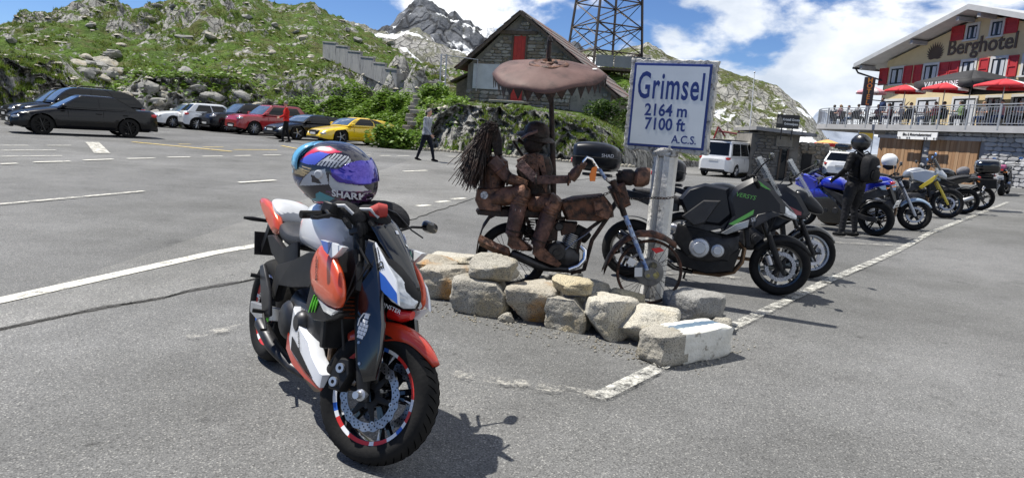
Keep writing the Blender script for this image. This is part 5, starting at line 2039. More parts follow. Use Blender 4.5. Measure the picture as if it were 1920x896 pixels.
def wheel(rig, name, c, R, w, rimR, rim_mat, nsp=5, double=True, disc=.15, disc_y=(-.06, .06), steered=False, tape=None, dbl=.12, hub=.045, detail=1):
 c = V(c)
 mb = MB()
 n = 56 if detail else 32
 mb.lathe([(rimR, -w * .40), (rimR + .004, -w * .42), (rimR + .004, -w * .38), (rimR - .022, -w * .33), (rimR - .03, 0), (rimR - .022, w * .33), (rimR + .004, w * .38), (rimR + .004, w * .42), (rimR, w * .40), (rimR - .012, w * .2), (rimR - .012, -w * .2)], n, c, (0, 1, 0), True)
 mb.lathe([(0, -w * .5), (hub, -w * .5), (hub + .006, -w * .3), (hub + .006, w * .3), (hub, w * .5), (0, w * .5)], 16, c, (0, 1, 0))
 for k in range(nsp):
  for s_ in ((-1, 1) if double else (0,)):
   a = 2 * PI * k / nsp + .3
   a1 = a + s_ * dbl
   a2 = a + s_ * dbl * .6
   mb.tube([c + V((math.cos(a2) * hub, 0, math.sin(a2) * hub)), c + V((math.cos(a1) * (rimR - .02), 0, math.sin(a1) * (rimR - .02)))], [.018, .013], 6, flat=1.0)
 wh = rig.part(mb, name, rim_mat, steered=steered)
 mb = MB()
 mb.lathe(tyre_profile(R, w, rimR), n, c, (0, 1, 0))
 rig.part(mb, 'tyre', K['rubber'], wh, steered, smooth=60)
 for y in (disc_y if disc else ()):
  r0 = disc * .76
  m = 90 if detail else 36
  mb = MB()
  rg = []
  for i in range(m):
   a = 2 * PI * i / m
   d = V((math.cos(a), 0, math.sin(a)))
   ro = disc * (1 + (.022 * math.cos(a * 18) if detail else 0))
   rg.append([c + d * r0 + V((0, y - .0022, 0)), c + d * ro + V((0, y - .0022, 0)), c + d * ro + V((0, y + .0022, 0)), c + d * r0 + V((0, y + .0022, 0))])
  rg.append(rg[0])
  mb.loft(rg, True, False)
  ds = rig.part(mb, 'brake_disc', K['steel'], wh, steered)
  mb = MB()
  for k in range(6):
   a = 2 * PI * k / 6
   d = V((math.cos(a), 0, math.sin(a)))
   mb.tube([c + d * .035 + V((0, y, 0)), c + d * (r0 + .008) + V((0, y, 0))], [.02, .008], 6, flat=.35, up=(0, 1, 0))
  mb.lathe([(.03, y - .004), (.055, y - .004), (.055, y + .004), (.03, y + .004)], 20, c, (0, 1, 0), True)
  if detail:
   for k in range(3):
    for i in range(30):
     a = 2 * PI * (i + k * .33) / 30
     r = lerp(r0, disc, .22 + .28 * k)
     p = c + V((math.cos(a) * r, 0, math.sin(a) * r))
     mb.cyl(p + V((0, y - .0032, 0)), p + V((0, y + .0032, 0)), .0036, 6)
   mbb = MB()
   for k in range(6):
    a = 2 * PI * k / 6
    p = c + V((math.cos(a), 0, math.sin(a))) * (r0 + .004)
    mbb.lathe([(.004, -.006), (.0095, -.006), (.0095, .006), (.004, .006)], 12, p + V((0, y, 0)), (0, 1, 0), True)
   tag(rig.part(mbb, 'disc_bobbins', K['alu'], wh, steered), kind='stuff')
  rig.part(mb, 'disc_carrier', K['black'], wh, steered, smooth=30)
 if tape:
  mats, seq = tape
  for sd in (-1, 1):
   mb = MB()
   i = 0
   tot = sum(q_[1] for q_ in seq)
   a = 0
   for mi, ln in seq * 3:
    a1 = a + 2 * PI * ln / tot / 3
    mb.cm = mi
    st = max(2, int((a1 - a) / .05))
    vs = []
    for k in range(st + 1):
     t = lerp(a, a1, k / st)
     d = V((math.cos(t), 0, math.sin(t)))
     vs += [c + d * (rimR - .021) + V((0, sd * (w * .345), 0)), c + d * (rimR + .002) + V((0, sd * (w * .402), 0))]
    mb.add(vs, [(2 * k, 2 * k + 1, 2 * k + 3, 2 * k + 2) for k in range(st)])
    a = a1
   rig.part(mb, 'rim_tape', mats, wh, steered, smooth=180)
 return wh
def lerp2(a, b, t):
 return (lerp(a[0], b[0], t), lerp(a[1], b[1], t))
def mirror(rig, base, head, sy, mat=None, glass_mat=None, steered=True, size=(.05, .03)):
 mb = MB()
 b, h = V(base), V(head)
 mb.tube([b, b.lerp(h, .5) + V((0, 0, .015)), h + V((0, -sy * .03, -.01))], [.008, .007, .007], 8)
 m = rig.part(mb, 'mirror', K['black'], steered=steered)
 mb = MB()
 mb.se([(h.x + .03, h.y, h.z, .02, .012), (h.x + .02, h.y, h.z, size[0] * .9, size[1] * .85), (h.x - .002, h.y, h.z, size[0], size[1]), (h.x - .012, h.y, h.z, size[0] * .92, size[1] * .9)], 16, 2.6)
 hd = rig.part(mb, 'mirror_housing', mat or K['blackgloss'], m, steered)
 return m
def lever_bar(rig, pts, r=.011, mat=None, name='handlebar'):
 mb = MB()
 mb.tube(pts, r, 10)
 return rig.part(mb, name, mat or K['black'], steered=True)
# -- the naked bike in front
fc, rc = onz(686, 862), onz(508, 674)
hd = math.atan2(fc.y - rc.y, fc.x - rc.x)
midp = (fc + rc) / 2
BM = Matrix.Translation(midp) @ Matrix.Rotation(hd, 4, 'Z') @ Matrix.Rotation(rad(-7.0), 4, 'X')
Z = Rig('motorcycle', 'orange and white naked motorcycle with a helmet on top, nearest the camera', 'motorcycle', BM, 30, group='parked motorcycles')
K['orange'] = pm('orange_metallic', (.62, .075, .012), (.50, .05, .01), 4, .3, .15, coat=.8)
K['redorange'] = pm('red_plastic', (.50, .04, .015), (.42, .03, .012), 4, .3, .05, coat=.8)
K['bikewhite'] = pm('white_gloss', (.72, .74, .78), (.66, .68, .72), 3, .25, coat=.7)
K['bikeblue'] = pm('blue_gloss', (.025, .10, .42), (.02, .08, .36), 4, .25, coat=.7)
K['green'] = pm('neon_green', (.12, .55, .03), None, rough=.5)
K['bronze'] = pm('bronze_pipe', (.22, .14, .08), (.14, .09, .06), 8, .4, .8)
K['leather'] = pm('black_seat', (.018, .018, .02), (.027, .027, .029), 20, .5, bump=.3, bscale=90, spec=.3)
K['greyleather'] = pm('grey_seat', (.45, .46, .48), (.38, .39, .41), 10, .6)
K['tapeW'] = pm('tape_white', (.72, .73, .76), None, rough=.35)
K['tapeR'] = pm('tape_red', (.55, .03, .025), None, rough=.35)
K['tapeB'] = pm('tape_blue', (.03, .12, .5), None, rough=.35)
TAPE = ([K['tapeW'], K['tapeR'], K['tapeB']], [(0, 2.2), (1, 5), (0, 1), (1, 3), (0, 2.4), (2, 1.6), (0, 1.2), (1, 2.2)])
RF = .30
wheel(Z, 'front_wheel', (.72, 0, RF), RF, .118, .216, K['blackgloss'], 5, True, .152, (-.068, .068), True, TAPE)
wheel(Z, 'rear_wheel', (-.72, 0, .315), .315, .185, .216, K['blackgloss'], 5, True, .12, (-.09,), False, TAPE)
trd = MB()
for i in range(44):
 a0 = 2 * PI * i / 44
 for sy in (-1, 1):
  pts_ = []
  for k in range(5):
   t = k / 4
   f_ = lerp(.10, .74, t)
   ang = a0 + (.14 * t if sy > 0 else .14 * t + .07)
   prof = tyre_profile(.30, .118, .216)[6:]
   yy = .0472 * f_ / .74 * 1.0
   rr = table(sorted((y_, r_) for r_, y_ in prof[:4]), yy)
   pts_.append(V((.72 + math.cos(ang) * (rr + .0004), sy * yy, .30 + math.sin(ang) * (rr + .0004))))
  trd.tube(pts_, [.0006, .0022, .0026, .0022, .0006], 4)
tag(Z.part(trd, 'tread_grooves', pm('groove', (.003, .003, .003), None, rough=1, spec=0), steered=True, smooth=0), kind='stuff')
for k in range(5):
 a = 2 * PI * k / 5 + .3
 mb = MB()
 c = V((.72, -.022, RF))
 d0 = lambda r, t: c + V((math.cos(a + t) * r, 0, math.sin(a + t) * r))
 mb.prism([d0(.197, -.20), d0(.197, -.13), d0(.145, -.09)], (0, -.003, 0))
 Z.part(mb, 'spoke_decal', K['tapeW'], steered=True, smooth=0)
up_ = Z.ax
for sy in (-1, 1):
 y = sy * .105
 bot = V((.715, y, .30))
 mb = MB()
 mb.tube([bot - up_ * .03, bot + up_ * .06, bot + up_ * .30, bot + up_ * .34, bot + up_ * .76], [.024, .03, .031, .027, .027], 14)
 fk = Z.part(mb, 'fork_leg', K['black'], steered=True)
 mb = MB()
 px_ = V((up_.z, 0, -up_.x))
 poly = Z.poly([(688, 448), (699, 452), (708, 500), (713, 560), (717, 610), (713, 660), (702, 712), (678, 716), (669, 690), (667, 620), (671, 560), (678, 500)], -.155, True)
 mb.slab(poly, sy * .155, y + sy * .015, .012, .93)
 Z.part(mb, 'fork_guard', K['blackgloss'], fk, True)
 mb = MB()
 for t in (.13, .22):
  p = bot + up_ * t + px_ * .02
  mb.cyl(p + V((0, sy * .045, 0)), p + V((0, sy * .054, 0)), .007, 8)
 tag(Z.part(mb, 'guard_screws', K['steel'], fk, True), kind='stuff')
 mb = MB()
 mb.lathe([(0, .03), (.016, .03), (.016, .0), (.026, -.004), (.026, -.03), (0, -.03)], 16, bot + V((0, sy * .03, 0)), (0, sy, 0))
 Z.part(mb, 'axle_nut', K['alu'], fk, True)
 cc = V((.72, y * .92, RF)) + V((-.135, 0, .045))
 mb = MB()
 mb.slab([(cc.x - .045, cc.z - .075), (cc.x + .02, cc.z - .07), (cc.x + .045, cc.z + .02), (cc.x + .02, cc.z + .08), (cc.x - .03, cc.z + .07), (cc.x - .055, cc.z)], cc.y - .035, cc.y + .035, .012, .88)
 cal = Z.part(mb, 'brake_caliper', K['black'], steered=True)
 mb = MB()
 for dz in (-.036, .03):
  mb.lathe([(.009, 0), (.021, 0), (.021, .012), (.009, .012)], 18, cc + V((-.012 + dz * .2, sy * .036, dz)), (0, sy, 0), True)
 Z.part(mb, 'piston_ring', K['alu'], cal, True)
gp = V((*(lambda w__: (w__[0], -.1565, w__[1]))(Z.px(681, 614, -.156, True)),))
mb = MB()
for iz in range(5):
 wz = [.016, .022, .024, .022, .014][iz]
 for ix in range(3):
  mb.box(gp + V(((ix - 1) * wz * .68, 0, -.04 + iz * .017)), (wz * .58, .0016, .0145))
mb.box(gp + V((0, 0, .052)), (.022, .0016, .022))
mb.tube([gp + V((.012, 0, .062)), gp + V((-.02, 0, .058)), gp + V((-.032, 0, .03)), gp + V((-.03, 0, .0))], .003, 5)
Z.part(mb, 'grenade_sticker', K['tapeW'], steered=True, smooth=0)
tc0 = V((.715, 0, .30)) + up_ * .73
mb = MB()
mb.box(tc0, (.07, .27, .03), rot=(0, -rad(24.5), 0))
mb.box(tc0 - up_ * .16, (.075, .27, .035), rot=(0, -rad(24.5), 0))
Z.part(mb, 'triple_clamp', K['darkmetal'], steered=True, bevel=.006)
hb = tc0 + V((.0, 0, .05))
hb = hb + V((-.01, 0, -.035))
lever_bar(Z, [hb + V((-.13, -.31, -.02)), hb + V((-.09, -.21, .02)), hb + V((-.01, -.1, .03)), hb + V((0, 0, .03)), hb + V((-.01, .1, .03)), hb + V((-.09, .24, .03)), hb + V((-.13, .38, -.015))], .012)
for sy in (-1, 1):
 mb = MB()
 ye = .40 if sy > 0 else .325
 mb.tube([hb + V((-.145, sy * ye, -.022)), hb + V((-.10, sy * (ye - .12), .018))], .018, 12)
 Z.part(mb, 'grip', K['rubber'], steered=True)
 mb = MB()
 mb.tube([hb + V((-.085, sy * .25, .03)), hb + V((-.02, sy * .29, .012)), hb + V((-.05, sy * ye, -.015)), hb + V((-.055, sy * (ye + .03), -.02))], [.008, .009, .008, .01], 8)
 Z.part(mb, 'lever', K['black'], steered=True)
 mb = MB()
 mb.box(hb + V((-.08, sy * .23, .045)), (.06, .06, .05))
 Z.part(mb, 'reservoir', K['black'], steered=True, bevel=.008)
mirror(Z, hb + V((-.07, .26, .04)), hb + V((.02, .43, .13)), 1, size=(.062, .032))
mb = MB()
mb.se([(.47, 0, .87, .10, .10), (.55, 0, .845, .118, .115), (.63, 0, .80, .105, .105), (.70, 0, .765, .075, .08), (.755, 0, .745, .035, .05), (.775, 0, .742, .012, .02)], 20, 2.6)
Z.part(mb, 'headlight_cowl', K['black'], steered=True, sub=1)
mb = MB()
def screen(u, v):
 t = u
 x = table([(0, .435), (.3, .525), (.65, .64), (1, .755)], t)
 z = table([(0, 1.10), (.3, 1.045), (.65, .935), (1, .80)], t)
 hwid = table([(0, .09), (.25, .118), (.6, .088), (.85, .05), (1, .014)], t)
 a = (v - .5) * 2
 return V((x - .03 * a * a, a * hwid, z - .055 * a * a))
mb.grid(screen, 18, 14)
Z.part(mb, 'windscreen', K['blackgloss'], steered=True, solid=.006, smooth=180)
for sy in (-1, 1):
 mb = MB()
 mb.loft([[V((x, sy * (y0 + w_ * 0), z0)), V((x, sy * (y0 + .012), (z0 + z1) / 2)), V((x, sy * y1, z1)), V((x - .02, sy * (y1 - .03), (z0 + z1) / 2))]
 for x, y0, z0, y1, z1, w_ in ((.575, .118, .80, .108, .885, 0), (.63, .112, .755, .098, .86, 0), (.69, .088, .715, .07, .825, 0), (.74, .055, .70, .035, .775, 0), (.775, .02, .715, .012, .745, 0))], True, True)
 Z.part(mb, 'headlight', K['lens'], steered=True, smooth=60)
 y = sy * .142
 pts = [(692, 450), (702, 453), (722, 490), (741, 523), (746, 548), (747, 572), (730, 556), (706, 538), (695, 536), (694, 500)]
 poly = Z.poly(pts, -.142, True)
 mb = MB()
 mb.slab(poly, y, sy * .122, .006, .95)
 bd = Z.part(mb, 'side_cowl', K['bikewhite'], steered=True)
 mb = MB()
 poly2 = Z.poly([(695, 493), (722, 518), (744, 549), (746, 570), (722, 551), (709, 535), (697, 512)], -.142, True)
 mb.prism([V((x, y + sy * .0012, z)) for x, z in poly2], (0, sy * .0012, 0))
 Z.part(mb, 'blue_flash', K['bikeblue'], bd, True, smooth=0)
 if sy < 0:
  cx_, cz_ = Z.px(714, 497, -.145, True)
  Z.txt('CE', .030, K['signblack'], cx_, -.1445, cz_, (.55, 0, -.84), (.84, 0, .55), bd, True, ext=.0005, bold=.001)
  cx_, cz_ = Z.px(706, 478, -.145, True)
  for k in range(3):
   Z.txt(('AKRAPOVIC', 'HOMOLOGATED', 'SYSTEM')[k] if False else 'IIII', .001, K['signblack'], cx_, -.1445, cz_, (.55, 0, -.84), (.84, 0, .55), bd, True, ext=.0003) if False else None
  mbt = MB()
  rnd = random.Random(3)
  d1, d2 = V((.55, 0, -.84)).normalized(), V((.84, 0, .55)).normalized()
  for k in range(3):
   x = -.03
   while x < .03:
    l_ = rnd.uniform(.004, .009)
    mbt.box(V((cx_, -.1437, cz_)) + d1 * x + d2 * (.011 * (1 - k)), (l_, .0008, .0055), rot=Matrix((d1, V((0, 1, 0)), d2)).transposed())
    x += l_ + .003
  Z.part(mbt, 'small_print', K['signblack'], bd, True, smooth=0)
for (u, v, m, sz) in ((.42, .72, 'tapeB', (.035, .028)), (.62, .74, None, (.03, .02)), (.40, .38, 'tapeW', (.02, .016)), (.55, .55, 'tapeW', (.012, .022))):
 p = screen(u, v)
 du, dv = screen(u + .03, v) - p, screen(u, v + .03) - p
 n_ = du.cross(dv).normalized()
 if n_.x < 0:
  n_ = -n_
 du.normalize()
 dv.normalize()
 mb = MB()
 mb.prism([p + n_ * .005 + du * a * sz[0] + dv * b * sz[1] for a, b in ((-.5, -.5), (.5, -.5), (.5, .5), (-.5, .5))], n_ * .001)
 Z.part(mb, 'sticker', K[m] if m else pm('teal_sticker', (.03, .28, .22), None, rough=.4), steered=True, smooth=0)
cx_, cz_ = Z.px(767, 567, -.1, True)
Z.txt('MONSTER', .026, K['tapeW'], .69, -.095, .688, (.93, .30, -.12), (0, 0, 1), None, True, ext=.0005)
mb = MB()
mb.se([(.66, .0, .66, .05, .03), (.72, 0, .665, .045, .03), (.76, 0, .68, .02, .02)], 12)
Z.part(mb, 'position_lamp', K['red'], steered=True)
mb = MB()
mb.slab([(.60, .665), (.73, .66), (.77, .72), (.74, .70), (.62, .72)], .075, .125, .01, .9)
Z.part(mb, 'chin_panel', K['bikewhite'], steered=True)
for k in range(5):
 mb = MB()
 mb.box(V((.57 + k * .012, -.10, .655 - k * .012 + .03)), (.07, .01, .006), rot=(0, .9, 0))
 Z.part(mb, 'vent_slat', K['steel'], steered=True)
FC = V((.72, 0, RF))
def fend(u, v):
 a = lerp(rad(42), rad(138), u)
 s_ = (v - .5) * 2
 wdt = table([(0, .010), (.12, .036), (.35, .058), (1, .060)], u)
 r = .322 - .028 * abs(s_) ** 2.5 + .008 * (1 - u)
 drop = table([(0, .0), (.3, .02), (.55, .06), (.8, .05), (1, .02)], u) * (abs(s_) ** 6)
 r -= drop
 return FC + V((math.cos(a) * r, s_ * wdt, math.sin(a) * r))
mb = MB()
mb.grid(fend, 26, 12)
Z.part(mb, 'front_fender', K['redorange'], steered=True, solid=.005, smooth=180)
mb = MB()
mb.box((.43, 0, .60), (.05, .36, .33), rot=(0, -.18, 0))
rd = Z.part(mb, 'radiator', K['black'], bevel=.01)
K['litfin'] = pm('orange_lit_fin', (.32, .075, .03), (.2, .05, .025), 8, .45, .5)  # orange light on the upper fins put into their colour
for k in range(15):
 mb = MB()
 mb.box((.462 - .0048 * 0 + (k - 7) * .0042 * -1 * -1 * 1.0, 0, .60 + (k - 7) * .0205), (.012, .35, .007), rot=(0, -.5, 0))
 Z.part(mb, 'fin', K['litfin'] if k > 5 else K['black'], rd)
mb = MB()
mb.se([(-.18, 0, .42, .13, .13), (-.1, 0, .43, .155, .17), (.08, 0, .42, .16, .16), (.22, 0, .44, .16, .15), (.34, 0, .52, .15, .12), (.37, 0, .54, .14, .09)], 16, 4)
en = Z.part(mb, 'engine', K['engine'])
for (x, z, r_, sy) in ((-.06, .43, .10, -1), (.14, .47, .06, -1), (-.04, .42, .1, 1)):
 mb = MB()
 mb.lathe([(0, .03), (r_ * .6, .03), (r_ * .85, .018), (r_, 0), (r_, -.04), (0, -.04)], 24, (x, sy * .165, z), (0, sy, 0))
 Z.part(mb, 'engine_cover', K['darkmetal'], en)
mb = MB()
mb.slab([(.30, .86), (.36, .80), (.20, .66), (-.05, .60), (-.28, .56), (-.32, .46), (-.40, .48), (-.36, .66), (-.1, .74), (.1, .82)], -.17, -.12, .015, .92)
mb.slab([(.30, .86), (.36, .80), (.20, .66), (-.05, .60), (-.28, .56), (-.32, .46), (-.40, .48), (-.36, .66), (-.1, .74), (.1, .82)], .12, .17, .015, .92)
Z.part(mb, 'frame', K['black'])
for k in range(4):
 y = -.105 + .07 * k
 mb = MB()
 mb.tube([(.36, y, .50), (.42, y, .44), (.41, y * .95, .32), (.34, y * .8, .20), (.2, y * .6, .15), (.0, y * .4, .14)], .019, 10)
 Z.part(mb, 'exhaust_header', K['bronze'])
mb = MB()
mb.tube([(0, -.03, .14), (-.14, -.08, .15), (-.24, -.12, .19), (-.30, -.14, .215), (-.46, -.17, .30), (-.48, -.17, .305)], [.03, .03, .036, .04, .04, .03], 14, flat=.9)
Z.part(mb, 'silencer', K['darkmetal'])
for sy in (-1, 1):
 mb = MB()
 mb.slab([(-.22, .44), (-.28, .36), (-.62, .27), (-.80, .28), (-.82, .34), (-.62, .37)], sy * .10, sy * .145, .012, .92)
 Z.part(mb, 'swingarm', K['alu'])
mb = MB()
for k, (a, b) in enumerate((((494, 568), (500, 590)), ((500, 560), (506, 588)), ((506, 558), (512, 584)))):
 pass
for k in range(3):
 mb.tube([(-.42 - k * .022, -.148, .39), (-.43 - k * .022, -.148, .345), (-.42 - k * .022, -.148, .32)], .004, 5)
Z.part(mb, 'green_scribble', K['green'])
mb = MB()
mb.se([(-.20, 0, .865, .10, .07), (-.14, 0, .905, .15, .11), (.0, 0, .945, .185, .135), (.16, 0, .95, .195, .14), (.29, 0, .925, .175, .11), (.37, 0, .88, .12, .07)], 22, 3.2)
tk = Z.part(mb, 'tank', K['bikewhite'], sub=1)
mb = MB()
mb.lathe([(0, .018), (.036, .018), (.045, .008), (.045, -.02), (0, -.02)], 22, (.2, 0, 1.075), (0, 0, 1))
Z.part(mb, 'fuel_cap', K['darkmetal'], tk)
mb = MB()
mb.se([(-.62, 0, .845, .10, .045), (-.5, 0, .825, .135, .05), (-.34, 0, .805, .145, .05), (-.18, 0, .82, .125, .055), (-.08, 0, .85, .10, .05)], 18, 3)
Z.part(mb, 'seat', K['leather'], sub=1)
mb = MB()
mb.se([(-.60, 0, .885, .12, .04), (-.68, 0, .925, .125, .045), (-.80, 0, .94, .105, .04), (-.90, 0, .945, .075, .03), (-.95, 0, .95, .04, .02)], 18, 3)
Z.part(mb, 'pillion_seat', K['greyleather'], sub=1)
for sy in (-1, 1):
 mb = MB()
 mb.slab([(-.52, .82), (-.60, .90), (-.74, .945), (-.93, .975), (-1.02, .955), (-.92, .90), (-.74, .83), (-.60, .77)], sy * .075, sy * .135, .02, .86)
 Z.part(mb, 'tail_panel', K['orange'], sub=1)
 mb = MB()
 mb.slab([(-.12, .83), (-.30, .76), (-.52, .80), (-.62, .78), (-.5, .70), (-.25, .64), (-.06, .70)], sy * .13, sy * .16, .01, .93)
 Z.part(mb, 'side_cover', K['black'])
mb = MB()
mb.box((-.97, 0, .90), (.05, .10, .045))
Z.part(mb, 'tail_light', K['red'], bevel=.01)
mb = MB()
mb.slab([(-.88, .88), (-.95, .88), (-1.08, .62), (-1.04, .60)], -.05, .05, .01, .95)
hug = Z.part(mb, 'plate_holder', K['black'])
mb = MB()
mb.box((-1.075, 0, .66), (.012, .18, .15), rot=(0, -.4, 0))
Z.part(mb, 'number_plate', K['black'], hug)
for sy in (-1, 1):
 mb = MB()
 mb.tube([(-.97, sy * .04, .82), (-.98, sy * .15, .825), (-.99, sy * .2, .825)], [.01, .014, .008], 8)
 Z.part(mb, 'indicator', K['black'])
for sy in (-1, 1):
 yo = .215
 P = lambda pts: Z.poly(pts, -yo)
 mb = MB()
 poly = P([(597, 453), (606, 462), (622, 482), (634, 512), (639, 546), (636, 584), (613, 577), (591, 561), (579, 537), (577, 506), (583, 478)])
 mb.slab(poly, sy * (yo + .012), sy * (yo - .05), .022, .80)
 Z.part(mb, 'shroud', K['orange'], sub=1, smooth=180)
 if sy < 0:
  lx, lz = Z.px(598, 503, -yo)
  Z.txt('VDSELUXE', .024, K['signblack'], lx, -yo - .0135, lz, (.32, 0, -.95), (.95, 0, .32), ext=.0006)
 mb = MB()
 mb.slab(P([(599, 449), (622, 455), (641, 463), (628, 478), (616, 486), (608, 470)]), sy * (yo - .005), sy * (yo - .035), .006, .95)
 wg = Z.part(mb, 'shroud_wedge', K['bikewhite'])
 mb = MB()
 mb.prism([V((x, sy * (yo - .004), z)) for x, z in P([(600, 450), (620, 456), (611, 482)])], (0, sy * .002, 0))
 Z.part(mb, 'blue_wedge', K['bikeblue'], wg, smooth=0)
 mb = MB()
 mb.slab(P([(573, 527), (589, 560), (613, 581), (632, 588), (618, 597), (599, 603), (577, 600), (563, 573)]), sy * (yo - .02), sy * (yo - .07), .012, .9)
 lp = Z.part(mb, 'lower_shroud', K['black'])
 mb = MB()
 mb.slab(P([(590, 556), (612, 575), (630, 583), (617, 592), (603, 584)]), sy * (yo - .006), sy * (yo - .04), .006, .85)
 Z.part(mb, 'indicator_lens', K['lens'], lp)
 if sy < 0:
  mb = MB()
  for k in range(3):
   a, b, c = [(572 + k * 5.5, 585), (578 + k * 5.5, 570 - k * 2), (583 + k * 4.5, 553 + k * 2)], None, None
   pts = [V((*(lambda w__: (w__[0], -yo + .0165, w__[1]))(Z.px(x, y, -yo)),)) for x, y in a]
   mb.tube(pts, [.002, .006, .003], 6)
  Z.part(mb, 'claw_mark', K['green'], lp)
 if sy < 0:
  mb = MB()
  mb.slab(Z.poly([(636, 474), (664, 466), (672, 505), (670, 545), (650, 556), (636, 540)], -.12), -.125, -.07, .012, .92)
  Z.part(mb, 'air_scoop', K['black'])
 mb = MB()
 yb_ = .19
 PB = lambda pts: Z.poly(pts, -yb_)
 mb.slab(PB([(549, 574), (557, 600), (564, 618), (579, 640), (584, 668), (601, 703), (596, 727), (574, 697), (556, 676), (543, 655), (540, 634)]), sy * yb_, sy * .12, .008, .93)
 bp_ = Z.part(mb, 'belly_pan', K['bikewhite'])
 mb = MB()
 mb.prism([V((x, sy * (yb_ + .0005), z)) for x, z in PB([(548, 630), (554, 640), (586, 708), (566, 686), (546, 655)])], (0, sy * .002, 0))
 Z.part(mb, 'dark_inset', K['black'], bp_, smooth=0)
 if sy < 0:
  lx, lz = Z.px(561, 640, -yb_)
  Z.txt('MONSTER', .022, K['signblack'], lx, -yb_ - .003, lz, (.5, 0, -.86), (.86, 0, .5), bp_, ext=.0005)
 mb = MB()
 mb.slab(PB([(534, 614), (540, 640), (545, 662), (572, 702), (596, 728), (593, 733), (568, 712), (543, 684), (530, 650)]), sy * (yb_ - .01), sy * .10, .01, .9)
 Z.part(mb, 'belly_edge', K['redorange'], bp_)
mb = MB()
mb.slab([(-.30, .52), (-.24, .40), (-.34, .36), (-.44, .48), (-.52, .62), (-.46, .64)], -.205, -.185, .005, .95)
Z.part(mb, 'heel_plate', K['darkmetal'])
for (a, b) in (((-.33, -.2, .40), (-.34, -.265, .405)), ((-.50, -.2, .56), (-.51, -.25, .565))):
 mb = MB()
 mb.tube([a, b], .012, 8)
 Z.part(mb, 'footpeg', K['black'])
mb = MB()
mb.tube([(-.32, -.21, .39), (-.22, -.225, .36), (-.15, -.24, .35), (-.15, -.27, .35)], .008, 6)
Z.part(mb, 'brake_pedal', K['black'])
mb = MB()
mb.tube([(-.15, .16, .28), (-.2, .26, .08), (-.21, .285, .005)], [.014, .012, .014], 8)
Z.part(mb, 'side_stand', K['black'])
for sy, k_ in ((-1, 0), (-1, 1), (1, 0)):
 mb = MB()
 mb.tube([(.44, sy * (.12 + .03 * k_), .93), (.52 + .05 * k_, sy * .17, .84), (.50, sy * .16, .62), (.56, sy * .13, .45)], .006, 6)
 Z.part(mb, 'cable', K['black'], steered=True)
# -- helmet lying on the tank
HP = {}
K['h_blue'] = pm('helmet_blue', (.10, .14, .62), (.08, .11, .55), 4, .2, coat=.9)
K['h_cyan'] = pm('helmet_cyan', (.14, .42, .62), (.10, .34, .55), 6, .2, coat=.9)
K['h_red'] = pm('helmet_red', (.62, .04, .10), (.55, .03, .08), 4, .2, coat=.9)
K['h_white'] = pm('helmet_grey_white', (.52, .54, .57), (.45, .47, .50), 4, .25, coat=.9)
K['h_black'] = pm('helmet_black', (.012, .012, .018), (.02, .018, .03), 4, .22, coat=.9)
K['h_gold'] = pm('helmet_gold', (.62, .46, .24), (.55, .40, .2), 5, .3, .2, coat=.9)
K['h_navy'] = pm('helmet_navy', (.03, .08, .22), (.02, .06, .18), 3, .2, coat=.9)
K['h_teal'] = pm('helmet_teal', (.05, .30, .38), (.04, .26, .33), 4, .25, coat=.9)
K['h_purple'] = pm('helmet_purple', (.08, .03, .10), (.012, .012, .015), 60, .25, coat=.9, lo=.48, hi=.52, stretch=(1, .2, 2.5))
K['visor'] = pm('blue_visor', (.035, .03, .42), (.05, .02, .30), 4, .06, .65, coat=1)
HZ = ['h_black', 'h_blue', 'h_cyan', 'h_red', 'h_white', 'h_gold', 'h_navy', 'h_teal', 'h_purple']
hc_ = at(628, 327, 3.30)
helm_dir = V((.975, -.22, -.02)).normalized()
HMx = frame_mtx(hc_, helm_dir, V((.03, -.10, 1)))
HMx = Matrix.Translation(hc_) @ Matrix((HMx.col[0].to_3d(), HMx.col[2].to_3d() * -1, HMx.col[1].to_3d())).transposed().to_4x4()
helm = thing('helmet', 'full face helmet in blue, red and black with blue visor on the motorcycle tank', 'helmet', mat=HMx)
HL, HW, HH = .205, .152, .158
def helm_r(d):
 """radius of the shell along unit direction d (x forward, y left, z up)"""
 x, y, z = d
 k = (abs(x / HL) ** 2.25 + abs(y / HW) ** 2.3 + abs(z / HH) ** 2.25) ** (-1 / 2.25)
 chin = sstep(.2, .9, x) * sstep(.15, -.55, z)
 k *= 1 + .10 * chin
 brow = sstep(.3, .8, x) * sstep(0, .5, z)
 k *= 1 - .04 * brow
 neck = sstep(-.2, -.9, x) * sstep(.0, -.7, z)
 k *= 1 - .10 * neck
 return k
def inside(poly, x, y):
 r = False
 n = len(poly)
 for i in range(n):
  x0, y0 = poly[i]
  x1, y1 = poly[(i + 1) % n]
  if (y0 > y) != (y1 > y) and x < (x1 - x0) * (y - y0) / (y1 - y0) + x0:
   r = not r
 return r
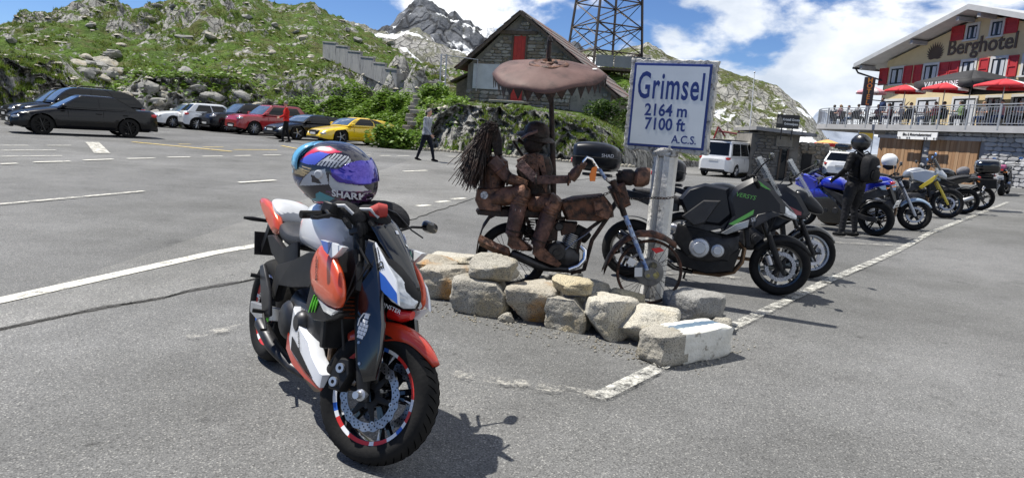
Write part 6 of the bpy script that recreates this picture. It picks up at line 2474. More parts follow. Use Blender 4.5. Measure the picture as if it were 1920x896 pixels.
ZONES = [
 ('h_purple', [(600, 585), (1110, 585), (1110, 760), (770, 730)]),
 ('h_teal', [(310, 770), (480, 720), (500, 660), (560, 625), (742, 690), (650, 748), (350, 785)]),
 ('h_red', [(350, 790), (640, 740), (610, 768), (380, 825)]),
 ('h_white', [(200, 765), (320, 790), (385, 830), (240, 900)]),
 ('h_white', [(255, 592), (350, 480), (450, 392), (640, 345), (690, 520), (480, 555)]),
 ('h_white', [(700, 400), (780, 470), (1060, 525), (1100, 590), (730, 585), (690, 520)]),
 ('h_black', [(455, 430), (540, 450), (600, 525), (470, 520)]),
 ('h_navy', [(60, 490), (330, 485), (200, 640), (60, 640)]),
 ('h_gold', [(170, 420), (250, 412), (370, 440), (350, 465), (180, 450)]),
 ('h_gold', [(205, 395), (290, 388), (420, 420), (380, 438), (230, 412)]),
 ('h_gold', [(255, 370), (440, 385), (420, 408), (270, 385)]),
 ('h_gold', [(300, 342), (460, 352), (440, 372), (320, 358)]),
 ('h_white', [(505, 312), (700, 165), (860, 190), (930, 262), (760, 322)]),
 ('h_blue', [(258, 300), (380, 205), (520, 165), (650, 175), (500, 312), (380, 318)]),
 ('h_red', [(262, 290), (330, 205), (430, 130), (600, 100), (780, 150), (640, 175), (500, 160), (370, 215)]),
 ('h_cyan', [(20, 470), (70, 350), (160, 200), (330, 70), (430, 60), (250, 250), (140, 390), (140, 460)]),
 ]
mb = MB()
nu, nv = 240, 150
rings = []
for i in range(nv + 1):
 th = lerp(.02, PI * .80, i / nv)
 ring = []
 for j in range(nu):
  a = 2 * PI * j / nu
  d = V((math.sin(th) * math.cos(a), math.sin(th) * math.sin(a), math.cos(th)))
  ring.append(d * helm_r(d))
 rings.append(ring)
mb.loft(rings, True, True)
mb.m = []
for f in mb.f:
 c = sum((V(mb.v[i]) for i in f), V()) / len(f)
 X, Zp = 575 + c.x / HL * 530, 465 - c.z / HH * 400
 m = 0
 for nm, poly in ZONES:
  if inside(poly, X, Zp):
   m = HZ.index(nm)
 if m == HZ.index('h_white') and Zp < 325 and X > 500:
  w_ = math.sin((X * .9 + Zp * .55) * .16 + 2 * noise.noise(V((X * .012, Zp * .012, 0))))
  rim_ = min(abs(Zp - 318), abs(Zp - 175 - (X - 700) * .25))
  if w_ > .25 and rim_ < 60:
   m = 0
 mb.m.append(m)
hs_ = mb.build('shell', [K[k] for k in HZ], helm, smooth=40, fix=False)
VIS = [(708, 335), (800, 335), (905, 262), (985, 235), (1200, 300), (1200, 500), (1060, 512), (800, 482), (735, 420)]
mb = MB()
vs, ok = [], {}
n1, n2 = 130, 56
for i in range(n1 + 1):
 for j in range(n2 + 1):
  a = lerp(-1.45, 1.45, i / n1)
  e = lerp(-.22, .72, j / n2)
  d = V((math.cos(a) * math.cos(e), math.sin(a) * math.cos(e), math.sin(e)))
  p = d * (helm_r(d) * 1.012 + .003)
  vs.append(p)
fs = []
for i in range(n1):
 for j in range(n2):
  ids = (i * (n2 + 1) + j, (i + 1) * (n2 + 1) + j, (i + 1) * (n2 + 1) + j + 1, i * (n2 + 1) + j + 1)
  c = sum((vs[k] for k in ids), V()) / 4
  X, Zp = 575 + c.x / HL * 530, 465 - c.z / HH * 400
  if inside(VIS, X, Zp):
   fs.append(ids)
mb.add(vs, fs)
bm = bmesh.new()
vo = mb.build('visor', K['visor'], helm, smooth=180, solid=.004)
mb = MB()
for sy in (-1, 1):
 mb.lathe([(0, .008), (.016, .008), (.021, .003), (.021, -.01), (0, -.01)], 18, (-.005, sy * (HW - .004), .02), (0, sy, 0))
mb.build('visor_pivot', K['h_white'], helm)
mb = MB()
mb.grid(lambda u, v: (lambda d: d * (helm_r(d) * 1.02 + .012 * math.sin(PI * u)))(V((-math.cos(lerp(-.75, .75, v)) * math.cos(lerp(.15, .95, u)), math.sin(lerp(-.75, .75, v)) * math.cos(lerp(.15, .95, u)), math.sin(lerp(.15, .95, u)))).normalized()), 10, 14)
mb.build('spoiler', K['h_cyan'], helm, solid=.006, smooth=180)
mb = MB()
mb.lathe([(.085, -.10), (.10, -.122), (.092, -.138), (.075, -.125)], 40, (0, 0, 0), (0, 0, 1), True)
mb.xf(Matrix.Diagonal((1.2, .95, 1, 1)))
mb.build('neck_roll', K['black'], helm)
def wrap_text(body, size, X, Zp, mat, slant, sx=1.0, bold=.002):
 o = text(body, size, mat, helm, Matrix.Identity(4), sx=sx, bold=bold, ext=0)
 cs, sn = math.cos(slant), math.sin(slant)
 x0, z0 = (X - 575) / 530 * HL, (465 - Zp) / 400 * HH
 for v in o.data.vertices:
  x, z = x0 + v.co.x * cs - v.co.y * sn, z0 + v.co.x * sn + v.co.y * cs
  lo_, hi_ = 0.0, HW * 1.3
  for _ in range(24):
   m_ = (lo_ + hi_) / 2
   d = V((x, -m_, z))
   if d.length < helm_r(d.normalized()):
    lo_ = m_
   else:
    hi_ = m_
  v.co = V((x, -lo_ - .0025, z))
 return o
wrap_text('SHARK', .046, 905, 645, K['tapeW'], -.12, 1.0, .0016)
wrap_text('SHARK', .026, 245, 735, K['tapeW'], .10, .9, .001)
# -- gloves and bag on the bars
K['cloth'] = pm('black_cloth', (.012, .012, .013), (.022, .022, .024), 8, .8, bump=.6, bscale=25, spec=.15)
gl = thing('riding_gloves', 'pair of black riding gloves with grey trim under the helmet', 'gloves', at(674, 413, 3.08))
for i, (dx, dy_, dz) in enumerate(((-.055, .0, .015), (.05, .05, .0))):
 mb = MB()
 c = V((dx, dy_, dz))
 mb.tube([c + V((-.075, .02, .03)), c + V((-.02, 0, .032)), c + V((.05, -.01, .0)), c + V((.08, -.01, -.03))], [.05, .058, .055, .035], 12, flat=.8)
 for k in range(4):
  b = c + V((.055 + .008 * k, -.045 + .026 * k, -.012))
  mb.tube([b, b + V((.02, -.015, -.035)), b + V((.02, -.01, -.08 + .008 * k))], [.016, .015, .011], 8)
 mb.tube([c + V((-.01, -.05, .01)), c + V((.02, -.075, -.02)), c + V((.035, -.07, -.05))], [.018, .016, .012], 8)
 g_ = mb.build('glove', K['cloth'], gl, sub=1)
 mb = MB()
 mb.tube([c + V((-.05, -.05, .05)), c + V((-.0, -.06, .055)), c + V((.04, -.062, .02))], .008, 6)
 mb.build('glove_trim', K['greyleather'], g_)
mb = MB()
mb.tube([(.05, .02, .035), (.09, .01, .05), (.12, .02, .05)], [.028, .036, .028], 10)
mb.build('red_cuff', pm('red_cuff', (.30, .025, .02), None, rough=.7), gl)
bag = thing('waist_bag', 'black soft bag hanging over the left handlebar of the front motorcycle', 'bag', at(730, 402, 3.30))
mb = MB()
mb.se([(-.13, 0, .01, .05, .03), (-.09, 0, .015, .09, .055), (.02, 0, .005, .10, .06), (.08, 0, -.02, .08, .045), (.11, 0, -.04, .04, .02)], 16, 2.8)
for i, p in enumerate(mb.v):
 p = V(p)
 mb.v[i] = tuple(p * (1 + .16 * noise.noise(p * 14)))
mb.build('pouch', K['cloth'], bag, sub=1)
mb = MB()
mb.tube([(-.09, -.05, .04), (-.03, -.095, .05), (.05, -.09, .02), (.12, -.06, -.06), (.17, -.02, -.10)], .010, 6, flat=.4)
mb.build('strap', K['black'], bag)
# -- the other motorcycles
def moto(label, fpt=None, rpt=None, heading=None, wb=1.46, lean=-6, steer=0, spec=None):
 """fpt/rpt: ground contact of the front or rear wheel; heading in degrees"""
 S_ = dict(Rf=.30, Rr=.315, wf=.118, wr=.17, rim=K['blackgloss'], nsp=5, main=K['blackgloss'], acc=K['black'], tank_z=.93, seat_z=.80, tank=True,
 bar_z=1.04, bar_x=-.03, bar_y=.37, spoke=False, fender='black', fork=K['darkmetal'], fork_low=K['black'], exhaust='steel', tail_up=.10, rake=25.0, engine=K['engine'])
 S_.update(spec or {})
 h = rad(heading)
 d = V((math.cos(h), math.sin(h), 0))
 if fpt is not None:
  mid = V((fpt.x, fpt.y, 0)) - d * (wb / 2)
 else:
  mid = V((rpt.x, rpt.y, 0)) + d * (wb / 2)
 zf = lot(*(mid + d * wb / 2).xy)
 zb = lot(*(mid - d * wb / 2).xy)
 mid.z = (zf + zb) / 2
 pit = -math.atan2(zf - zb, wb)
 M = Matrix.Translation(mid) @ Matrix.Rotation(h, 4, 'Z') @ Matrix.Rotation(pit, 4, 'Y') @ Matrix.Rotation(rad(lean), 4, 'X')
 fx, bx = wb / 2, -wb / 2
 ra = rad(S_['rake'])
 ax = V((-math.sin(ra), 0, math.cos(ra)))
 ftop = V((fx, 0, S_['Rf'])) + ax * .72
 r = Rig('motorcycle', label, 'motorcycle', M, steer, (ftop.x - .03, ftop.z), S_['rake'], group='parked motorcycles')
 r.S, r.fx, r.bx, r.ftop = S_, fx, bx, ftop
 wheel(r, 'front_wheel', (fx, 0, S_['Rf']), S_['Rf'], S_['wf'], S_['Rf'] - .085, S_['rim'], S_['nsp'], True, .15, (-.062, .062), True, detail=S_.get('detail', 0))
 wheel(r, 'rear_wheel', (bx, 0, S_['Rr']), S_['Rr'], S_['wr'], S_['Rr'] - .095, S_['rim'], S_['nsp'], True, .11, (-.085,), False, detail=0)
 for sy in (-1, 1):
  bot = V((fx - .005, sy * .10, S_['Rf']))
  mb = MB()
  mb.tube([bot - ax * .03, bot + ax * .05, bot + ax * .34], [.022, .03, .03], 10)
  f_ = r.part(mb, 'fork_leg', S_['fork_low'], steered=True)
  mb = MB()
  mb.tube([bot + ax * .33, bot + ax * .74], [.024, .024], 10)
  r.part(mb, 'fork_tube', S_['fork'], f_, True)
  mb = MB()
  mb.box(V((fx - .12, sy * .085, S_['Rf'] + .05)), (.07, .05, .11), rot=(0, .3, 0))
  r.part(mb, 'brake_caliper', K['black'], f_, True, bevel=.01)
  mb = MB()
  mb.slab([(bx + .5, .45), (bx + .46, .37), (bx + .1, S_['Rr'] - .045), (bx - .06, S_['Rr'] - .03), (bx - .06, S_['Rr'] + .03), (bx + .1, S_['Rr'] + .045)], sy * .09, sy * .13, .01, .93)
  r.part(mb, 'swingarm', K['darkmetal'])
 mb = MB()
 mb.box(ftop, (.07, .25, .03), rot=(0, -ra, 0))
 mb.box(ftop - ax * .15, (.07, .25, .035), rot=(0, -ra, 0))
 r.part(mb, 'triple_clamp', K['darkmetal'], steered=True)
 FCn = V((fx, 0, S_['Rf']))
 def fd(u, v):
  a = lerp(rad(28), rad(150), u)
  s_ = (v - .5) * 2
  wdt = table([(0, .02), (.12, .05), (.4, .068), (1, .06)], u)
  rr = S_['Rf'] + .024 - .03 * abs(s_) ** 2.5
  rr -= table([(0, 0), (.4, .03), (.6, .05), (1, .02)], u) * abs(s_) ** 6
  return FCn + V((math.cos(a) * rr, s_ * wdt, math.sin(a) * rr))
 mb = MB()
 mb.grid(fd, 18, 8)
 r.part(mb, 'front_fender', K[S_['fender']] if isinstance(S_['fender'], str) else S_['fender'], steered=True, solid=.005, smooth=180)
 b0 = V((ftop.x + S_['bar_x'], 0, S_['bar_z']))
 by = S_['bar_y']
 lever_bar(r, [b0 + V((-.12, -by, -.01)), b0 + V((-.08, -by * .6, .02)), b0 + V((0, -.06, .0)), b0 + V((0, .06, .0)), b0 + V((-.08, by * .6, .02)), b0 + V((-.12, by, -.01))], .012)
 for sy in (-1, 1):
  mb = MB()
  mb.tube([b0 + V((-.13, sy * (by + .02), -.012)), b0 + V((-.09, sy * (by * .68), .012))], .018, 10)
  r.part(mb, 'grip', K['rubber'], steered=True)
  mb = MB()
  mb.tube([b0 + V((-.07, sy * by * .62, .02)), b0 + V((-.02, sy * by * .75, .005)), b0 + V((-.04, sy * by * 1.05, -.01))], .008, 6)
  r.part(mb, 'lever', K['black'], steered=True)
  if S_.get('guards'):
   mb = MB()
   mb.grid(lambda u, v: b0 + V((.02 - .09 * (v - .5) ** 2 * 4 * .3 - .05 * u * u, sy * lerp(by * .6, by * 1.15, u), lerp(-.06, .06, v))), 6, 5)
   r.part(mb, 'hand_guard', K['black'], steered=True, solid=.005)
  mz = S_.get('mir_z', .2)
  mirror(r, b0 + V((-.06, sy * by * .55, .02)), b0 + V((S_.get('mir_x', -.03), sy * (by * 1.05), mz)), sy, size=(.062, .042), mat=S_.get('mir_mat'))
 for sy in (-1, 1):
  mb = MB()
  mb.slab([(ftop.x - .06, ftop.z - .10), (ftop.x - .02, ftop.z - .22), (.12, .62), (-.18, .52), (bx + .48, .42), (bx + .42, .52), (-.2, .68), (.08, .78)], sy * .11, sy * .15, .012, .93)
  r.part(mb, 'frame', S_.get('frame', K['darkmetal']))
 mb = MB()
 mb.se([(-.20, 0, .40, .13, .12), (-.12, 0, .41, .18, .16), (.08, 0, .41, .19, .16), (.22, 0, .43, .17, .15), (.33, 0, .50, .14, .11)], 14, 4)
 en = r.part(mb, 'engine', S_['engine'])
 for (x, z, rr, sy) in ((-.05, .41, .105, -1), (.13, .40, .07, -1), (-.05, .41, .10, 1), (.13, .4, .07, 1)):
  mb = MB()
  mb.lathe([(0, .03), (rr * .55, .03), (rr * .62, .02), (rr * .9, .016), (rr, 0), (rr, -.04), (0, -.04)], 20, (x, sy * .19, z), (0, sy, 0))
  r.part(mb, 'engine_cover', S_.get('cover', K['darkmetal']), en)
 for k in range(2):
  y = -.06 + .12 * k
  mb = MB()
  mb.tube([(.33, y, .50), (.40, y, .44), (.39, y, .30), (.32, y, .19), (.18, y * .8, .14), (-.1, y * .5, .14)], .02, 8)
  r.part(mb, 'exhaust_header', K['bronze'])
 mb = MB()
 sy = S_.get('ex_side', -1)
 mb.tube([(-.1, sy * .03, .14), (-.28, sy * .12, .17), (-.42, sy * .19, .26), (-.48, sy * .2, .30), (bx - .10, sy * .22, .44 + S_.get('ex_up', 0)), (bx - .12, sy * .22, .445 + S_.get('ex_up', 0))], [.028, .03, .035, .055, .06, .045], 12, flat=.85)
 r.part(mb, 'silencer', K[S_['exhaust']])
 mb = MB()
 mb.box((.40, 0, .60), (.05, .30, .28), rot=(0, -.2, 0))
 r.part(mb, 'radiator', K['black'], bevel=.01)
 tz = S_['tank_z']
 mb = MB()
 mb.se([(-.16, 0, tz - .08, .09, .06), (-.09, 0, tz - .03, .14, .10), (.04, 0, tz, .17, .12), (.18, 0, tz + .005, .18, .12), (.28, 0, tz - .015, .15, .10), (.35, 0, tz - .05, .09, .06)], 18, 2.8)
 r.part(mb, 'tank', S_['main'], sub=1)
 sz = S_['seat_z']
 tu = S_['tail_up']
 mb = MB()
 mb.se([(bx - .06, 0, sz + tu, .08, .03), (bx + .1, 0, sz + tu * .9, .12, .045), (bx + .28, 0, sz + tu * .35 + .02, .13, .05), (-.34, 0, sz, .14, .05), (-.2, 0, sz + .015, .12, .05), (-.12, 0, sz + .04, .10, .05)], 16, 3)
 r.part(mb, 'seat', S_.get('seat', K['leather']), sub=1)
 for sy in (-1, 1):
  mb = MB()
  mb.slab([(-.30, sz - .02), (bx + .2, sz + tu * .5), (bx - .18, sz + tu + .01), (bx - .24, sz + tu - .03), (bx, sz + tu - .10), (bx + .3, sz - .12), (-.3, sz - .10)], sy * .07, sy * .13, .02, .9)
  r.part(mb, 'tail_panel', S_.get('tailmat', S_['main']))
 mb = MB()
 mb.box((bx - .23, 0, sz + tu - .02), (.05, .12, .05))
 r.part(mb, 'tail_light', K['red'], bevel=.01)
 mb = MB()
 mb.slab([(bx - .12, sz + tu - .04), (bx - .18, sz + tu - .04), (bx - .34, .58), (bx - .30, .56)], -.05, .05, .01, .95)
 ph = r.part(mb, 'plate_holder', K['black'])
 mb = MB()
 mb.box((bx - .335, 0, .62), (.012, .18, .14), rot=(0, -.4, 0))
 r.part(mb, 'number_plate', K['white'], ph)
 for sy in (-1, 1):
  mb = MB()
  mb.tube([(bx - .2, sy * .05, sz + tu - .1), (bx - .21, sy * .17, sz + tu - .1)], [.01, .016], 8)
  r.part(mb, 'indicator', K['amber'])
  mb = MB()
  mb.tube([(-.34, sy * .16, .38), (-.36, sy * .28, .38)], .011, 8)
  r.part(mb, 'footpeg', K['alu'])
 mb = MB()
 mb.tube([(-.12, .15, .27), (-.17, .25, .08), (-.18, .29, .012)], [.014, .012, .014], 8)
 r.part(mb, 'side_stand', K['black'])
 mb = MB()
 RCn = V((bx, 0, S_['Rr']))
 mb.grid(lambda u, v: RCn + V((math.cos(lerp(rad(25), rad(110), u)) * (S_['Rr'] + .03), (v - .5) * .17, math.sin(lerp(rad(25), rad(110), u)) * (S_['Rr'] + .03))), 10, 4)
 r.part(mb, 'rear_hugger', K['black'], solid=.005)
 return r
def fairing(r, name, poly, yo, yi, mat, both=True, steered=False, k=.9, b=.015, parent=None, sub=0):
 for sy in ((-1, 1) if both else (-1,)):
  mb = MB()
  mb.slab(poly, sy * yo, sy * yi, b, k)
  o = r.part(mb, name, mat, parent, steered, sub=sub, smooth=40)
 return o
def flash(r, name, poly, y, mat, both=True, steered=False):
 for sy in ((-1, 1) if both else (-1,)):
  mb = MB()
  mb.prism([V((x, sy * y, z)) for x, z in poly], (0, sy * .003, 0))
  r.part(mb, name, mat, None, steered, smooth=0)
def shield(r, pts, hw, mat, steered=False, name='windscreen', bow=.05):
 """pts: (t, x, z) from top to bottom"""
 def fn(u, v):
  x = table([(t, a) for t, a, _ in pts], u)
  z = table([(t, b) for t, _, b in pts], u)
  w_ = table(hw, u)
  a = (v - .5) * 2
  return V((x - bow * a * a, a * w_, z - .02 * a * a))
 mb = MB()
 mb.grid(fn, 12, 10)
 return r.part(mb, name, mat, steered=steered, solid=.004, smooth=180)
def topcase(r, x, z, mat=None, red=False, size=(.26, .28, .17)):
 mb = MB()
 a, b, c = size
 mb.se([(x - a, 0, z, b * .75, c * .72), (x - a * .9, 0, z + .005, b * .92, c * .92), (x, 0, z + .012, b, c), (x + a * .75, 0, z, b * .93, c * .88), (x + a, 0, z - .01, b * .75, c * .66)], 20, 3.6)
 t = r.part(mb, 'top_case', mat or K['black'], sub=1)
 mb = MB()
 mb.se([(x - a * 1.0, 0, z - .012, b * .82, .008), (x - a * .9, 0, z - .012, b * .955, .008), (x, 0, z - .012, b * 1.02, .008), (x + a * .78, 0, z - .012, b * .95, .008), (x + a * .99, 0, z - .012, b * .78, .008)], 20, 3.6)
 r.part(mb, 'lid_seam', K['darkmetal'], t)
 mb = MB()
 mb.box((x - a * .98, 0, z - .05), (.03, b * 1.1, .05))
 r.part(mb, 'reflector', K['red'], t, bevel=.008)
 mb = MB()
 mb.box((x + .02, 0, z - c - .02), (.3, .22, .03))
 r.part(mb, 'carrier', K['darkmetal'])
 return t
K['clearscreen'] = glass('screen_clear', (.55, .58, .60), .05, .2, .78)
K['smokescreen'] = glass('screen_smoke', (.04, .045, .05), .05, .4, .4)
K['greyplastic'] = pm('grey_plastic', (.03, .03, .033), (.042, .042, .045), 9, .4, spec=.3)
K['vgreen'] = pm('lime_green', (.06, .36, .03), None, rough=.35, coat=.5)
K['deepblue'] = pm('racing_blue', (.012, .03, .42), (.01, .02, .34), 3, .25, .1, coat=.9)
K['iceblue'] = pm('ice_blue', (.30, .40, .52), (.26, .35, .46), 4, .3, .2, coat=.7)
K['yellow'] = pm('bike_yellow', (.60, .45, .03), None, rough=.4, coat=.4)
K['silverpaint'] = pm('silver_paint', (.34, .36, .39), (.28, .30, .33), 4, .35, .5, coat=.6)
K['darkred'] = pm('dark_red', (.22, .012, .015), None, rough=.3, coat=.6)
K['sheen'] = pm('dark_sheen', (.008, .0095, .014), (.012, .014, .019), 3, .3, 0, coat=.12, spec=.2)
K['bluemirror'] = pm('blue_mirror', (.05, .18, .55), (.3, .45, .7), 12, .1, .8)
f1 = onz(1455, 553)
a1 = moto('black tall touring motorcycle with lime green stripes beside the sign post', fpt=f1, heading=-15, wb=1.52, lean=-5, steer=0,
 spec=dict(main=K['sheen'], tank_z=.98, seat_z=.86, bar_z=1.17, bar_x=.0, bar_y=.38, mir_z=.20, mir_x=.06, fender='black', cover=K['alu'], exhaust='blackgloss', detail=1, tail_up=.08, nsp=6, guards=False, ex_up=.03))
P1 = lambda pts, y=-.24: a1.poly(pts, y)
fairing(a1, 'side_fairing', P1([(1419, 329), (1444, 345), (1474, 383), (1474, 401), (1448, 405), (1405, 430), (1353, 437), (1372, 408), (1364, 370), (1380, 350)]), .24, .10, K['sheen'], k=.82, b=.05)
fairing(a1, 'tank_side', P1([(1272, 372), (1290, 352), (1322, 343), (1368, 352), (1376, 404), (1352, 424), (1318, 420), (1284, 400)], -.20), .20, .10, K['sheen'], k=.85, b=.04)
fairing(a1, 'engine_plate', P1([(1270, 420), (1310, 428), (1352, 440), (1372, 462), (1366, 490), (1330, 486), (1285, 478), (1262, 450)], -.16), .165, .11, K['black'], k=.93)
for k in range(3):
 mb = MB()
 mb.tube([(.47, -.12 + .02 * k, .98), (.60 + .03 * k, -.16, .82), (.60, -.13, .62), (.66, -.11, .42)], .006, 6)
 a1.part(mb, 'brake_hose', K['black'], steered=True)
fairing(a1, 'grey_panel', P1([(1278, 405), (1320, 375), (1352, 376), (1322, 418), (1300, 424)]), .225, .12, K['greyplastic'], b=.02)
fairing(a1, 'silver_blade', P1([(1352, 437), (1380, 420), (1405, 412), (1402, 426), (1362, 440)]), .246, .2, K['silverpaint'], b=.006)
fairing(a1, 'cheek_panel', P1([(1408, 420), (1420, 402), (1448, 396), (1470, 402), (1448, 408), (1412, 429)]), .252, .2, K['greyplastic'], b=.008)
flash(a1, 'green_stripe', P1([(1366, 420), (1414, 393), (1412, 402), (1376, 422)]), .247, K['vgreen'])
flash(a1, 'green_stripe', P1([(1417, 335), (1446, 357), (1436, 354), (1420, 345)]), .242, K['vgreen'])
lx, lz = a1.px(1398, 368, -.24)
a1.txt('VERSYS', .06, K['vgreen'], lx, -.2445, lz, (1, 0, -.12), (0, 0, 1), ext=.001, shear=.2)
lx, lz = a1.px(1412, 412, -.25)
a1.txt('SE', .05, K['tapeW'], lx, -.2555, lz, (.9, 0, .4), (-.4, 0, .9), ext=.001, shear=.2)
fairing(a1, 'belly_cover', [(-.30, .36), (.20, .30), (.36, .44), (.30, .20), (.05, .15), (-.25, .20)], .15, .10, K['black'])
mb = MB()
mb.se([(.52, 0, .97, .13, .10), (.62, 0, .93, .15, .11), (.74, 0, .87, .11, .09), (.83, 0, .82, .05, .05), (.86, 0, .81, .015, .02)], 18, 2.8)
a1.part(mb, 'nose_fairing', K['sheen'], sub=1)
for sy in (-1, 1):
 mb = MB()
 mb.loft([[V((x, sy * y0, z0)), V((x, sy * (y0 + .012), (z0 + z1) / 2)), V((x, sy * y1, z1)), V((x - .03, sy * (y1 - .03), (z0 + z1) / 2))]
 for x, y0, z0, y1, z1 in ((.66, .15, .86, .135, .95), (.74, .12, .82, .10, .91), (.80, .08, .80, .06, .87), (.86, .03, .79, .02, .83))], True, True)
 a1.part(mb, 'headlight', K['lens'], smooth=60)
shield(a1, [(0, .46, 1.40), (.5, .56, 1.24), (1, .70, 1.02)], [(0, .11), (.4, .17), (1, .12)], K['clearscreen'])
mb = MB()
mb.se([(.44, 0, 1.10, .12, .06), (.56, 0, 1.10, .13, .09), (.64, 0, 1.04, .10, .07)], 14, 3)
a1.part(mb, 'dashboard', K['black'])
mb = MB()
mb.tube([(.45, -.2, 1.06), (.44, -.28, 1.10), (.40, -.36, 1.14)], .02, 8)
a1.part(mb, 'brake_reservoir', K['black'])
tcase = topcase(a1, a1.px(1120, 296, 0)[0], a1.px(1120, 296, 0)[1], K['sheen'], size=(.25, .27, .165))
cx_, cz_ = a1.px(1140, 293, -.27)
a1.txt('SHAD', .05, K['tapeW'], cx_, -.285, cz_, (1, 0, 0), (0, 0, 1), tcase, ext=.001)
mb = MB()
mb.tube([(.62, -.10, .40), (.645, -.10, .35), (.66, -.10, .31)], .034, 12)
a1.part(mb, 'fork_slider', K['steel'], steered=True)
f2 = onz(1512, 521)
a2 = moto('black sport touring motorcycle with red flash half hidden behind the green striped one', fpt=f2, heading=-18, wb=1.48, lean=-6, steer=16,
 spec=dict(main=K['sheen'], tank_z=.95, seat_z=.82, bar_z=1.08, bar_x=.0, mir_z=.2, mir_x=.14, rim=K['silverpaint'], nsp=5, fender='blackgloss', detail=0))
P2 = lambda pts, y=-.22: a2.poly(pts, y)
fairing(a2, 'side_fairing', P2([(1448, 345), (1470, 345), (1500, 365), (1518, 398), (1512, 412), (1490, 410), (1460, 430), (1430, 440), (1400, 420), (1420, 370)]), .22, .09, K['sheen'], k=.8, b=.05)
flash(a2, 'red_flash', P2([(1476, 385), (1503, 398), (1502, 404), (1470, 400), (1490, 397)]), .221, K['darkred'])
mb = MB()
mb.se([(.48, 0, .95, .14, .10), (.62, 0, .90, .15, .12), (.74, 0, .84, .10, .09), (.84, 0, .79, .03, .03)], 18, 2.8)
a2.part(mb, 'nose_fairing', K['sheen'], sub=1)
shield(a2, [(0, .42, 1.38), (.5, .54, 1.20), (1, .70, .96)], [(0, .10), (.4, .18), (1, .12)], K['clearscreen'])
topcase(a2, -.98, 1.12, K['sheen'], True, size=(.2, .25, .15))
r3 = onlot(1640, 442)
f3 = onlot(1504, 423)
a3 = moto('racing blue sport motorcycle facing left behind the standing rider', rpt=r3, heading=math.degrees(math.atan2(f3.y - r3.y, f3.x - r3.x)), wb=1.41, lean=-6, steer=4,
 spec=dict(main=K['deepblue'], tank_z=.90, seat_z=.86, bar_z=.93, bar_x=.0, bar_y=.30, mir_z=.12, mir_x=.2, tail_up=.14, rim=K['blackgloss'], fender=K['deepblue'], exhaust='blackgloss'))
fairing(a3, 'upper_fairing', [(.80, .93), (.62, 1.05), (.40, .98), (.26, .86), (.34, .74), (.58, .74), (.80, .82)], .20, .08, K['deepblue'], k=.82, b=.05)
fairing(a3, 'side_fairing', [(.52, .76), (.30, .82), (.12, .72), (-.10, .56), (-.28, .36), (-.24, .18), (.20, .16), (.40, .34), (.52, .56)], .21, .12, K['blackgloss'], k=.85, b=.03)
fairing(a3, 'blue_stripe', [(.52, .74), (.30, .80), (.10, .66), (.40, .62)], .218, .19, K['deepblue'], b=.006)
mb = MB()
mb.se([(.50, 0, .94, .14, .10), (.66, 0, .92, .13, .09), (.80, 0, .88, .07, .05), (.87, 0, .86, .015, .02)], 16, 2.6)
a3.part(mb, 'nose_fairing', K['deepblue'], sub=1)
shield(a3, [(0, .42, 1.16), (.5, .55, 1.10), (1, .72, .97)], [(0, .09), (.4, .13), (1, .09)], K['smokescreen'], bow=.06)
f4 = onlot(1712, 432)
a4 = moto('blue roadster motorcycle with ice blue front fender facing right', fpt=f4, heading=-22, wb=1.44, lean=-6, steer=0,
 spec=dict(main=K['deepblue'], tank_z=.90, seat_z=.80, bar_z=1.06, bar_x=-.02, mir_z=.18, fender=K['iceblue'], fork=K['steel'], fork_low=K['silverpaint'], cover=K['alu'], rim=K['black']))
mb = MB()
mb.se([(.44, 0, .88, .06, .07), (.50, 0, .88, .09, .09), (.57, 0, .87, .092, .092), (.59, 0, .87, .08, .08)], 18, 2.1)
hl = a4.part(mb, 'headlight', K['black'], steered=True)
mb = MB()
mb.ball((.588, 0, .87), (.02, .078, .078), 16, 8)
a4.part(mb, 'headlight_lens', K['lens'], hl, True)
fairing(a4, 'tank_shroud', [(.36, .86), (.20, .92), (-.05, .88), (.10, .74), (.34, .74)], .21, .15, K['iceblue'])
f5 = onlot(1773, 410)
a5 = moto('grey adventure motorcycle with yellow fork and yellow flash', fpt=f5, heading=-26, wb=1.55, lean=-6, steer=6,
 spec=dict(Rf=.335, main=K['silverpaint'], tank_z=1.02, seat_z=.87, bar_z=1.20, bar_x=-.03, bar_y=.42, mir_z=.18, fender='black', fork=K['yellow'], fork_low=K['yellow'], guards=True, mir_mat=K['bluemirror'], rake=27.0))
fairing(a5, 'tank_shroud', [(.56, 1.00), (.30, 1.08), (-.02, 1.02), (.04, .84), (.34, .74), (.50, .84)], .22, .12, K['silverpaint'], k=.84, b=.04)
fairing(a5, 'yellow_panel', [(.54, .98), (.46, .94), (.18, .68), (.24, .64), (.44, .80)], .235, .19, K['yellow'], b=.008)
mb = MB()
mb.se([(.50, 0, 1.05, .10, .10), (.62, 0, 1.00, .10, .10), (.72, 0, .93, .06, .06)], 14, 3)
a5.part(mb, 'headlight', K['lens'], steered=True)
mb = MB()
mb.se([(.58, 0, .80, .05, .03), (.72, 0, .84, .06, .03), (.88, 0, .80, .035, .015), (.95, 0, .77, .01, .006)], 12, 3)
a5.part(mb, 'beak', K['black'], steered=True)
shield(a5, [(0, .48, 1.36), (1, .62, 1.10)], [(0, .10), (1, .13)], K['smokescreen'])
r6 = onlot(1806, 401)
a6 = moto('black roadster motorcycle with white silencer next to the grey adventure one', rpt=r6, heading=158, wb=1.43, lean=-6, steer=0,
 spec=dict(main=K['iceblue'], tank_z=.92, seat_z=.82, bar_z=1.05, exhaust='alu', tailmat=K['blackgloss'], ex_side=1, mir_z=.15))
r7 = onlot(1836, 394)
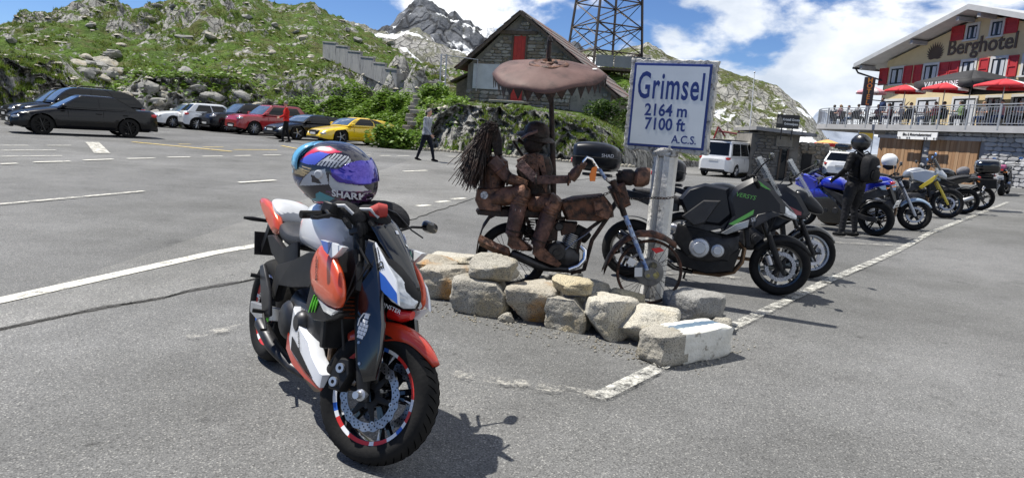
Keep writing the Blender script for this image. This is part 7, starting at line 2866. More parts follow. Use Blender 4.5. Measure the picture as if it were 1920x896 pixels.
a7 = moto('black motorcycle carrying a large black top case', rpt=r7, heading=154, wb=1.5, lean=-6, steer=0,
 spec=dict(main=K['blackgloss'], tank_z=.95, seat_z=.83, bar_z=1.10, mir_mat=K['bluemirror']))
topcase(a7, -.80, 1.14, K['blackgloss'], size=(.27, .30, .19))
mb = MB()
mb.se([(-.45, 0, 1.0, .1, .08), (-.36, 0, 1.02, .14, .12), (-.22, 0, 1.0, .13, .11), (-.14, 0, .97, .08, .07)], 14, 2.6)
a7.part(mb, 'seat_bag', pm('grey_bag', (.10, .10, .11), (.20, .19, .2), 14, .85, bump=.5), sub=1)
fairing(a7, 'side_case', [(-.62, .86), (-1.0, .86), (-1.02, .62), (-.66, .60)], .36, .17, K['black'], b=.03)
r8 = onlot(1877, 367)
a8 = moto('small dark motorcycle parked by itself farthest right near the hotel wall', rpt=r8, heading=48, wb=1.40, lean=-6, steer=0,
 spec=dict(main=K['blackgloss'], tank_z=.92, seat_z=.80, bar_z=1.06, mir_z=.2, mir_mat=K['bluemirror']))
mb = MB()
mb.se([(-.75, 0, .96, .09, .05), (-.64, 0, .98, .12, .08), (-.52, 0, .96, .09, .06)], 12, 2.6)
a8.part(mb, 'seat_roll', pm('pink_roll', (.40, .08, .20), (.08, .03, .06), 12, .8))
wh_ = thing('white_helmet', 'white open helmet hanging from the blue roadster mirror', 'helmet', at(1668, 301, (a4.M @ V((.35, 0, 1.1))).y))
mb = MB()
rings = []
for i in range(15):
 th = lerp(.03, PI * .74, i / 14)
 rings.append([V((.155 * math.sin(th) * math.cos(a), .125 * math.sin(th) * math.sin(a), .135 * math.cos(th))) for a in (2 * PI * j / 24 for j in range(24))])
mb.loft(rings)
mb.build('shell', pm('helmet_white', (.78, .78, .78), None, rough=.25, coat=.8), wh_)
mb = MB()
mb.grid(lambda u, v: V((.158 * math.cos(lerp(-.9, .9, u)) * math.cos(lerp(-.35, .35, v)), .13 * math.sin(lerp(-.9, .9, u)) * math.cos(lerp(-.35, .35, v)), .138 * math.sin(lerp(-.35, .35, v)))), 14, 6)
mb.build('visor', K['blackgloss'], wh_, solid=.004)
mb = MB()
mb.se([(-.08, 0, -.12, .08, .03), (.0, 0, -.14, .09, .05), (.06, 0, -.13, .07, .04)], 12)
mb.build('lining', K['cloth'], wh_)
# -- cars
K['tint'] = pm('tinted_glass', (.004, .005, .006), None, rough=.06, spec=.4, coat=0)
K['screenglass'] = pm('sky_tinted_glass', (.06, .085, .12), (.10, .135, .18), 2, .05, .0, spec=.8, coat=.6)  # blue sky reflection put into the glass base colour
K['headlamp'] = pm('head_lamp', (.55, .58, .6), (.2, .21, .22), 30, .1, .5, coat=1)
K['alloy'] = pm('alloy_wheel', (.5, .51, .53), None, rough=.3, metal=.85)
K['darkalloy'] = pm('dark_alloy', (.02, .02, .021), None, rough=.3, metal=.5)
K['plate'] = pm('number_plate', (.68, .68, .66), (.1, .1, .1), 40, .5, lo=.55, hi=.6, stretch=(1, 2, 1))
def car(name, label, cat, paint_mat, P, heading, L=4.4, W=1.82, H=1.45, wb=2.62, fo=.88, R=.33, hood=None, belt=.92, ws=(.95, .28), rear=(-1.55, -1.05), roofw=.70,
 rim=None, sill=.24, tri=None, glass_side=None, group='parked cars', nspoke=10, zoff=0, fast=1.0, roofbar=False, arch=.06):
 """ws: x of windscreen base/top, rear: x of rear window base/top, hood: [(x, z)] top line of the lower body, origin at the middle of the wheelbase"""
 h = rad(heading)
 z0 = lot(P.x, P.y) + zoff
 c = thing(name, label, cat, (P.x, P.y, z0), h, group)
 xf = wb / 2 + fo
 xr = xf - L
 hw = W / 2
 ns = 74
 rings = []
 wheels_x = (wb / 2, -wb / 2)
 for i in range(ns + 1):
  x = lerp(xr, xf, i / ns)
  e = min((x - xr), (xf - x))
  w = hw * (1 - .30 * (1 - min(1, e / .55)) ** 2.2)
  zt = table(hood, x)
  zb = sill + .10 * (1 - min(1, e / .5)) ** 2
  for wx in wheels_x:
   d = abs(x - wx)
   ra = R + arch
   if d < ra:
    zb = max(zb, R + math.sqrt(ra * ra - d * d) * .98)
  zb = min(zb, zt - .1)
  ring = []
  for (ky, kz) in ((.93, 0), (.985, .08), (1.0, .38), (.985, .68), (.955, .88), (.86, .985), (.55, 1.02), (0, 1.035), (-.55, 1.02), (-.86, .985), (-.955, .88), (-.985, .68), (-1.0, .38), (-.985, .08), (-.93, 0)):
   z = max(zb, lerp(sill, zt, kz)) if kz < .7 else lerp(sill, zt, kz)
   if kz == 0:
    z = zb
   ring.append(V((x, ky * w, max(z, zb))))
  rings.append(ring)
 mb = MB()
 mb.loft(rings, False, False)
 n = len(rings[0])
 mb.add(rings[0], [tuple(range(n))])
 mb.add(rings[-1], [tuple(range(n - 1, -1, -1))])
 body = mb.build('body', paint_mat, c, smooth=42)
 mb = MB()
 mb.box(((xf + xr) / 2, 0, sill + .12), (L * .86, W * .80, .3))
 mb.build('underbody', K['black'], c, smooth=0)
 def gh(t, s_):
  s_ = s_ % 4
  tt = t
  xfb = lerp(ws[0], ws[1], tt ** 1.0)
  xrb = lerp(rear[0], rear[1], tt ** fast)
  wg = lerp(hw * .925, hw * roofw, tt ** 1.25)
  z = lerp(belt, H - .05, math.sin(tt * PI / 2) ** .9 if fast != 1.0 else tt)
  k = int(s_)
  f = s_ - k
  bow = .12
  if k == 0:
   y = lerp(-wg, wg, f)
   return V((xfb - bow * (y / wg) ** 2 * (1 - .3 * tt), y, z))
  if k == 1:
   return V((lerp(xfb - bow * (1 - .3 * tt), xrb + .08, f), wg, z))
  if k == 2:
   y = lerp(wg, -wg, f)
   return V((xrb + .08 * (y / wg) ** 2, y, z))
  return V((lerp(xrb + .08, xfb - bow * (1 - .3 * tt), f), -wg, z))
 nt, nss = 10, 12
 rg = [[gh(t / nt, k / nss * 1.0) for k in range(4 * nss)] for t in range(nt + 1)]
 top = rg[-1]
 ctr = sum(top, V()) / len(top)
 for kk, dz in ((.94, .022), (.75, .04), (.4, .05)):
  rg.append([V((ctr.x + (p.x - ctr.x) * kk, p.y * kk, p.z + dz)) for p in top])
 mb = MB()
 mb.loft(rg, True, True)
 mb.build('roof', paint_mat, c, smooth=50)
 def patch(nm, s0, s1, t0, t1, mat, parent=None, nu=8, nv=5):
  mb = MB()
  cc = V((ctr.x, 0, (belt + H) / 2))
  def fn(u, v):
   t = lerp(t0, t1, v)
   p = gh(t, lerp(s0, s1, u))
   s_ = (s0 + s1) / 2 % 4
   nrm = {0: V((.75, 0, .6)), 1: V((0, 1, .25)), 2: V((-.75, 0, .6)), 3: V((0, -1, .25))}[int(s_)].normalized()
   return p + nrm * .012
  mb.grid(fn, nu, nv)
  return mb.build(nm, mat, c, smooth=180)
 patch('windscreen', .05, .95, .06, .93, K['screenglass'])
 patch('rear_window', 2.06, 2.94, .10, .90, K['tint'])
 gs = glass_side or [(.08, .47), (.50, .86)]
 for a, b in gs:
  patch('side_window', 1 + a, 1 + b, .10, .86, K['tint'])
  patch('side_window', 4 - b, 4 - a, .10, .86, K['tint'])
 for wx in wheels_x:
  for sy in (-1, 1):
   cc = V((wx, sy * (hw - .12), R))
   mb = MB()
   mb.lathe([(R * .66, -.10), (R * .9, -.105), (R * .985, -.09), (R, -.05), (R, .05), (R * .985, .09), (R * .9, .105), (R * .66, .10)], 28, cc, (0, 1, 0))
   w_ = mb.build('wheel', K['rubber'], c)
   mb = MB()
   mb.lathe([(R * .70, sy * .095), (R * .68, sy * .07), (R * .64, -sy * .08)], 28, cc, (0, 1, 0))
   for k in range(nspoke):
    a = 2 * PI * k / nspoke
    d = V((math.cos(a), 0, math.sin(a)))
    mb.tube([cc + d * .03 + V((0, sy * .085, 0)), cc + d * R * .68 + V((0, sy * .085, 0))], [.026, .022], 5)
   mb.lathe([(0, sy * .1), (.06, sy * .095), (.07, sy * .06)], 14, cc, (0, 1, 0))
   mb.build('rim', rim or K['alloy'], w_, fix=True)
   mb = MB()
   mb.lathe([(0, 0), (R * .62, 0)], 20, cc + V((0, sy * .0, 0)), (0, 1, 0))
   mb.build('brake', K['black'], w_)
 zf, zr = table(hood, xf - .12), table(hood, xr + .1)
 for sy in (-1, 1):
  mb = MB()
  y0 = sy * hw * .66
  mb.se([(xf - .34, y0 + sy * .16, zf - .05, .05, .05), (xf - .22, y0 + sy * .085, zf - .075, .14, .062), (xf - .09, y0, zf - .10, .14, .058), (xf - .045, y0 - sy * .03, zf - .11, .08, .04)], 14, 2.6)
  mb.build('headlight', K['headlamp'], c)
  mb = MB()
  mb.se([(xr + .26, sy * hw * .84, zr - .11, .05, .06), (xr + .12, sy * hw * .74, zr - .12, .13, .065), (xr + .05, sy * hw * .68, zr - .12, .12, .055)], 12, 2.8)
  mb.build('tail_light', K['red'], c)
  mb = MB()
  mx = ws[0] - .28
  mb.se([(mx + .06, sy * (hw + .08), belt + .08, .05, .05), (mx, sy * (hw + .09), belt + .09, .085, .065), (mx - .07, sy * (hw + .08), belt + .09, .08, .06)], 12, 2.6)
  mb.build('wing_mirror', paint_mat, c)
  for dx in (ws[0] - .42, (ws[0] + rear[0]) / 2 - .12):
   mb = MB()
   mb.box((dx, sy * (hw * .987 + .001), (sill + belt) / 2 + .02), (.012, .006, belt - sill - .16))
   mb.build('door_seam', K['black'], c, smooth=0)
  for dx in ((ws[0] + rear[0]) / 2 + .02, rear[0] + .55):
   mb = MB()
   mb.box((dx, sy * (hw * .985 + .008), belt - .13), (.17, .025, .03))
   mb.build('door_handle', paint_mat, c, bevel=.008)
 mb = MB()
 mb.se([(xf - .12, 0, .50, hw * .50, .11), (xf - .02, 0, .50, hw * .46, .10), (xf + .005, 0, .5, hw * .42, .085)], 16, 4)
 g = mb.build('grille', K['black'], c)
 mb = MB()
 mb.box((xf + .012, 0, .45), (.015, .5, .1))
 mb.build('number_plate', K['plate'], c, smooth=0)
 mb = MB()
 mb.box((xf - .04, 0, .27), (.12, W * .66, .09))
 mb.build('front_intake', K['black'], c, bevel=.02)
 mb = MB()
 mb.box((xr - .006, 0, zr - .22), (.015, .5, .11))
 mb.build('number_plate', K['plate'], c, smooth=0)
 mb = MB()
 mb.box((xr + .05, 0, sill + .08), (.14, W * .7, .16))
 mb.build('rear_bumper', K['black'], c, bevel=.03)
 if roofbar:
  for sy in (-1, 1):
   mb = MB()
   mb.tube([(ws[1] - .1, sy * hw * roofw * .95, H - .03), (ws[1] - .25, sy * hw * roofw * .95, H + .05), (rear[1] + .2, sy * hw * roofw * .95, H + .05), (rear[1] + .05, sy * hw * roofw * .95, H - .03)], .018, 6)
   mb.build('roof_rail', K['black'], c)
 return c
C = lambda n, col, **k: pm(n, col, tuple(q * .9 for q in col), 2, k.get('r', .22), k.get('m', 0), coat=k.get('c', .8), spec=k.get('s', .5))
pB, pW, pR, pY = C('car_black', (.003, .0033, .005), c=.3, s=.25, r=.25), C('car_white', (.70, .72, .74)), C('car_red', (.33, .02, .025)), C('car_yellow', (.78, .52, .01))
pBl, pVan, pDk = C('car_blue', (.012, .03, .12)), C('van_white', (.72, .73, .74)), C('car_darkgrey', (.008, .009, .012), c=.3, s=.3)
def sedan_hood(xf, xr, zn=.68, zb=.93, zt=.98):
 return [(xr, zt - .22), (xr + .05, zt - .08), (xr + .15, zt), (xr + .6, zt + .005), (0, zb + .02), (xf - 1.35, zb), (xf - .75, zn + .15), (xf - .25, zn + .04), (xf - .06, zn - .06), (xf, zn - .22)]
def near_mid(x0, y0, x1, y1):
 """middle of the visible side's wheel contacts"""
 return onlot((x0 + x1) / 2, (y0 + y1) / 2)
def place(px0, px1, heading, W):
 """px0/px1: contact pixels of front and rear wheel on the visible side; returns body centre"""
 a, b = onlot(*px0), onlot(*px1)
 m = (a + b) / 2
 h = rad(heading)
 left = V((-math.sin(h), math.cos(h), 0))
 s_ = 1 if left.dot(V((0, 0, 0)) - m) > 0 else -1
 return m - left * s_ * (W / 2 - .1)
a_, b_ = onlot(92, 252.5), onlot(250, 258.5)
hd_ = math.degrees(math.atan2(a_.y - b_.y, a_.x - b_.x))
W_ = 1.85
car('sedan', 'black saloon car with black wheels nearest the camera at far left', 'car', pB, place((82, 252.5), (240, 258.5), hd_, W_), hd_, L=4.5, W=W_, H=1.42, wb=2.63, fo=.86, R=.335,
 hood=sedan_hood(2.175, -2.32), ws=(.98, .22), rear=(-1.75, -1.0), rim=K['darkalloy'], nspoke=10, roofw=.68)
p_ = onlot(120, 240)
car('minivan', 'black people carrier parked behind the black saloon', 'car', pB, V((p_.x + .2, p_.y + .8, 0)), hd_ + 4, L=4.85, W=1.9, H=1.76, wb=2.95, fo=.92, R=.34,
 hood=[(-2.45, .85), (-2.40, 1.03), (-2.2, 1.08), (0, 1.05), (.9, 1.03), (1.7, .92), (2.2, .80), (2.395, .55)], belt=1.05, ws=(1.3, .35), rear=(-2.35, -1.25), roofw=.70, fast=1.5, glass_side=[(.06, .34), (.37, .64), (.67, .93)], rim=K['darkalloy'], roofbar=True)
p_ = onlot(10, 238)
car('estate_car', 'dark car cut by the left edge of the picture', 'car', pDk, V((p_.x - .6, p_.y + 4.4, 0)), hd_ + 6, L=4.6, W=1.85, H=1.62, wb=2.7, fo=.9, R=.34,
 hood=[(-2.35, .85), (-2.28, 1.02), (0, 1.0), (1.0, 1.0), (1.8, .88), (2.15, .76), (2.25, .5)], belt=1.0, ws=(1.15, .4), rear=(-2.1, -1.75), roofw=.72, roofbar=True)
H1 = 229
def row(px, py, dz=0):
 return onlot(px, py)
def small_hood(xf, xr, zn=.72, zb=.95):
 return [(xr, zb - .25), (xr + .05, zb - .02), (xr + .2, zb + .03), (0, zb), (xf - 1.1, zb - .02), (xf - .5, zn + .1), (xf - .12, zn), (xf, zn - .22)]
q_ = row(304, 236)
car('blue_estate', 'dark blue car mostly hidden between the black saloon and the white cars', 'car', pBl, q_ + V((-1.4, 3.0, 0)), H1, L=4.5, W=1.8, H=1.5, hood=small_hood(2.19, -2.31), rear=(-2.05, -1.7))
q_ = row(318, 240)
car('white_hatchback', 'white hatchback showing its black grille and headlight', 'car', pW, q_ + V((.4, 1.6, 0)), H1, L=4.25, W=1.8, H=1.43, hood=small_hood(2.17, -2.08, .76), rear=(-1.9, -1.45))
q_ = row(366, 244)
car('white_small_car', 'small white car seen from behind with red tail light', 'car', pW, q_ + V((.5, 1.5, 0)), 40, L=3.95, W=1.72, H=1.48, wb=2.49, fo=.8, hood=small_hood(2.045, -1.905, .78, .98), belt=.98, rear=(-1.80, -1.35), ws=(1.0, .3))
q_ = row(416, 248)
car('black_suv', 'black sport utility car between the small white car and the red one', 'car', pDk, q_ + V((.5, 1.6, 0)), H1, L=4.5, W=1.85, H=1.64, R=.36, hood=small_hood(2.2, -2.3, .92, 1.06), belt=1.06, rear=(-2.1, -1.7), sill=.3)
q_ = row(464, 253)
car('red_suv', 'red sport utility car with headlights on in the back row', 'car', pR, q_ + V((.6, 1.5, 0)), H1, L=4.3, W=1.82, H=1.64, R=.36, hood=small_hood(2.2, -2.1, .94, 1.07), belt=1.07, rear=(-1.95, -1.55), sill=.3, roofbar=True)
SP = lambda xf, xr: [(xr, .5), (xr + .06, .66), (xr + .25, .76), (xr + .7, .88), (xr + 1.2, .90), (0, .86), (xf - 1.35, .84), (xf - .8, .76), (xf - .35, .66), (xf - .08, .54), (xf, .38)]
q_ = row(546, 262)
car('black_sports_car', 'low black sports car next to the man in the red top', 'car', pB, q_ + V((.5, 1.35, 0)), H1, L=4.5, W=1.85, H=1.29, wb=2.45, fo=.98, R=.35, hood=SP(2.205, -2.295), belt=.86, ws=(.98, .18), rear=(-1.95, -.55), roofw=.66, fast=1.7, glass_side=[(.10, .50), (.53, .72)], sill=.2, nspoke=5)
q_ = onlot(666, 272)
car('yellow_sports_car', 'bright yellow sports car at the end of the back row', 'car', pY, q_ + V((-.25, .85, 0)), 224, L=4.5, W=1.85, H=1.30, wb=2.45, fo=.98, R=.35, hood=SP(2.205, -2.295), belt=.86, ws=(.98, .18), rear=(-1.95, -.55), roofw=.66, fast=1.7, glass_side=[(.10, .50), (.53, .72)], sill=.2, nspoke=5)
v_ = onlot(1342, 331)
vh = 52
van = car('white_van', 'white van seen from behind between the sign and the kiosk', 'van', pVan, v_ + V((math.cos(rad(vh)), math.sin(rad(vh)), 0)) * 1.9, vh, L=4.95, W=1.9, H=1.95, wb=3.0, fo=.93, R=.34,
 hood=[(-2.52, .95), (-2.50, 1.10), (-2.4, 1.12), (0, 1.10), (1.4, 1.08), (2.1, .98), (2.35, .85), (2.43, .5)], belt=1.08, ws=(1.75, .95), rear=(-2.48, -2.30), roofw=.84, glass_side=[(.05, .30), (.33, .62), (.65, .95)], sill=.28)
mb = MB()
mb.box((-1.0, 0, 1.975), (2.6, 1.4, .05))
mb.build('pop_up_roof', K['greyplastic'], van, bevel=.02)
j_ = onlot(1572, 341)
jh = 60
jp = car('white_suv', 'white sport utility car with black roof box below the terrace', 'car', pW, j_ + V((math.cos(rad(jh)), math.sin(rad(jh)), 0)) * 1.8, jh, L=4.4, W=1.85, H=1.62, R=.36, wb=2.64, fo=.9, hood=small_hood(2.22, -2.18, .92, 1.05), belt=1.05, rear=(-2.05, -1.65), sill=.3, roofbar=True)
box_ = thing('roof_box', 'black glossy roof box on the white sport utility car', 'roof box', jp.matrix_basis @ V((0, 0, 0)))
box_.location = jp.location + V((0, 0, 1.68))
box_.rotation_euler = (0, 0, rad(jh))
mb = MB()
mb.se([(-1.25, .1, .18, .36, .15), (-1.1, .1, .20, .43, .19), (.2, .1, .20, .43, .19), (.75, .1, .15, .36, .13), (.95, .1, .10, .22, .06)], 18, 3.4)
mb.build('box_shell', K['blackgloss'], box_, sub=1)
mb = MB()
for x in (-.8, .3):
 mb.box((x, .1, .0), (.06, 1.1, .03))
mb.build('carrier_bar', K['steel'], box_)
# -- people
def fuse(chains, voxel, name, blobs=(), smooth_it=6):
 """tapered limbs and blobs fused into one continuous skin"""
 mb = MB()
 for pts, rs in chains:
  pts = [V(p) for p in pts]
  fl = 1.0
  mb.tube(pts, list(rs), 12)
  for p, r in ((pts[0], rs[0]), (pts[-1], rs[-1])):
   mb.ball(p, r * .98, 12, 8)
 for c, r in blobs:
  mb.ball(c, r, 16, 10)
 me = mb.mesh(name, [], 0)
 o = bpy.data.objects.new('tmp', me)
 COL.objects.link(o)
 md = o.modifiers.new('r', 'REMESH')
 md.mode = 'VOXEL'
 md.voxel_size = voxel
 md.use_smooth_shade = True
 m2 = o.modifiers.new('s', 'SMOOTH')
 m2.iterations = smooth_it
 m2.factor = .5
 dg = bpy.context.evaluated_depsgraph_get()
 res = bpy.data.meshes.new_from_object(o.evaluated_get(dg))
 bpy.data.objects.remove(o)
 res.name = name
 return res
def hand_chains(wrist, d, n, s, curl=.5):
 """palm and five fingers; d: along the hand, n: palm normal, s: towards the thumb"""
 d, n, s = V(d).normalized(), V(n).normalized(), V(s).normalized()
 ch = [([wrist, wrist + d * .045, wrist + d * .08], [.026, .032, .028])]
 for k, (off, ln) in enumerate(((.028, .07), (.010, .08), (-.010, .074), (-.027, .058))):
  b = wrist + d * .085 + s * off
  ch.append(([b, b + d * ln * .45 + n * ln * .12 * curl, b + d * ln * .75 + n * ln * .45 * curl, b + d * ln * .85 + n * ln * .8 * curl], [.010, .0095, .009, .008]))
 b = wrist + d * .03 + s * .028
 ch.append(([b, b + d * .035 + s * .03 + n * .01, b + d * .06 + s * .036 + n * .025], [.013, .011, .009]))
 return ch
def person(label, loc, rotz, J, mats, voxel=.014, hair=None, extra=None, group=None, face=True, name='person'):
 """J: joints in body space (x forward, y left, z up). mats: list of (material, test) - the first test that holds for a face centre wins"""
 p = thing(name, label, 'person', loc, rotz, group)
 g = lambda k: V(J[k])
 ch = []
 k_ = J.get('bulk', 1.0)
 tz = [g('pelvis'), g('waist'), g('chest'), g('neck')]
 ch.append(([tz[0] + V((0, -.07, -.02)), tz[0] + V((0, .07, -.02))], [.115 * k_, .115 * k_]))
 ch.append(([tz[0], tz[1], tz[2]], [.125 * k_, .120 * k_, .135 * k_]))
 ch.append(([tz[0] + V((0, .06, 0)), tz[1] + V((0, .06, 0)), tz[2] + V((0, .07, 0))], [.105 * k_, .10 * k_, .115 * k_]))
 ch.append(([tz[0] + V((0, -.06, 0)), tz[1] + V((0, -.06, 0)), tz[2] + V((0, -.07, 0))], [.105 * k_, .10 * k_, .115 * k_]))
 ch.append(([tz[2] + V((0, 0, .03)), tz[3]], [.10, .055]))
 ch.append(([tz[3] - V((0, 0, .03)), g('head') - V((0, 0, .06))], [.055, .052]))
 for sd in ('L', 'R'):
  ch.append(([g('sh' + sd), g('el' + sd), g('wr' + sd)], [.062 * k_, .048 * k_, .033]))
  ch.append(([tz[2] + V((0, 0, .05)), g('sh' + sd)], [.08, .065 * k_]))
  ch.append(([g('hip' + sd), lerp(g('hip' + sd), g('kn' + sd), .5), g('kn' + sd), lerp(g('kn' + sd), g('an' + sd), .35), g('an' + sd)], [.098 * k_, .085 * k_, .062, .06, .042]))
  an = g('an' + sd)
  fd = V(J.get('foot' + sd, (1, 0, 0))).normalized()
  ch.append(([an + V((0, 0, -.04)) - fd * .05, an + V((0, 0, -.05)) + fd * .06, an + V((0, 0, -.062)) + fd * .15], [.042, .042, .032]))
  wd = (g('wr' + sd) - g('el' + sd)).normalized()
  inw = V((0, -1 if sd == 'L' else 1, 0))
  nn = (inw - wd * inw.dot(wd)).normalized()
  th = wd.cross(nn) * (-1 if sd == 'L' else 1)
  if th.x < 0 and abs(th.x) > .3:
   th = -th
  ch += hand_chains(g('wr' + sd), wd, nn, th, .6)
 hd = g('head')
 fw = V(J.get('face', (1, 0, 0))).normalized()
 sdv = V((-fw.y, fw.x, 0)).normalized()
 blobs = [(hd + V((0, 0, .03)), (.088, .078, .10)), (hd + fw * .022 + V((0, 0, -.045)), (.066, .058, .065))]
 if face:
  blobs += [(hd + fw * .098 + V((0, 0, -.005)), (.014, .013, .022)), (hd + fw * .082 + V((0, 0, -.055)), (.016, .024, .010)),
 (hd + sdv * .080 + V((0, 0, 0)), (.016, .010, .026)), (hd - sdv * .080 + V((0, 0, 0)), (.016, .010, .026))]
 me = fuse(ch, voxel, 'body', blobs, 4)
 nkz = g('neck').z - .02
 wr2 = (g('wrL'), g('wrR'))
 nrs = [v.normal.copy() for v in me.vertices]
 for v in me.vertices:
  c = v.co
  if c.z < nkz and c.z > .12 and min((c - w__).length for w__ in wr2) > .13:
   f_ = abs(noise.noise(V((c.x * 9, c.y * 9, c.z * 17)))) * .6 + abs(noise.noise(V((c.x * 20 + 4, c.y * 20, c.z * 26)))) * .4
   v.co = c + nrs[v.index] * (.018 * (f_ - .12))
 for m, _ in mats:
  me.materials.append(m)
 idx = []
 for f in me.polygons:
  c = f.center
  for i, (m, t) in enumerate(mats):
   if t(c):
    idx.append(i)
    break
  else:
   idx.append(0)
 me.polygons.foreach_set('material_index', idx)
 me.polygons.foreach_set('use_smooth', [True] * len(me.polygons))
 o = bpy.data.objects.new('body', me)
 link(o, p)
 if face:
  for s_ in (-1, 1):
   mb = MB()
   mb.ball(hd + fw * .082 + sdv * s_ * .031 + V((0, 0, .012)), (.010, .010, .007), 8, 6)
   mb.build('eye', K['eye'], p)
 if hair:
  mat, kind = hair
  mb = MB()
  rings = []
  for i in range(11):
   th = lerp(.03, PI * (.60 if kind != 'long' else .66), i / 10)
   rr = []
   for j in range(20):
    a = 2 * PI * j / 20
    d = fw * math.cos(a) + sdv * math.sin(a)
    front = max(0, math.cos(a))
    t2 = th * (1 - .42 * front)
    q0 = hd + V((0, 0, .032)) + d * (math.sin(t2) * .096) + V((0, 0, math.cos(t2) * .112))
    q0 += d * .010 * noise.noise(q0 * 40)
    rr.append(q0)
   rings.append(rr)
  mb.loft(rings, True, True)
  if kind == 'long':
   mb.tube([hd - fw * .06 + V((0, 0, .04)), hd - fw * .10 + V((0, 0, -.06)), hd - fw * .09 + V((0, 0, -.2))], [.07, .075, .04], 10)
  mb.build('hair', mat, p, smooth=60)
 if extra:
  extra(p, J)
 return p
K['eye'] = pm('eye', (.02, .015, .012), None, rough=.2)
K['hairdark'] = pm('dark_hair', (.02, .014, .010), (.04, .028, .02), 30, .6)
K['hairgrey'] = pm('grey_hair', (.22, .20, .19), (.12, .11, .10), 30, .7)
K['hairblond'] = pm('fair_hair', (.30, .20, .10), (.22, .14, .07), 30, .6)
FAB = {}
def fab(c, rough=.85):
 k = tuple(round(q_, 3) for q_ in c)
 if k not in FAB:
  FAB[k] = pm('fabric_%d' % len(FAB), c, tuple(q_ * .72 for q_ in c), 9, rough, bump=.35, bscale=22, spec=.12)
 return FAB[k]
def stand(h=1.76, step=0.0, arms=None, lean=0.0, bulk=1.0):
 s = h / 1.76
 J = dict(pelvis=(0, 0, .93 * s), waist=(lean * .3, 0, 1.10 * s), chest=(lean * .7, 0, 1.30 * s), neck=(lean, 0, 1.49 * s), head=(lean + .02, 0, 1.63 * s), bulk=bulk)
 for sd, y in (('L', 1), ('R', -1)):
  st = step * y
  J['hip' + sd] = (0, .085 * y, .90 * s)
  J['kn' + sd] = (st * .55 + .03, .09 * y, .50 * s)
  J['an' + sd] = (st, .095 * y, .095)
  J['sh' + sd] = (lean * .9, .195 * y * bulk, 1.42 * s)
  J['el' + sd] = (lean * .9 - st * .35 - .03, .25 * y * bulk, 1.13 * s)
  J['wr' + sd] = (lean * .9 - st * .8 + .06, .255 * y * bulk, .89 * s)
 if arms:
  J.update(arms)
 return J
def sit(h=1.72, arms=None, lean=0.0):
 """hips at z = .50"""
 J = dict(pelvis=(0, 0, .56), waist=(lean * .3, 0, .74), chest=(lean * .7, 0, .94), neck=(lean, 0, 1.13), head=(lean + .03, 0, 1.27))
 for sd, y in (('L', 1), ('R', -1)):
  J['hip' + sd] = (.02, .09 * y, .54)
  J['kn' + sd] = (.44, .11 * y, .52)
  J['an' + sd] = (.42, .11 * y, .095)
  J['sh' + sd] = (lean * .9, .195 * y, 1.06)
  J['el' + sd] = (lean * .9 + .08, .26 * y, .80)
  J['wr' + sd] = (lean * .9 + .32, .17 * y, .80)
 if arms:
  J.update(arms)
 return J
skin = K['skin']
def dress(top, bottom, shoe, J, sleeves=True, collar=None, hem=None):
 nz_ = V(J['neck']).z
 pz = V(J['pelvis']).z
 seat_ = V(J['knL']).z > pz - .2
 hm = pz - .02 if hem is None else hem
 wl, wr_ = V(J['wrL']), V(J['wrR'])
 el = [(V(J['elL']), wl), (V(J['elR']), wr_)]
 tests = []
 tests.append((skin, lambda c: c.z > nz_ - .005))
 tests.append((skin, lambda c: min((c - wl).length, (c - wr_).length) < .125 and any((c - w_).dot((w_ - e_).normalized()) > -.005 for e_, w_ in el if (c - w_).length < .13)))
 if not sleeves:
  tests.append((skin, lambda c: any((c - e_).length < .09 or ((c - (e_ + w_) / 2).length < .13) for e_, w_ in el)))
 al, ar = V(J['anL']), V(J['anR'])
 tests.append((shoe, lambda c: (min((c - al).length, (c - ar).length) < .22 and c.z < max(al.z, ar.z) + (-.005 if min(al.z, ar.z) < .2 else .02))))
 if seat_:
  tests.append((bottom, lambda c: c.z < pz + .05 and not any((c - e_).length < .1 or (c - w_).length < .16 for e_, w_ in el)))
 else:
  tests.append((bottom, lambda c: c.z < hm and not any((c - w_).length < .15 or (c - e_).length < .14 for e_, w_ in el)))
 tests.append((top, lambda c: True))
 return tests
wpos = onlot(797, 302)
J = stand(1.78, .27, lean=.05, bulk=1.08)
J['anR'] = (-.27, -.09, .105)
J['footR'] = (1, 0, -.15)
person('man in grey hoodie and dark trousers walking across the car park', wpos, rad(-18), J, dress(fab((.30, .32, .36)), fab((.012, .014, .022)), fab((.012, .012, .013)), J, hem=.90), .011, (K['hairgrey'], 'short'))
rpos = onlot(536, 267)
J = stand(1.80, .14, bulk=1.02)
J['elL'] = (.08, .30, 1.16)
J['wrL'] = (.28, .24, 1.05)
J['elR'] = (.10, -.29, 1.16)
J['wrR'] = (.29, -.20, 1.08)
person('man in red long sleeved top standing beside the sports cars', rpos, rad(200), J, dress(fab((.50, .022, .02)), fab((.012, .012, .014)), fab((.015, .015, .016)), J), .011, (K['hairgrey'], 'short'))
bpos = onlot(1590, 444)
rl_ = fab((.011, .011, .012), .55)
rl2 = fab((.020, .020, .022), .6)
J = stand(1.76, .05, bulk=1.10)
J['hipL'], J['knL'], J['anL'] = (0, .10, .90), (.02, .15, .50), (.0, .19, .10)
J['hipR'], J['knR'], J['anR'] = (0, -.10, .90), (.05, -.12, .50), (-.02, -.13, .10)
J['elL'], J['wrL'] = (-.02, .34, 1.18), (.20, .30, 1.02)
J['elR'], J['wrR'] = (.02, -.34, 1.18), (.24, -.24, 1.06)
RH = rad(118)
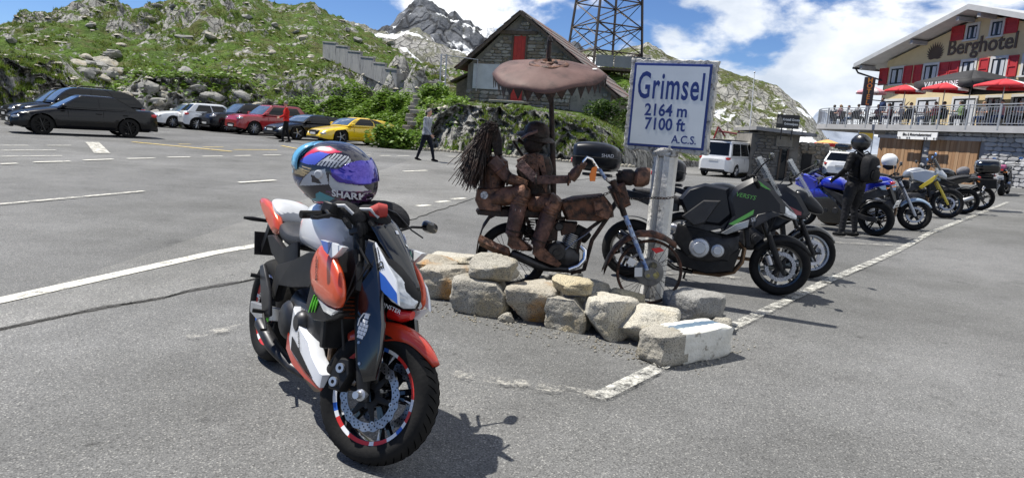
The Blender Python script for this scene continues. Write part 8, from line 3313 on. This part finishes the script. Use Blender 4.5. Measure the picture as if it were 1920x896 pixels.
def rider_extra(p, J):
 hd = V(J['head']) + V((0, 0, .03))
 mb = MB()
 rings = []
 for i in range(17):
  th = lerp(.02, PI * .82, i / 16)
  rr = []
  for j in range(28):
   a = 2 * PI * j / 28
   d = V((math.sin(th) * math.cos(a), math.sin(th) * math.sin(a), math.cos(th)))
   k = 1 + .10 * sstep(.2, .9, d.x) * sstep(.1, -.6, d.z)
   rr.append(hd + V((d.x * .165 * k, d.y * .135, d.z * .155)))
  rings.append(rr)
 mb.loft(rings)
 h = mb.build('helmet', K['rhelm'], p)
 mb = MB()
 mb.grid(lambda u, v: hd + V((.170 * math.cos(lerp(-1.1, 1.1, u)) * math.cos(lerp(-.25, .45, v)), .14 * math.sin(lerp(-1.1, 1.1, u)) * math.cos(lerp(-.25, .45, v)), .158 * math.sin(lerp(-.25, .45, v)))), 16, 6)
 mb.build('visor', K['blackgloss'], h, solid=.004, smooth=180)
 mb = MB()
 mb.se([(-.17, 0, .03, .05, .012), (-.15, 0, .05, .08, .02), (-.09, 0, .10, .08, .018), (-.05, 0, .125, .04, .008)], 12)
 mb.xf(Matrix.Translation(hd))
 mb.build('spoiler', K['rhelm'], h)
 mb = MB()
 mb.se([(-.33, 0, 1.22, .10, .15), (-.31, 0, 1.22, .15, .21), (-.22, 0, 1.22, .17, .245), (-.15, 0, 1.23, .165, .24), (-.13, 0, 1.23, .14, .2)], 18, 3.2)
 b = mb.build('backpack', rl2, p, sub=1)
 mb = MB()
 mb.se([(-.375, 0, 1.12, .08, .07), (-.36, 0, 1.12, .11, .10), (-.32, 0, 1.12, .12, .11)], 14, 3.2)
 mb.build('front_pocket', rl_, b, sub=1)
 mb = MB()
 mb.prism([V((-.352, -.05, 1.30)), V((-.352, -.10, 1.27)), V((-.352, -.06, 1.255)), V((-.352, .02, 1.27))], (-.004, 0, 0))
 mb.build('logo_patch', K['tapeW'], b, smooth=0)
 for sy in (-1, 1):
  mb = MB()
  mb.tube([(-.16, sy * .11, 1.44), (-.03, sy * .135, 1.52), (.13, sy * .13, 1.42), (.16, sy * .13, 1.25), (.05, sy * .2, 1.1), (-.14, sy * .15, 1.03)], .018, 8, flat=.5)
  mb.build('strap', rl2, b)
K['rhelm'] = pm('black_helmet', (.012, .012, .013), None, rough=.3, coat=.3)
mm = dress(rl_, rl2, fab((.01, .01, .01), .5), J)
mm = [(rl_ if m is skin else m, t) for m, t in mm]
person('motorcyclist in black riding suit, black helmet and backpack standing among the bikes', bpos, RH, J, mm, .011, None, rider_extra, face=False)
# -- plants and loose rock on the hillside
def leaf_mat(name, a, b, c):
 m = bpy.data.materials.new(name)
 m.use_nodes = True
 N, L = m.node_tree.nodes, m.node_tree.links
 bs = N['Principled BSDF']
 bs.inputs['Roughness'].default_value = .55
 bs.inputs['Specular IOR Level'].default_value = .3
 ge = N.new('ShaderNodeNewGeometry')
 r = N.new('ShaderNodeValToRGB')
 e = r.color_ramp.elements
 e[0].color = (*a, 1)
 e[1].color = (*c, 1)
 q_ = e.new(.5)
 q_.color = (*b, 1)
 L.new(ge.outputs['Random Per Island'], r.inputs[0])
 L.new(r.outputs[0], bs.inputs['Base Color'])
 tr = N.new('ShaderNodeBsdfTranslucent')
 L.new(r.outputs[0], tr.inputs[0])
 mx = N.new('ShaderNodeMixShader')
 mx.inputs[0].default_value = .35
 L.new(bs.outputs[0], mx.inputs[1])
 L.new(tr.outputs[0], mx.inputs[2])
 L.new(mx.outputs[0], N['Material Output'].inputs[0])
 return m
K['leaf'] = leaf_mat('broad_leaves', (.08, .15, .018), (.13, .23, .03), (.18, .27, .045))
K['leafd'] = leaf_mat('shrub_leaves', (.025, .055, .010), (.045, .09, .014), (.07, .12, .02))
K['blade'] = leaf_mat('grass_blades', (.075, .125, .016), (.11, .17, .025), (.16, .17, .04))
def leaves_mesh(name, pts, size, mat, rnd, flat=.5):
 n = len(pts)
 vs, fs = [], []
 for i, p in enumerate(pts):
  s_ = size * rnd.uniform(.6, 1.4)
  a = rnd.uniform(0, 2 * PI)
  t = rnd.gauss(0, flat)
  u = V((math.cos(a), math.sin(a), rnd.uniform(-.3, .5))).normalized()
  w_ = V((-math.sin(a), math.cos(a), t)).normalized()
  k = len(vs)
  vs += [p - u * s_ * .5, p + w_ * s_ * .36, p + u * s_ * .6 + V((0, 0, -.1 * s_)), p - w_ * s_ * .36]
  fs.append((k, k + 1, k + 2, k + 3))
 me = bpy.data.meshes.new(name)
 me.from_pydata([tuple(v) for v in vs], [], fs)
 me.materials.append(mat)
 me.update()
 o = bpy.data.objects.new(name, me)
 COL.objects.link(o)
 return o
rnd = random.Random(77)
REG = [[(500, 212), (560, 190), (640, 172), (700, 180), (760, 190), (800, 195), (770, 220), (745, 260), (720, 270), (640, 225), (560, 215)],
 [(700, 235), (760, 215), (790, 250), (800, 290), (720, 282)], [(790, 178), (860, 180), (868, 200), (800, 196)], [(190, 150), (330, 110), (430, 120), (380, 160), (240, 190)],
 [(270, 155), (460, 120), (520, 170), (430, 175)]]
pts = []
for reg, n in zip(REG, (3300, 1800, 700, 300, 200)):
 x0, x1 = min(p[0] for p in reg), max(p[0] for p in reg)
 y0, y1 = min(p[1] for p in reg), max(p[1] for p in reg)
 k = 0
 while k < n:
  x, y = rnd.uniform(x0, x1), rnd.uniform(y0, y1)
  if not inside(reg, x, y):
   continue
  k += 1
  p = hit(x, y)
  if noise.noise(p * .35) < -.18:
   continue
  for _ in range(3):
   q_ = p + V((rnd.gauss(0, .25), rnd.gauss(0, .4), 0))
   s_, nn = surf(q_.x, q_.y)
   if s_ is not None:
    pts.append(s_ + V((0, 0, rnd.uniform(.05, .38))))
gc = leaves_mesh('ground_cover', pts, .21, K['leaf'], rnd)
tag(gc, 'bright green broad leaved plants covering the bank', 'plants', kind='stuff')
vs, fs = [], []
def tuft(p, h, n):
 for _ in range(n):
  a = rnd.uniform(0, 2 * PI)
  d = V((math.cos(a), math.sin(a), 0))
  w_ = V((-d.y, d.x, 0)) * (h * .13)
  b = p + d * rnd.uniform(0, h * .5)
  k = len(vs)
  vs.extend([b - w_, b + w_, b + d * h * rnd.uniform(.2, .7) + V((0, 0, h * rnd.uniform(.6, 1.1)))])
  fs.append((k, k + 1, k + 2))
cnt = 0
while cnt < 19000:
 x, y = rnd.uniform(-10, 1180), rnd.uniform(0, 285)
 p = hit(x, y)
 if p.y < 32 or p.length > 125:
  cnt += .1
  continue
 cnt += 1
 s_, nn = surf(p.x, p.y)
 if s_ is None or abs(s_.z - p.z) > .5 or nn.z < .5 or noise.noise(p * .3) < -.1:
  continue
 tuft(s_, rnd.uniform(.08, .19) * (1 + p.length / 140), 6)
me = bpy.data.meshes.new('grass')
me.from_pydata([tuple(v) for v in vs], [], fs)
me.materials.append(K['blade'])
o = bpy.data.objects.new('grass', me)
COL.objects.link(o)
tag(o, 'rough olive grass growing over the hillside', 'grass', kind='stuff')
bvar = [rock_mb((1, 1, 1), 200 + i, 2.6 + .5 * (i % 4), .16, 18, 11, 7).mesh('boulder', K['schist' if i % 4 else 'gran'], 30) for i in range(9)]
spots = []
for _ in range(34):
 spots.append((rnd.uniform(0, 780), rnd.uniform(10, 150), rnd.uniform(.25, .65), 'grey boulder half sunk in the grass high on the hillside'))
for _ in range(22):
 spots.append((rnd.gauss(190, 20), rnd.gauss(128, 15), rnd.uniform(.4, .95), 'pale slab in the rock fall above the black people carrier'))
for _ in range(26):
 spots.append((rnd.uniform(235, 520), rnd.uniform(165, 232), rnd.uniform(.3, .75), 'grey rock at the foot of the crags behind the row of cars'))
for i, (x, y, s_, lab) in enumerate(spots):
 p = hit(x, y)
 if p.y < 33 or surf(p.x, p.y)[0] is None or abs(surf(p.x, p.y)[0].z - p.z) > .5:
  continue
 me = bvar[i % 9]
 o = bpy.data.objects.new('boulder', me)
 COL.objects.link(o)
 k = s_ * (1 + p.length / 110)
 flat = rnd.uniform(.35, .8)
 o.scale = (k * rnd.uniform(.8, 1.6), k * rnd.uniform(.7, 1.1), k * flat)
 o.rotation_euler = (rnd.uniform(-.3, .3), rnd.uniform(-.3, .3), rnd.uniform(0, 6.28))
 o.location = p + V((0, 0, -.45 * k * flat))
 tag(o, lab, 'boulder', 'boulders on the hillside')
mb = MB()
for _ in range(550):
 x, y = rnd.uniform(0, 860), rnd.uniform(0, 235)
 p = hit(x, y)
 s0_ = surf(p.x, p.y)[0]
 if p.y < 34 or s0_ is None or abs(s0_.z - p.z) > .5 or noise.noise(p * .13 + V((9, 3, 1))) < .0:
  continue
 r_ = rnd.uniform(.05, .15) * (1 + p.length / 110)
 M = Matrix.Translation(p + V((0, 0, -.3 * r_))) @ Matrix.Rotation(rnd.uniform(0, 6), 4, 'Z') @ Matrix.Rotation(rnd.uniform(-.4, .4), 4, 'X') @ Matrix.Diagonal((r_ * 1.7, r_ * 1.1, r_ * .6, 1))
 mb.add([M @ (V(q_) * rnd.uniform(.75, 1.15)) for q_ in ((-1, -.8, 0), (.9, -1, 0), (1, .8, .1), (-.8, 1, 0), (-.5, -.4, .9), (.5, -.5, 1.1), (.45, .5, .8), (-.5, .45, 1))],
 [(3, 2, 1, 0), (4, 5, 6, 7), (0, 1, 5, 4), (1, 2, 6, 5), (2, 3, 7, 6), (3, 0, 4, 7)])
tag(mb.build('scree', K['granP'], smooth=0, fix=False), 'pale scree and small stones strewn over the hillside', 'stones', kind='stuff')
p = onlot(1098, 297)
rock('smooth_boulder', 'large smooth striped boulder at the right end of the rock wall', 'boulder', p + V((0, 1.2, -.15)), (2.7, 2.2, 2.35), .2, K['schist'], 321, 2.6, .06, facet=1)
def shrub(label, p, r, n, seed, mat='leafd', size=.17):
 rn = random.Random(seed)
 root = thing('shrub', label, 'shrub', p)
 pts = []
 lobes = [(V((rn.uniform(-.6, .6) * r[0], rn.uniform(-.6, .6) * r[1], rn.uniform(.25, .8) * r[2])), rn.uniform(.35, .6)) for _ in range(7)]
 for _ in range(n):
  c, k = rn.choice(lobes)
  d = V((rn.gauss(0, 1), rn.gauss(0, 1), rn.gauss(0, 1))).normalized() * rn.uniform(.55, 1.05) ** .5
  q_ = c + V((d.x * r[0] * k, d.y * r[1] * k, d.z * r[2] * k))
  if q_.z > 0:
   pts.append(q_)
 o = leaves_mesh('foliage', pts, size, K[mat], rn, .9)
 o.parent = root
 mb = MB()
 for c, k in lobes[:5]:
  mb.tube([(c.x * .2, c.y * .2, -.1), c * .6, c], [.03, .02, .008], 5)
 mb.build('stems', K['oldwood'], root)
 return root
shrub('dense dark green bush growing below the right end of the barn', onlot(1172, 308) + V((.3, .9, 0)), (1.5, 1.2, 2.9), 2600, 5)
shrub('green bush seen directly behind the sign post', onlot(1212, 312) + V((.5, 1.2, 0)), (1.5, 1.2, 2.0), 1900, 6)
shrub('low bush between the rock wall and the striped boulder', hit(1120, 222) + V((.6, .5, 0)), (1.6, 1.1, 1.2), 1500, 7)
shrub('green plants at the foot of the rock wall behind the walking man', onlot(755, 281) + V((0, 1.0, 0)), (1.7, .9, .95), 1700, 8, 'leaf', .18)
shrub('bright bush right beside the yellow sports car', onlot(728, 279) + V((.3, .9, 0)), (1.1, .8, .8), 1000, 9, 'leaf', .18)
shrub('leafy bush growing beside the stone steps', hit(806, 190) + V((0, .3, 0)), (1.0, .9, .9), 900, 10, 'leaf', .2)
shrub('leafy bush at the left of the stone steps', hit(752, 205) + V((0, .3, 0)), (1.1, .9, .8), 900, 11, 'leaf', .2)
shrub('weeds growing along the kerb below the rock wall', onlot(905, 291) + V((0, .5, 0)), (1.8, .4, .4), 900, 12, 'leaf', .14)
kerb = thing('kerb', 'low kerb of pale stones along the foot of the rock wall', 'kerb', onlot(900, 294))
k0 = kerb.location.copy()
kv = [rock_mb((1, 1, 1), 400 + i, 5, .07, 12, 8, 1).mesh('kerb_stone', K['granP'], 35) for i in range(4)]
i = 0
for x in range(735, 1195, 7):
 az = azel(x, 292)[0]
 d = table(FOOT, az) - 1.0 - (.25 if x < 800 else 0)
 q_ = V((math.sin(az) * d, math.cos(az) * d, 0))
 o = bpy.data.objects.new('kerb_stone', kv[i % 4])
 link(o, kerb)
 o.location = V((q_.x, q_.y, lot(q_.x, q_.y) - .03)) - k0
 o.scale = (rnd.uniform(.15, .21), rnd.uniform(.2, .28), rnd.uniform(.13, .2))
 o.rotation_euler = (0, 0, -az + rnd.uniform(-.2, .2))
 i += 1
# -- terrace life
tmid = plane_px(Hm - HN * .55, HN)
tdeep = plane_px(Hm - HN * 2.6, HN)
tfar = plane_px(Hm - HN * 1.2, HN)
def tpos(px, f=tmid):
 p = f(px, 215)
 return V((p.x, p.y, H0p.z + ztop))
camdir = math.degrees(math.atan2(HN.y, HN.x))
white, pink, navy, blk, blue, olive, greyf = (.62, .63, .64), (.42, .20, .20), (.03, .05, .12), (.02, .02, .022), (.10, .18, .34), (.08, .12, .04), (.2, .2, .21)
TP = [(1563, 'sit', white, navy, 'hairdark', 'long', 'woman with long dark hair in white top seated at the rounded terrace end', 60),
 (1592, 'sit', white, blue, 'hairdark', 'short', 'man in white shirt seated on the terrace below the pale parasol', 200),
 (1608, 'sit', greyf, blk, 'hairdark', 'short', 'dark haired guest in grey sitting beside the white shirted man', 20),
 (1625, 'stand', (.55, .56, .62), blk, 'hairdark', 'short', 'waiter in pale shirt standing on the terrace under the hotel sign', 170),
 (1645, 'sit', pink, blk, 'hairblond', 'short', 'guest in pink top seated right of the standing waiter', 190),
 (1668, 'sit', (.35, .16, .18), navy, 'hairdark', 'long', 'guest in dusty red top seated under the second parasol', 150),
 (1706, 'sit', blk, blk, 'hairdark', 'short', 'man in black with raised arm seated on the terrace', 250),
 (1738, 'sit', (.4, .35, .3), blue, 'hairblond', 'short', 'fair haired child seated between two parasol poles', 170),
 (1768, 'sit', blk, olive, 'hairdark', 'short', 'broad man in black seated under the third red parasol', 130),
 (1880, 'sit', (.35, .17, .19), navy, 'hairdark', 'short', 'man in dusty pink shirt seated under the rightmost parasol', 160),
 (1911, 'sit', (.3, .3, .32), blk, 'hairgrey', 'short', 'grey haired guest at the right edge of the terrace', 200)]
TP += [(1577, 'sit', pink, blk, 'hairblond', 'long', 'fair haired woman in pink between the first two parasol guests', 120), (1652, 'stand', navy, blk, 'hairdark', 'short', 'guest in navy standing behind the second parasol pole', 190),
 (1688, 'sit', white, navy, 'hairgrey', 'short', 'grey haired guest in white below the second parasol', 210), (1752, 'sit', (.5, .1, .1), blk, 'hairdark', 'short', 'guest in red top just left of the third parasol pole', 190),
 (1802, 'sit', (.2, .3, .12), blk, 'hairdark', 'long', 'guest in green top under the large black parasol', 170), (1842, 'sit', greyf, navy, 'hairblond', 'short', 'fair haired guest in grey left of the rightmost parasol', 200)]
for i, (px, pose, top, bot, hr, hk, lab, rot) in enumerate(TP):
 P = tpos(px, (tmid, tfar, tmid)[i % 3] if pose == 'sit' else tmid)
 if pose == 'sit':
  J = sit(lean=.06 if i % 2 else -.03)
  if 'raised arm' in lab:
   J['elR'], J['wrR'] = (.1, -.36, 1.12), (.06, -.22, 1.33)
 else:
  J = stand(1.78, .08)
 person(lab, P, rad(rot), J, dress(fab(top), fab(bot), fab((.02, .02, .02)), J, sleeves=(i % 3 == 0)), .02, (K[hr], hk), group='guests on the hotel terrace')
 if pose == 'sit':
  ch = thing('terrace_chair', lab.split(' seated')[0].split(' sitting')[0].split(' with')[0] + "'s chair on the terrace" if False else 'dark chair carrying the ' + ' '.join(lab.split()[:5]), 'chair', P, rad(rot), group='chairs on the hotel terrace')
  mb = MB()
  mb.box((.08, 0, .42), (.44, .44, .04))
  mb.build('seat', K['black'], ch, smooth=0)
  mb = MB()
  mb.box((-.17, 0, .70), (.04, .44, .5), rot=(0, -.15, 0))
  mb.build('backrest', K['black'], ch, smooth=0)
  for sx in (-.12, .28):
   for sy in (-.19, .19):
    mb = MB()
    mb.box((sx, sy, .2), (.03, .03, .4))
    mb.build('leg', K['black'], ch, smooth=0)
for px, lab in ((1578, 'small round table near the rounded terrace end'), (1655, 'small round table between the waiter and the guest in red'), (1722, 'small round table beside the fair haired child'), (1790, 'small round table right of the broad man in black'), (1897, 'small round table at the right end of the terrace')):
 t = thing('terrace_table', lab, 'table', tpos(px, tfar), 0, 'tables on the hotel terrace')
 mb = MB()
 mb.lathe([(0, .74), (.38, .74), (.4, .725), (.38, .71), (0, .71)], 24, (0, 0, 0))
 mb.build('table_top', K['greystone3'], t)
 mb = MB()
 mb.lathe([(.0, .71), (.03, .70), (.03, .05), (.2, .02), (.2, 0), (0, 0)], 12, (0, 0, 0))
 mb.build('pedestal', K['darkmetal'], t)
def parasol(label, P, R_, zc, mats, panels=8, drop=.35, name='parasol', tilt=0.0, square=False, val=.14, grp='parasols on the terrace'):
 t = thing(name, label, 'parasol', P, 0, grp)
 top = V((tilt, 0, zc))
 n = 4 if square else panels
 for k in range(n):
  a0, a1 = 2 * PI * k / n, 2 * PI * (k + 1) / n
  mb = MB()
  def fn(u, v):
   a = lerp(a0, a1, u)
   rr = R_ * v
   if not square:
    rr *= math.cos(PI / n) / math.cos(a - (a0 + a1) / 2) * .5 + .5
    p0 = V((math.cos(a) * rr, math.sin(a) * rr, 0))
   else:
    p0 = (V((math.cos(a0), math.sin(a0), 0)).lerp(V((math.cos(a1), math.sin(a1), 0)), u)) * R_ * v
   z = -drop * (v ** 1.25)
   return top + V((p0.x, p0.y, z))
  mb.grid(fn, 5, 6)
  mb.grid(lambda u, v: fn(u, 1) + V((0, 0, -val * v)), 5, 2)
  mb.build('canopy_panel', mats[k % len(mats)], t, solid=.012, smooth=60)
 mb = MB()
 mb.cyl((0, 0, 0), top + V((0, 0, .1)), .028, 8)
 mb.build('pole', K['steel'], t)
 mb = MB()
 for k in range(n):
  a = 2 * PI * k / n
  e = top + V((math.cos(a) * R_ * .97, math.sin(a) * R_ * .97, -drop * .97 - .02))
  mb.tube([top + V((0, 0, -.03)), e], .008, 4)
 mb.build('ribs', K['steel'], t)
 mb = MB()
 mb.lathe([(0, .12), (.25, .11), (.28, .06), (0, .06)], 12, (0, 0, 0))
 mb.build('foot', K['greystone2'], t)
 return t
K['pred'] = pm('parasol_red', (.55, .03, .04), (.48, .025, .035), 3, .8)
K['pwhite'] = pm('parasol_white', (.7, .62, .62), None, rough=.8)
K['ppink'] = pm('parasol_pink', (.62, .30, .34), None, rough=.8)
for px, py, Rr_, mats, lab in ((1628, 163, .95, ['ppink', 'pwhite'], 'faded pink parasol nearest the rounded terrace end'), (1690, 160, 1.15, ['pred', 'pred', 'pwhite', 'pred'], 'red and white parasol second from the left on the terrace'),
 (1764, 156, 1.18, ['pred', 'pred', 'pwhite', 'pred'], 'red and white parasol in front of the large black parasol'), (1874, 149, 1.38, ['pred', 'pred', 'pwhite', 'pred'], 'red and white parasol nearest the right edge of the picture')):
 P = tpos(px)
 f = tmid(px, py)
 parasol(lab, P, Rr_, f.z - P.z, [K[m] for m in mats])
P = tpos(1812, tdeep)
K['pblack'] = pm('parasol_black', (.018, .018, .02), (.028, .028, .03), 3, .75)
zc_ = tdeep(1812, 133).z - P.z
bp2 = parasol('large black square parasol with white lettering in front of the facade', P, 2.9, zc_, [K['pblack']], square=True, drop=.75, val=.45, name='large_parasol')
bp2.rotation_euler = (0, 0, math.atan2(HU.y, HU.x) + PI / 4)
em_ = Matrix.Rotation(-bp2.rotation_euler.z, 4, 'Z')
for k, (bd, sz_, zz) in enumerate((('VALAISANNE', .42, -.72 - .24), ('BRASSERIE', .24, -.5))):
 nrm = HN
 off = HN * (2.9 * .7071 + .02)
 if k == 1:
  continue
 text(bd, sz_, K['tapeW'], bp2, em_ @ frame_mtx(off + V((0, 0, zc_ + zz)), HU, (0, 0, 1)), ext=.006)
mb = MB()
mb.box(em_ @ (HN * 1.45 + V((0, 0, zc_ - .33))), (.02, .02, .02))
po_ = onlot(1551, 334)
PP = V((po_.x + .4, po_.y + 1.5, lot(po_.x, po_.y)))
zt_ = at(1551, 262, PP.y).z - PP.z
K['porange'] = pm('parasol_orange', (.62, .38, .13), None, rough=.8)
op = parasol('faded orange parasol with red edge between the kiosk and the terrace', PP, .78, zt_, [K['porange']], drop=.22, val=.0, name='kiosk_parasol', grp=None)
mb = MB()
mb.lathe([(.77, zt_ - .22), (.785, zt_ - .24), (.78, zt_ - .42), (.76, zt_ - .42)], 24, (0, 0, 0), (0, 0, 1), True)
mb.build('red_valance', K['pred'], op)
ys = onlot(1640, 352)
Y_ = 27.0
yp = at(1623, 256, Y_)
ysg = thing('stop_sign', 'yellow and white stop sign above the motorcyclist', 'sign', V((yp.x, yp.y, lot(yp.x, yp.y))))
zz = yp.z - ysg.location.z
mb = MB()
mb.box((0, 0, zz), (.5, .03, .27), rot=(0, 0, -.4))
mb.build('yellow_plate', pm('sign_yellow', (.65, .42, .03), None, rough=.5), ysg, smooth=0)
mb = MB()
mb.box((0, 0, zz - .28), (.5, .03, .24), rot=(0, 0, -.4))
mb.build('white_plate', K['white'], ysg, smooth=0)
mb = MB()
for s_ in (-.26, .26):
 mb.cyl((s_ * math.cos(.4), -s_ * math.sin(.4), 0), (s_ * math.cos(.4), -s_ * math.sin(.4), zz + .2), .02, 8)
mb.build('post', K['steel'], ysg)
mp = onlot(1398, 330)
mast = thing('flagpole', 'thin white mast rising behind the touring motorcycle windscreen', 'mast', mp)
top = at(1415, 136, mp.y) - mp
mb = MB()
mb.tube([(0, 0, 0), top * .5, top], [.045, .035, .018], 8)
mb.build('pole', K['white'], mast)
mb = MB()
mb.ball(top, .05, 8, 6)
mb.build('finial', K['steel'], mast)
rf = thing('lifting_crane', 'red metal lifting crane behind the white van roof', 'crane', onlot(1352, 322) + V((.8, 5, 0)))
b = rf.location
for a, c in (((1338, 262), (1347, 238)), ((1347, 238), (1360, 256)), ((1347, 246), (1385, 252)), ((1385, 244), (1392, 268))):
 mb = MB()
 mb.tube([at(*a, b.y) - b, at(*c, b.y) - b], .07, 6)
 mb.build('bar', K['darkred'], rf)
for x in (1340, 1392):
 mb = MB()
 e = at(x, 262, b.y) - b
 mb.tube([e, V((e.x, e.y, 0))], .06, 6)
 mb.build('post', K['darkred'], rf)
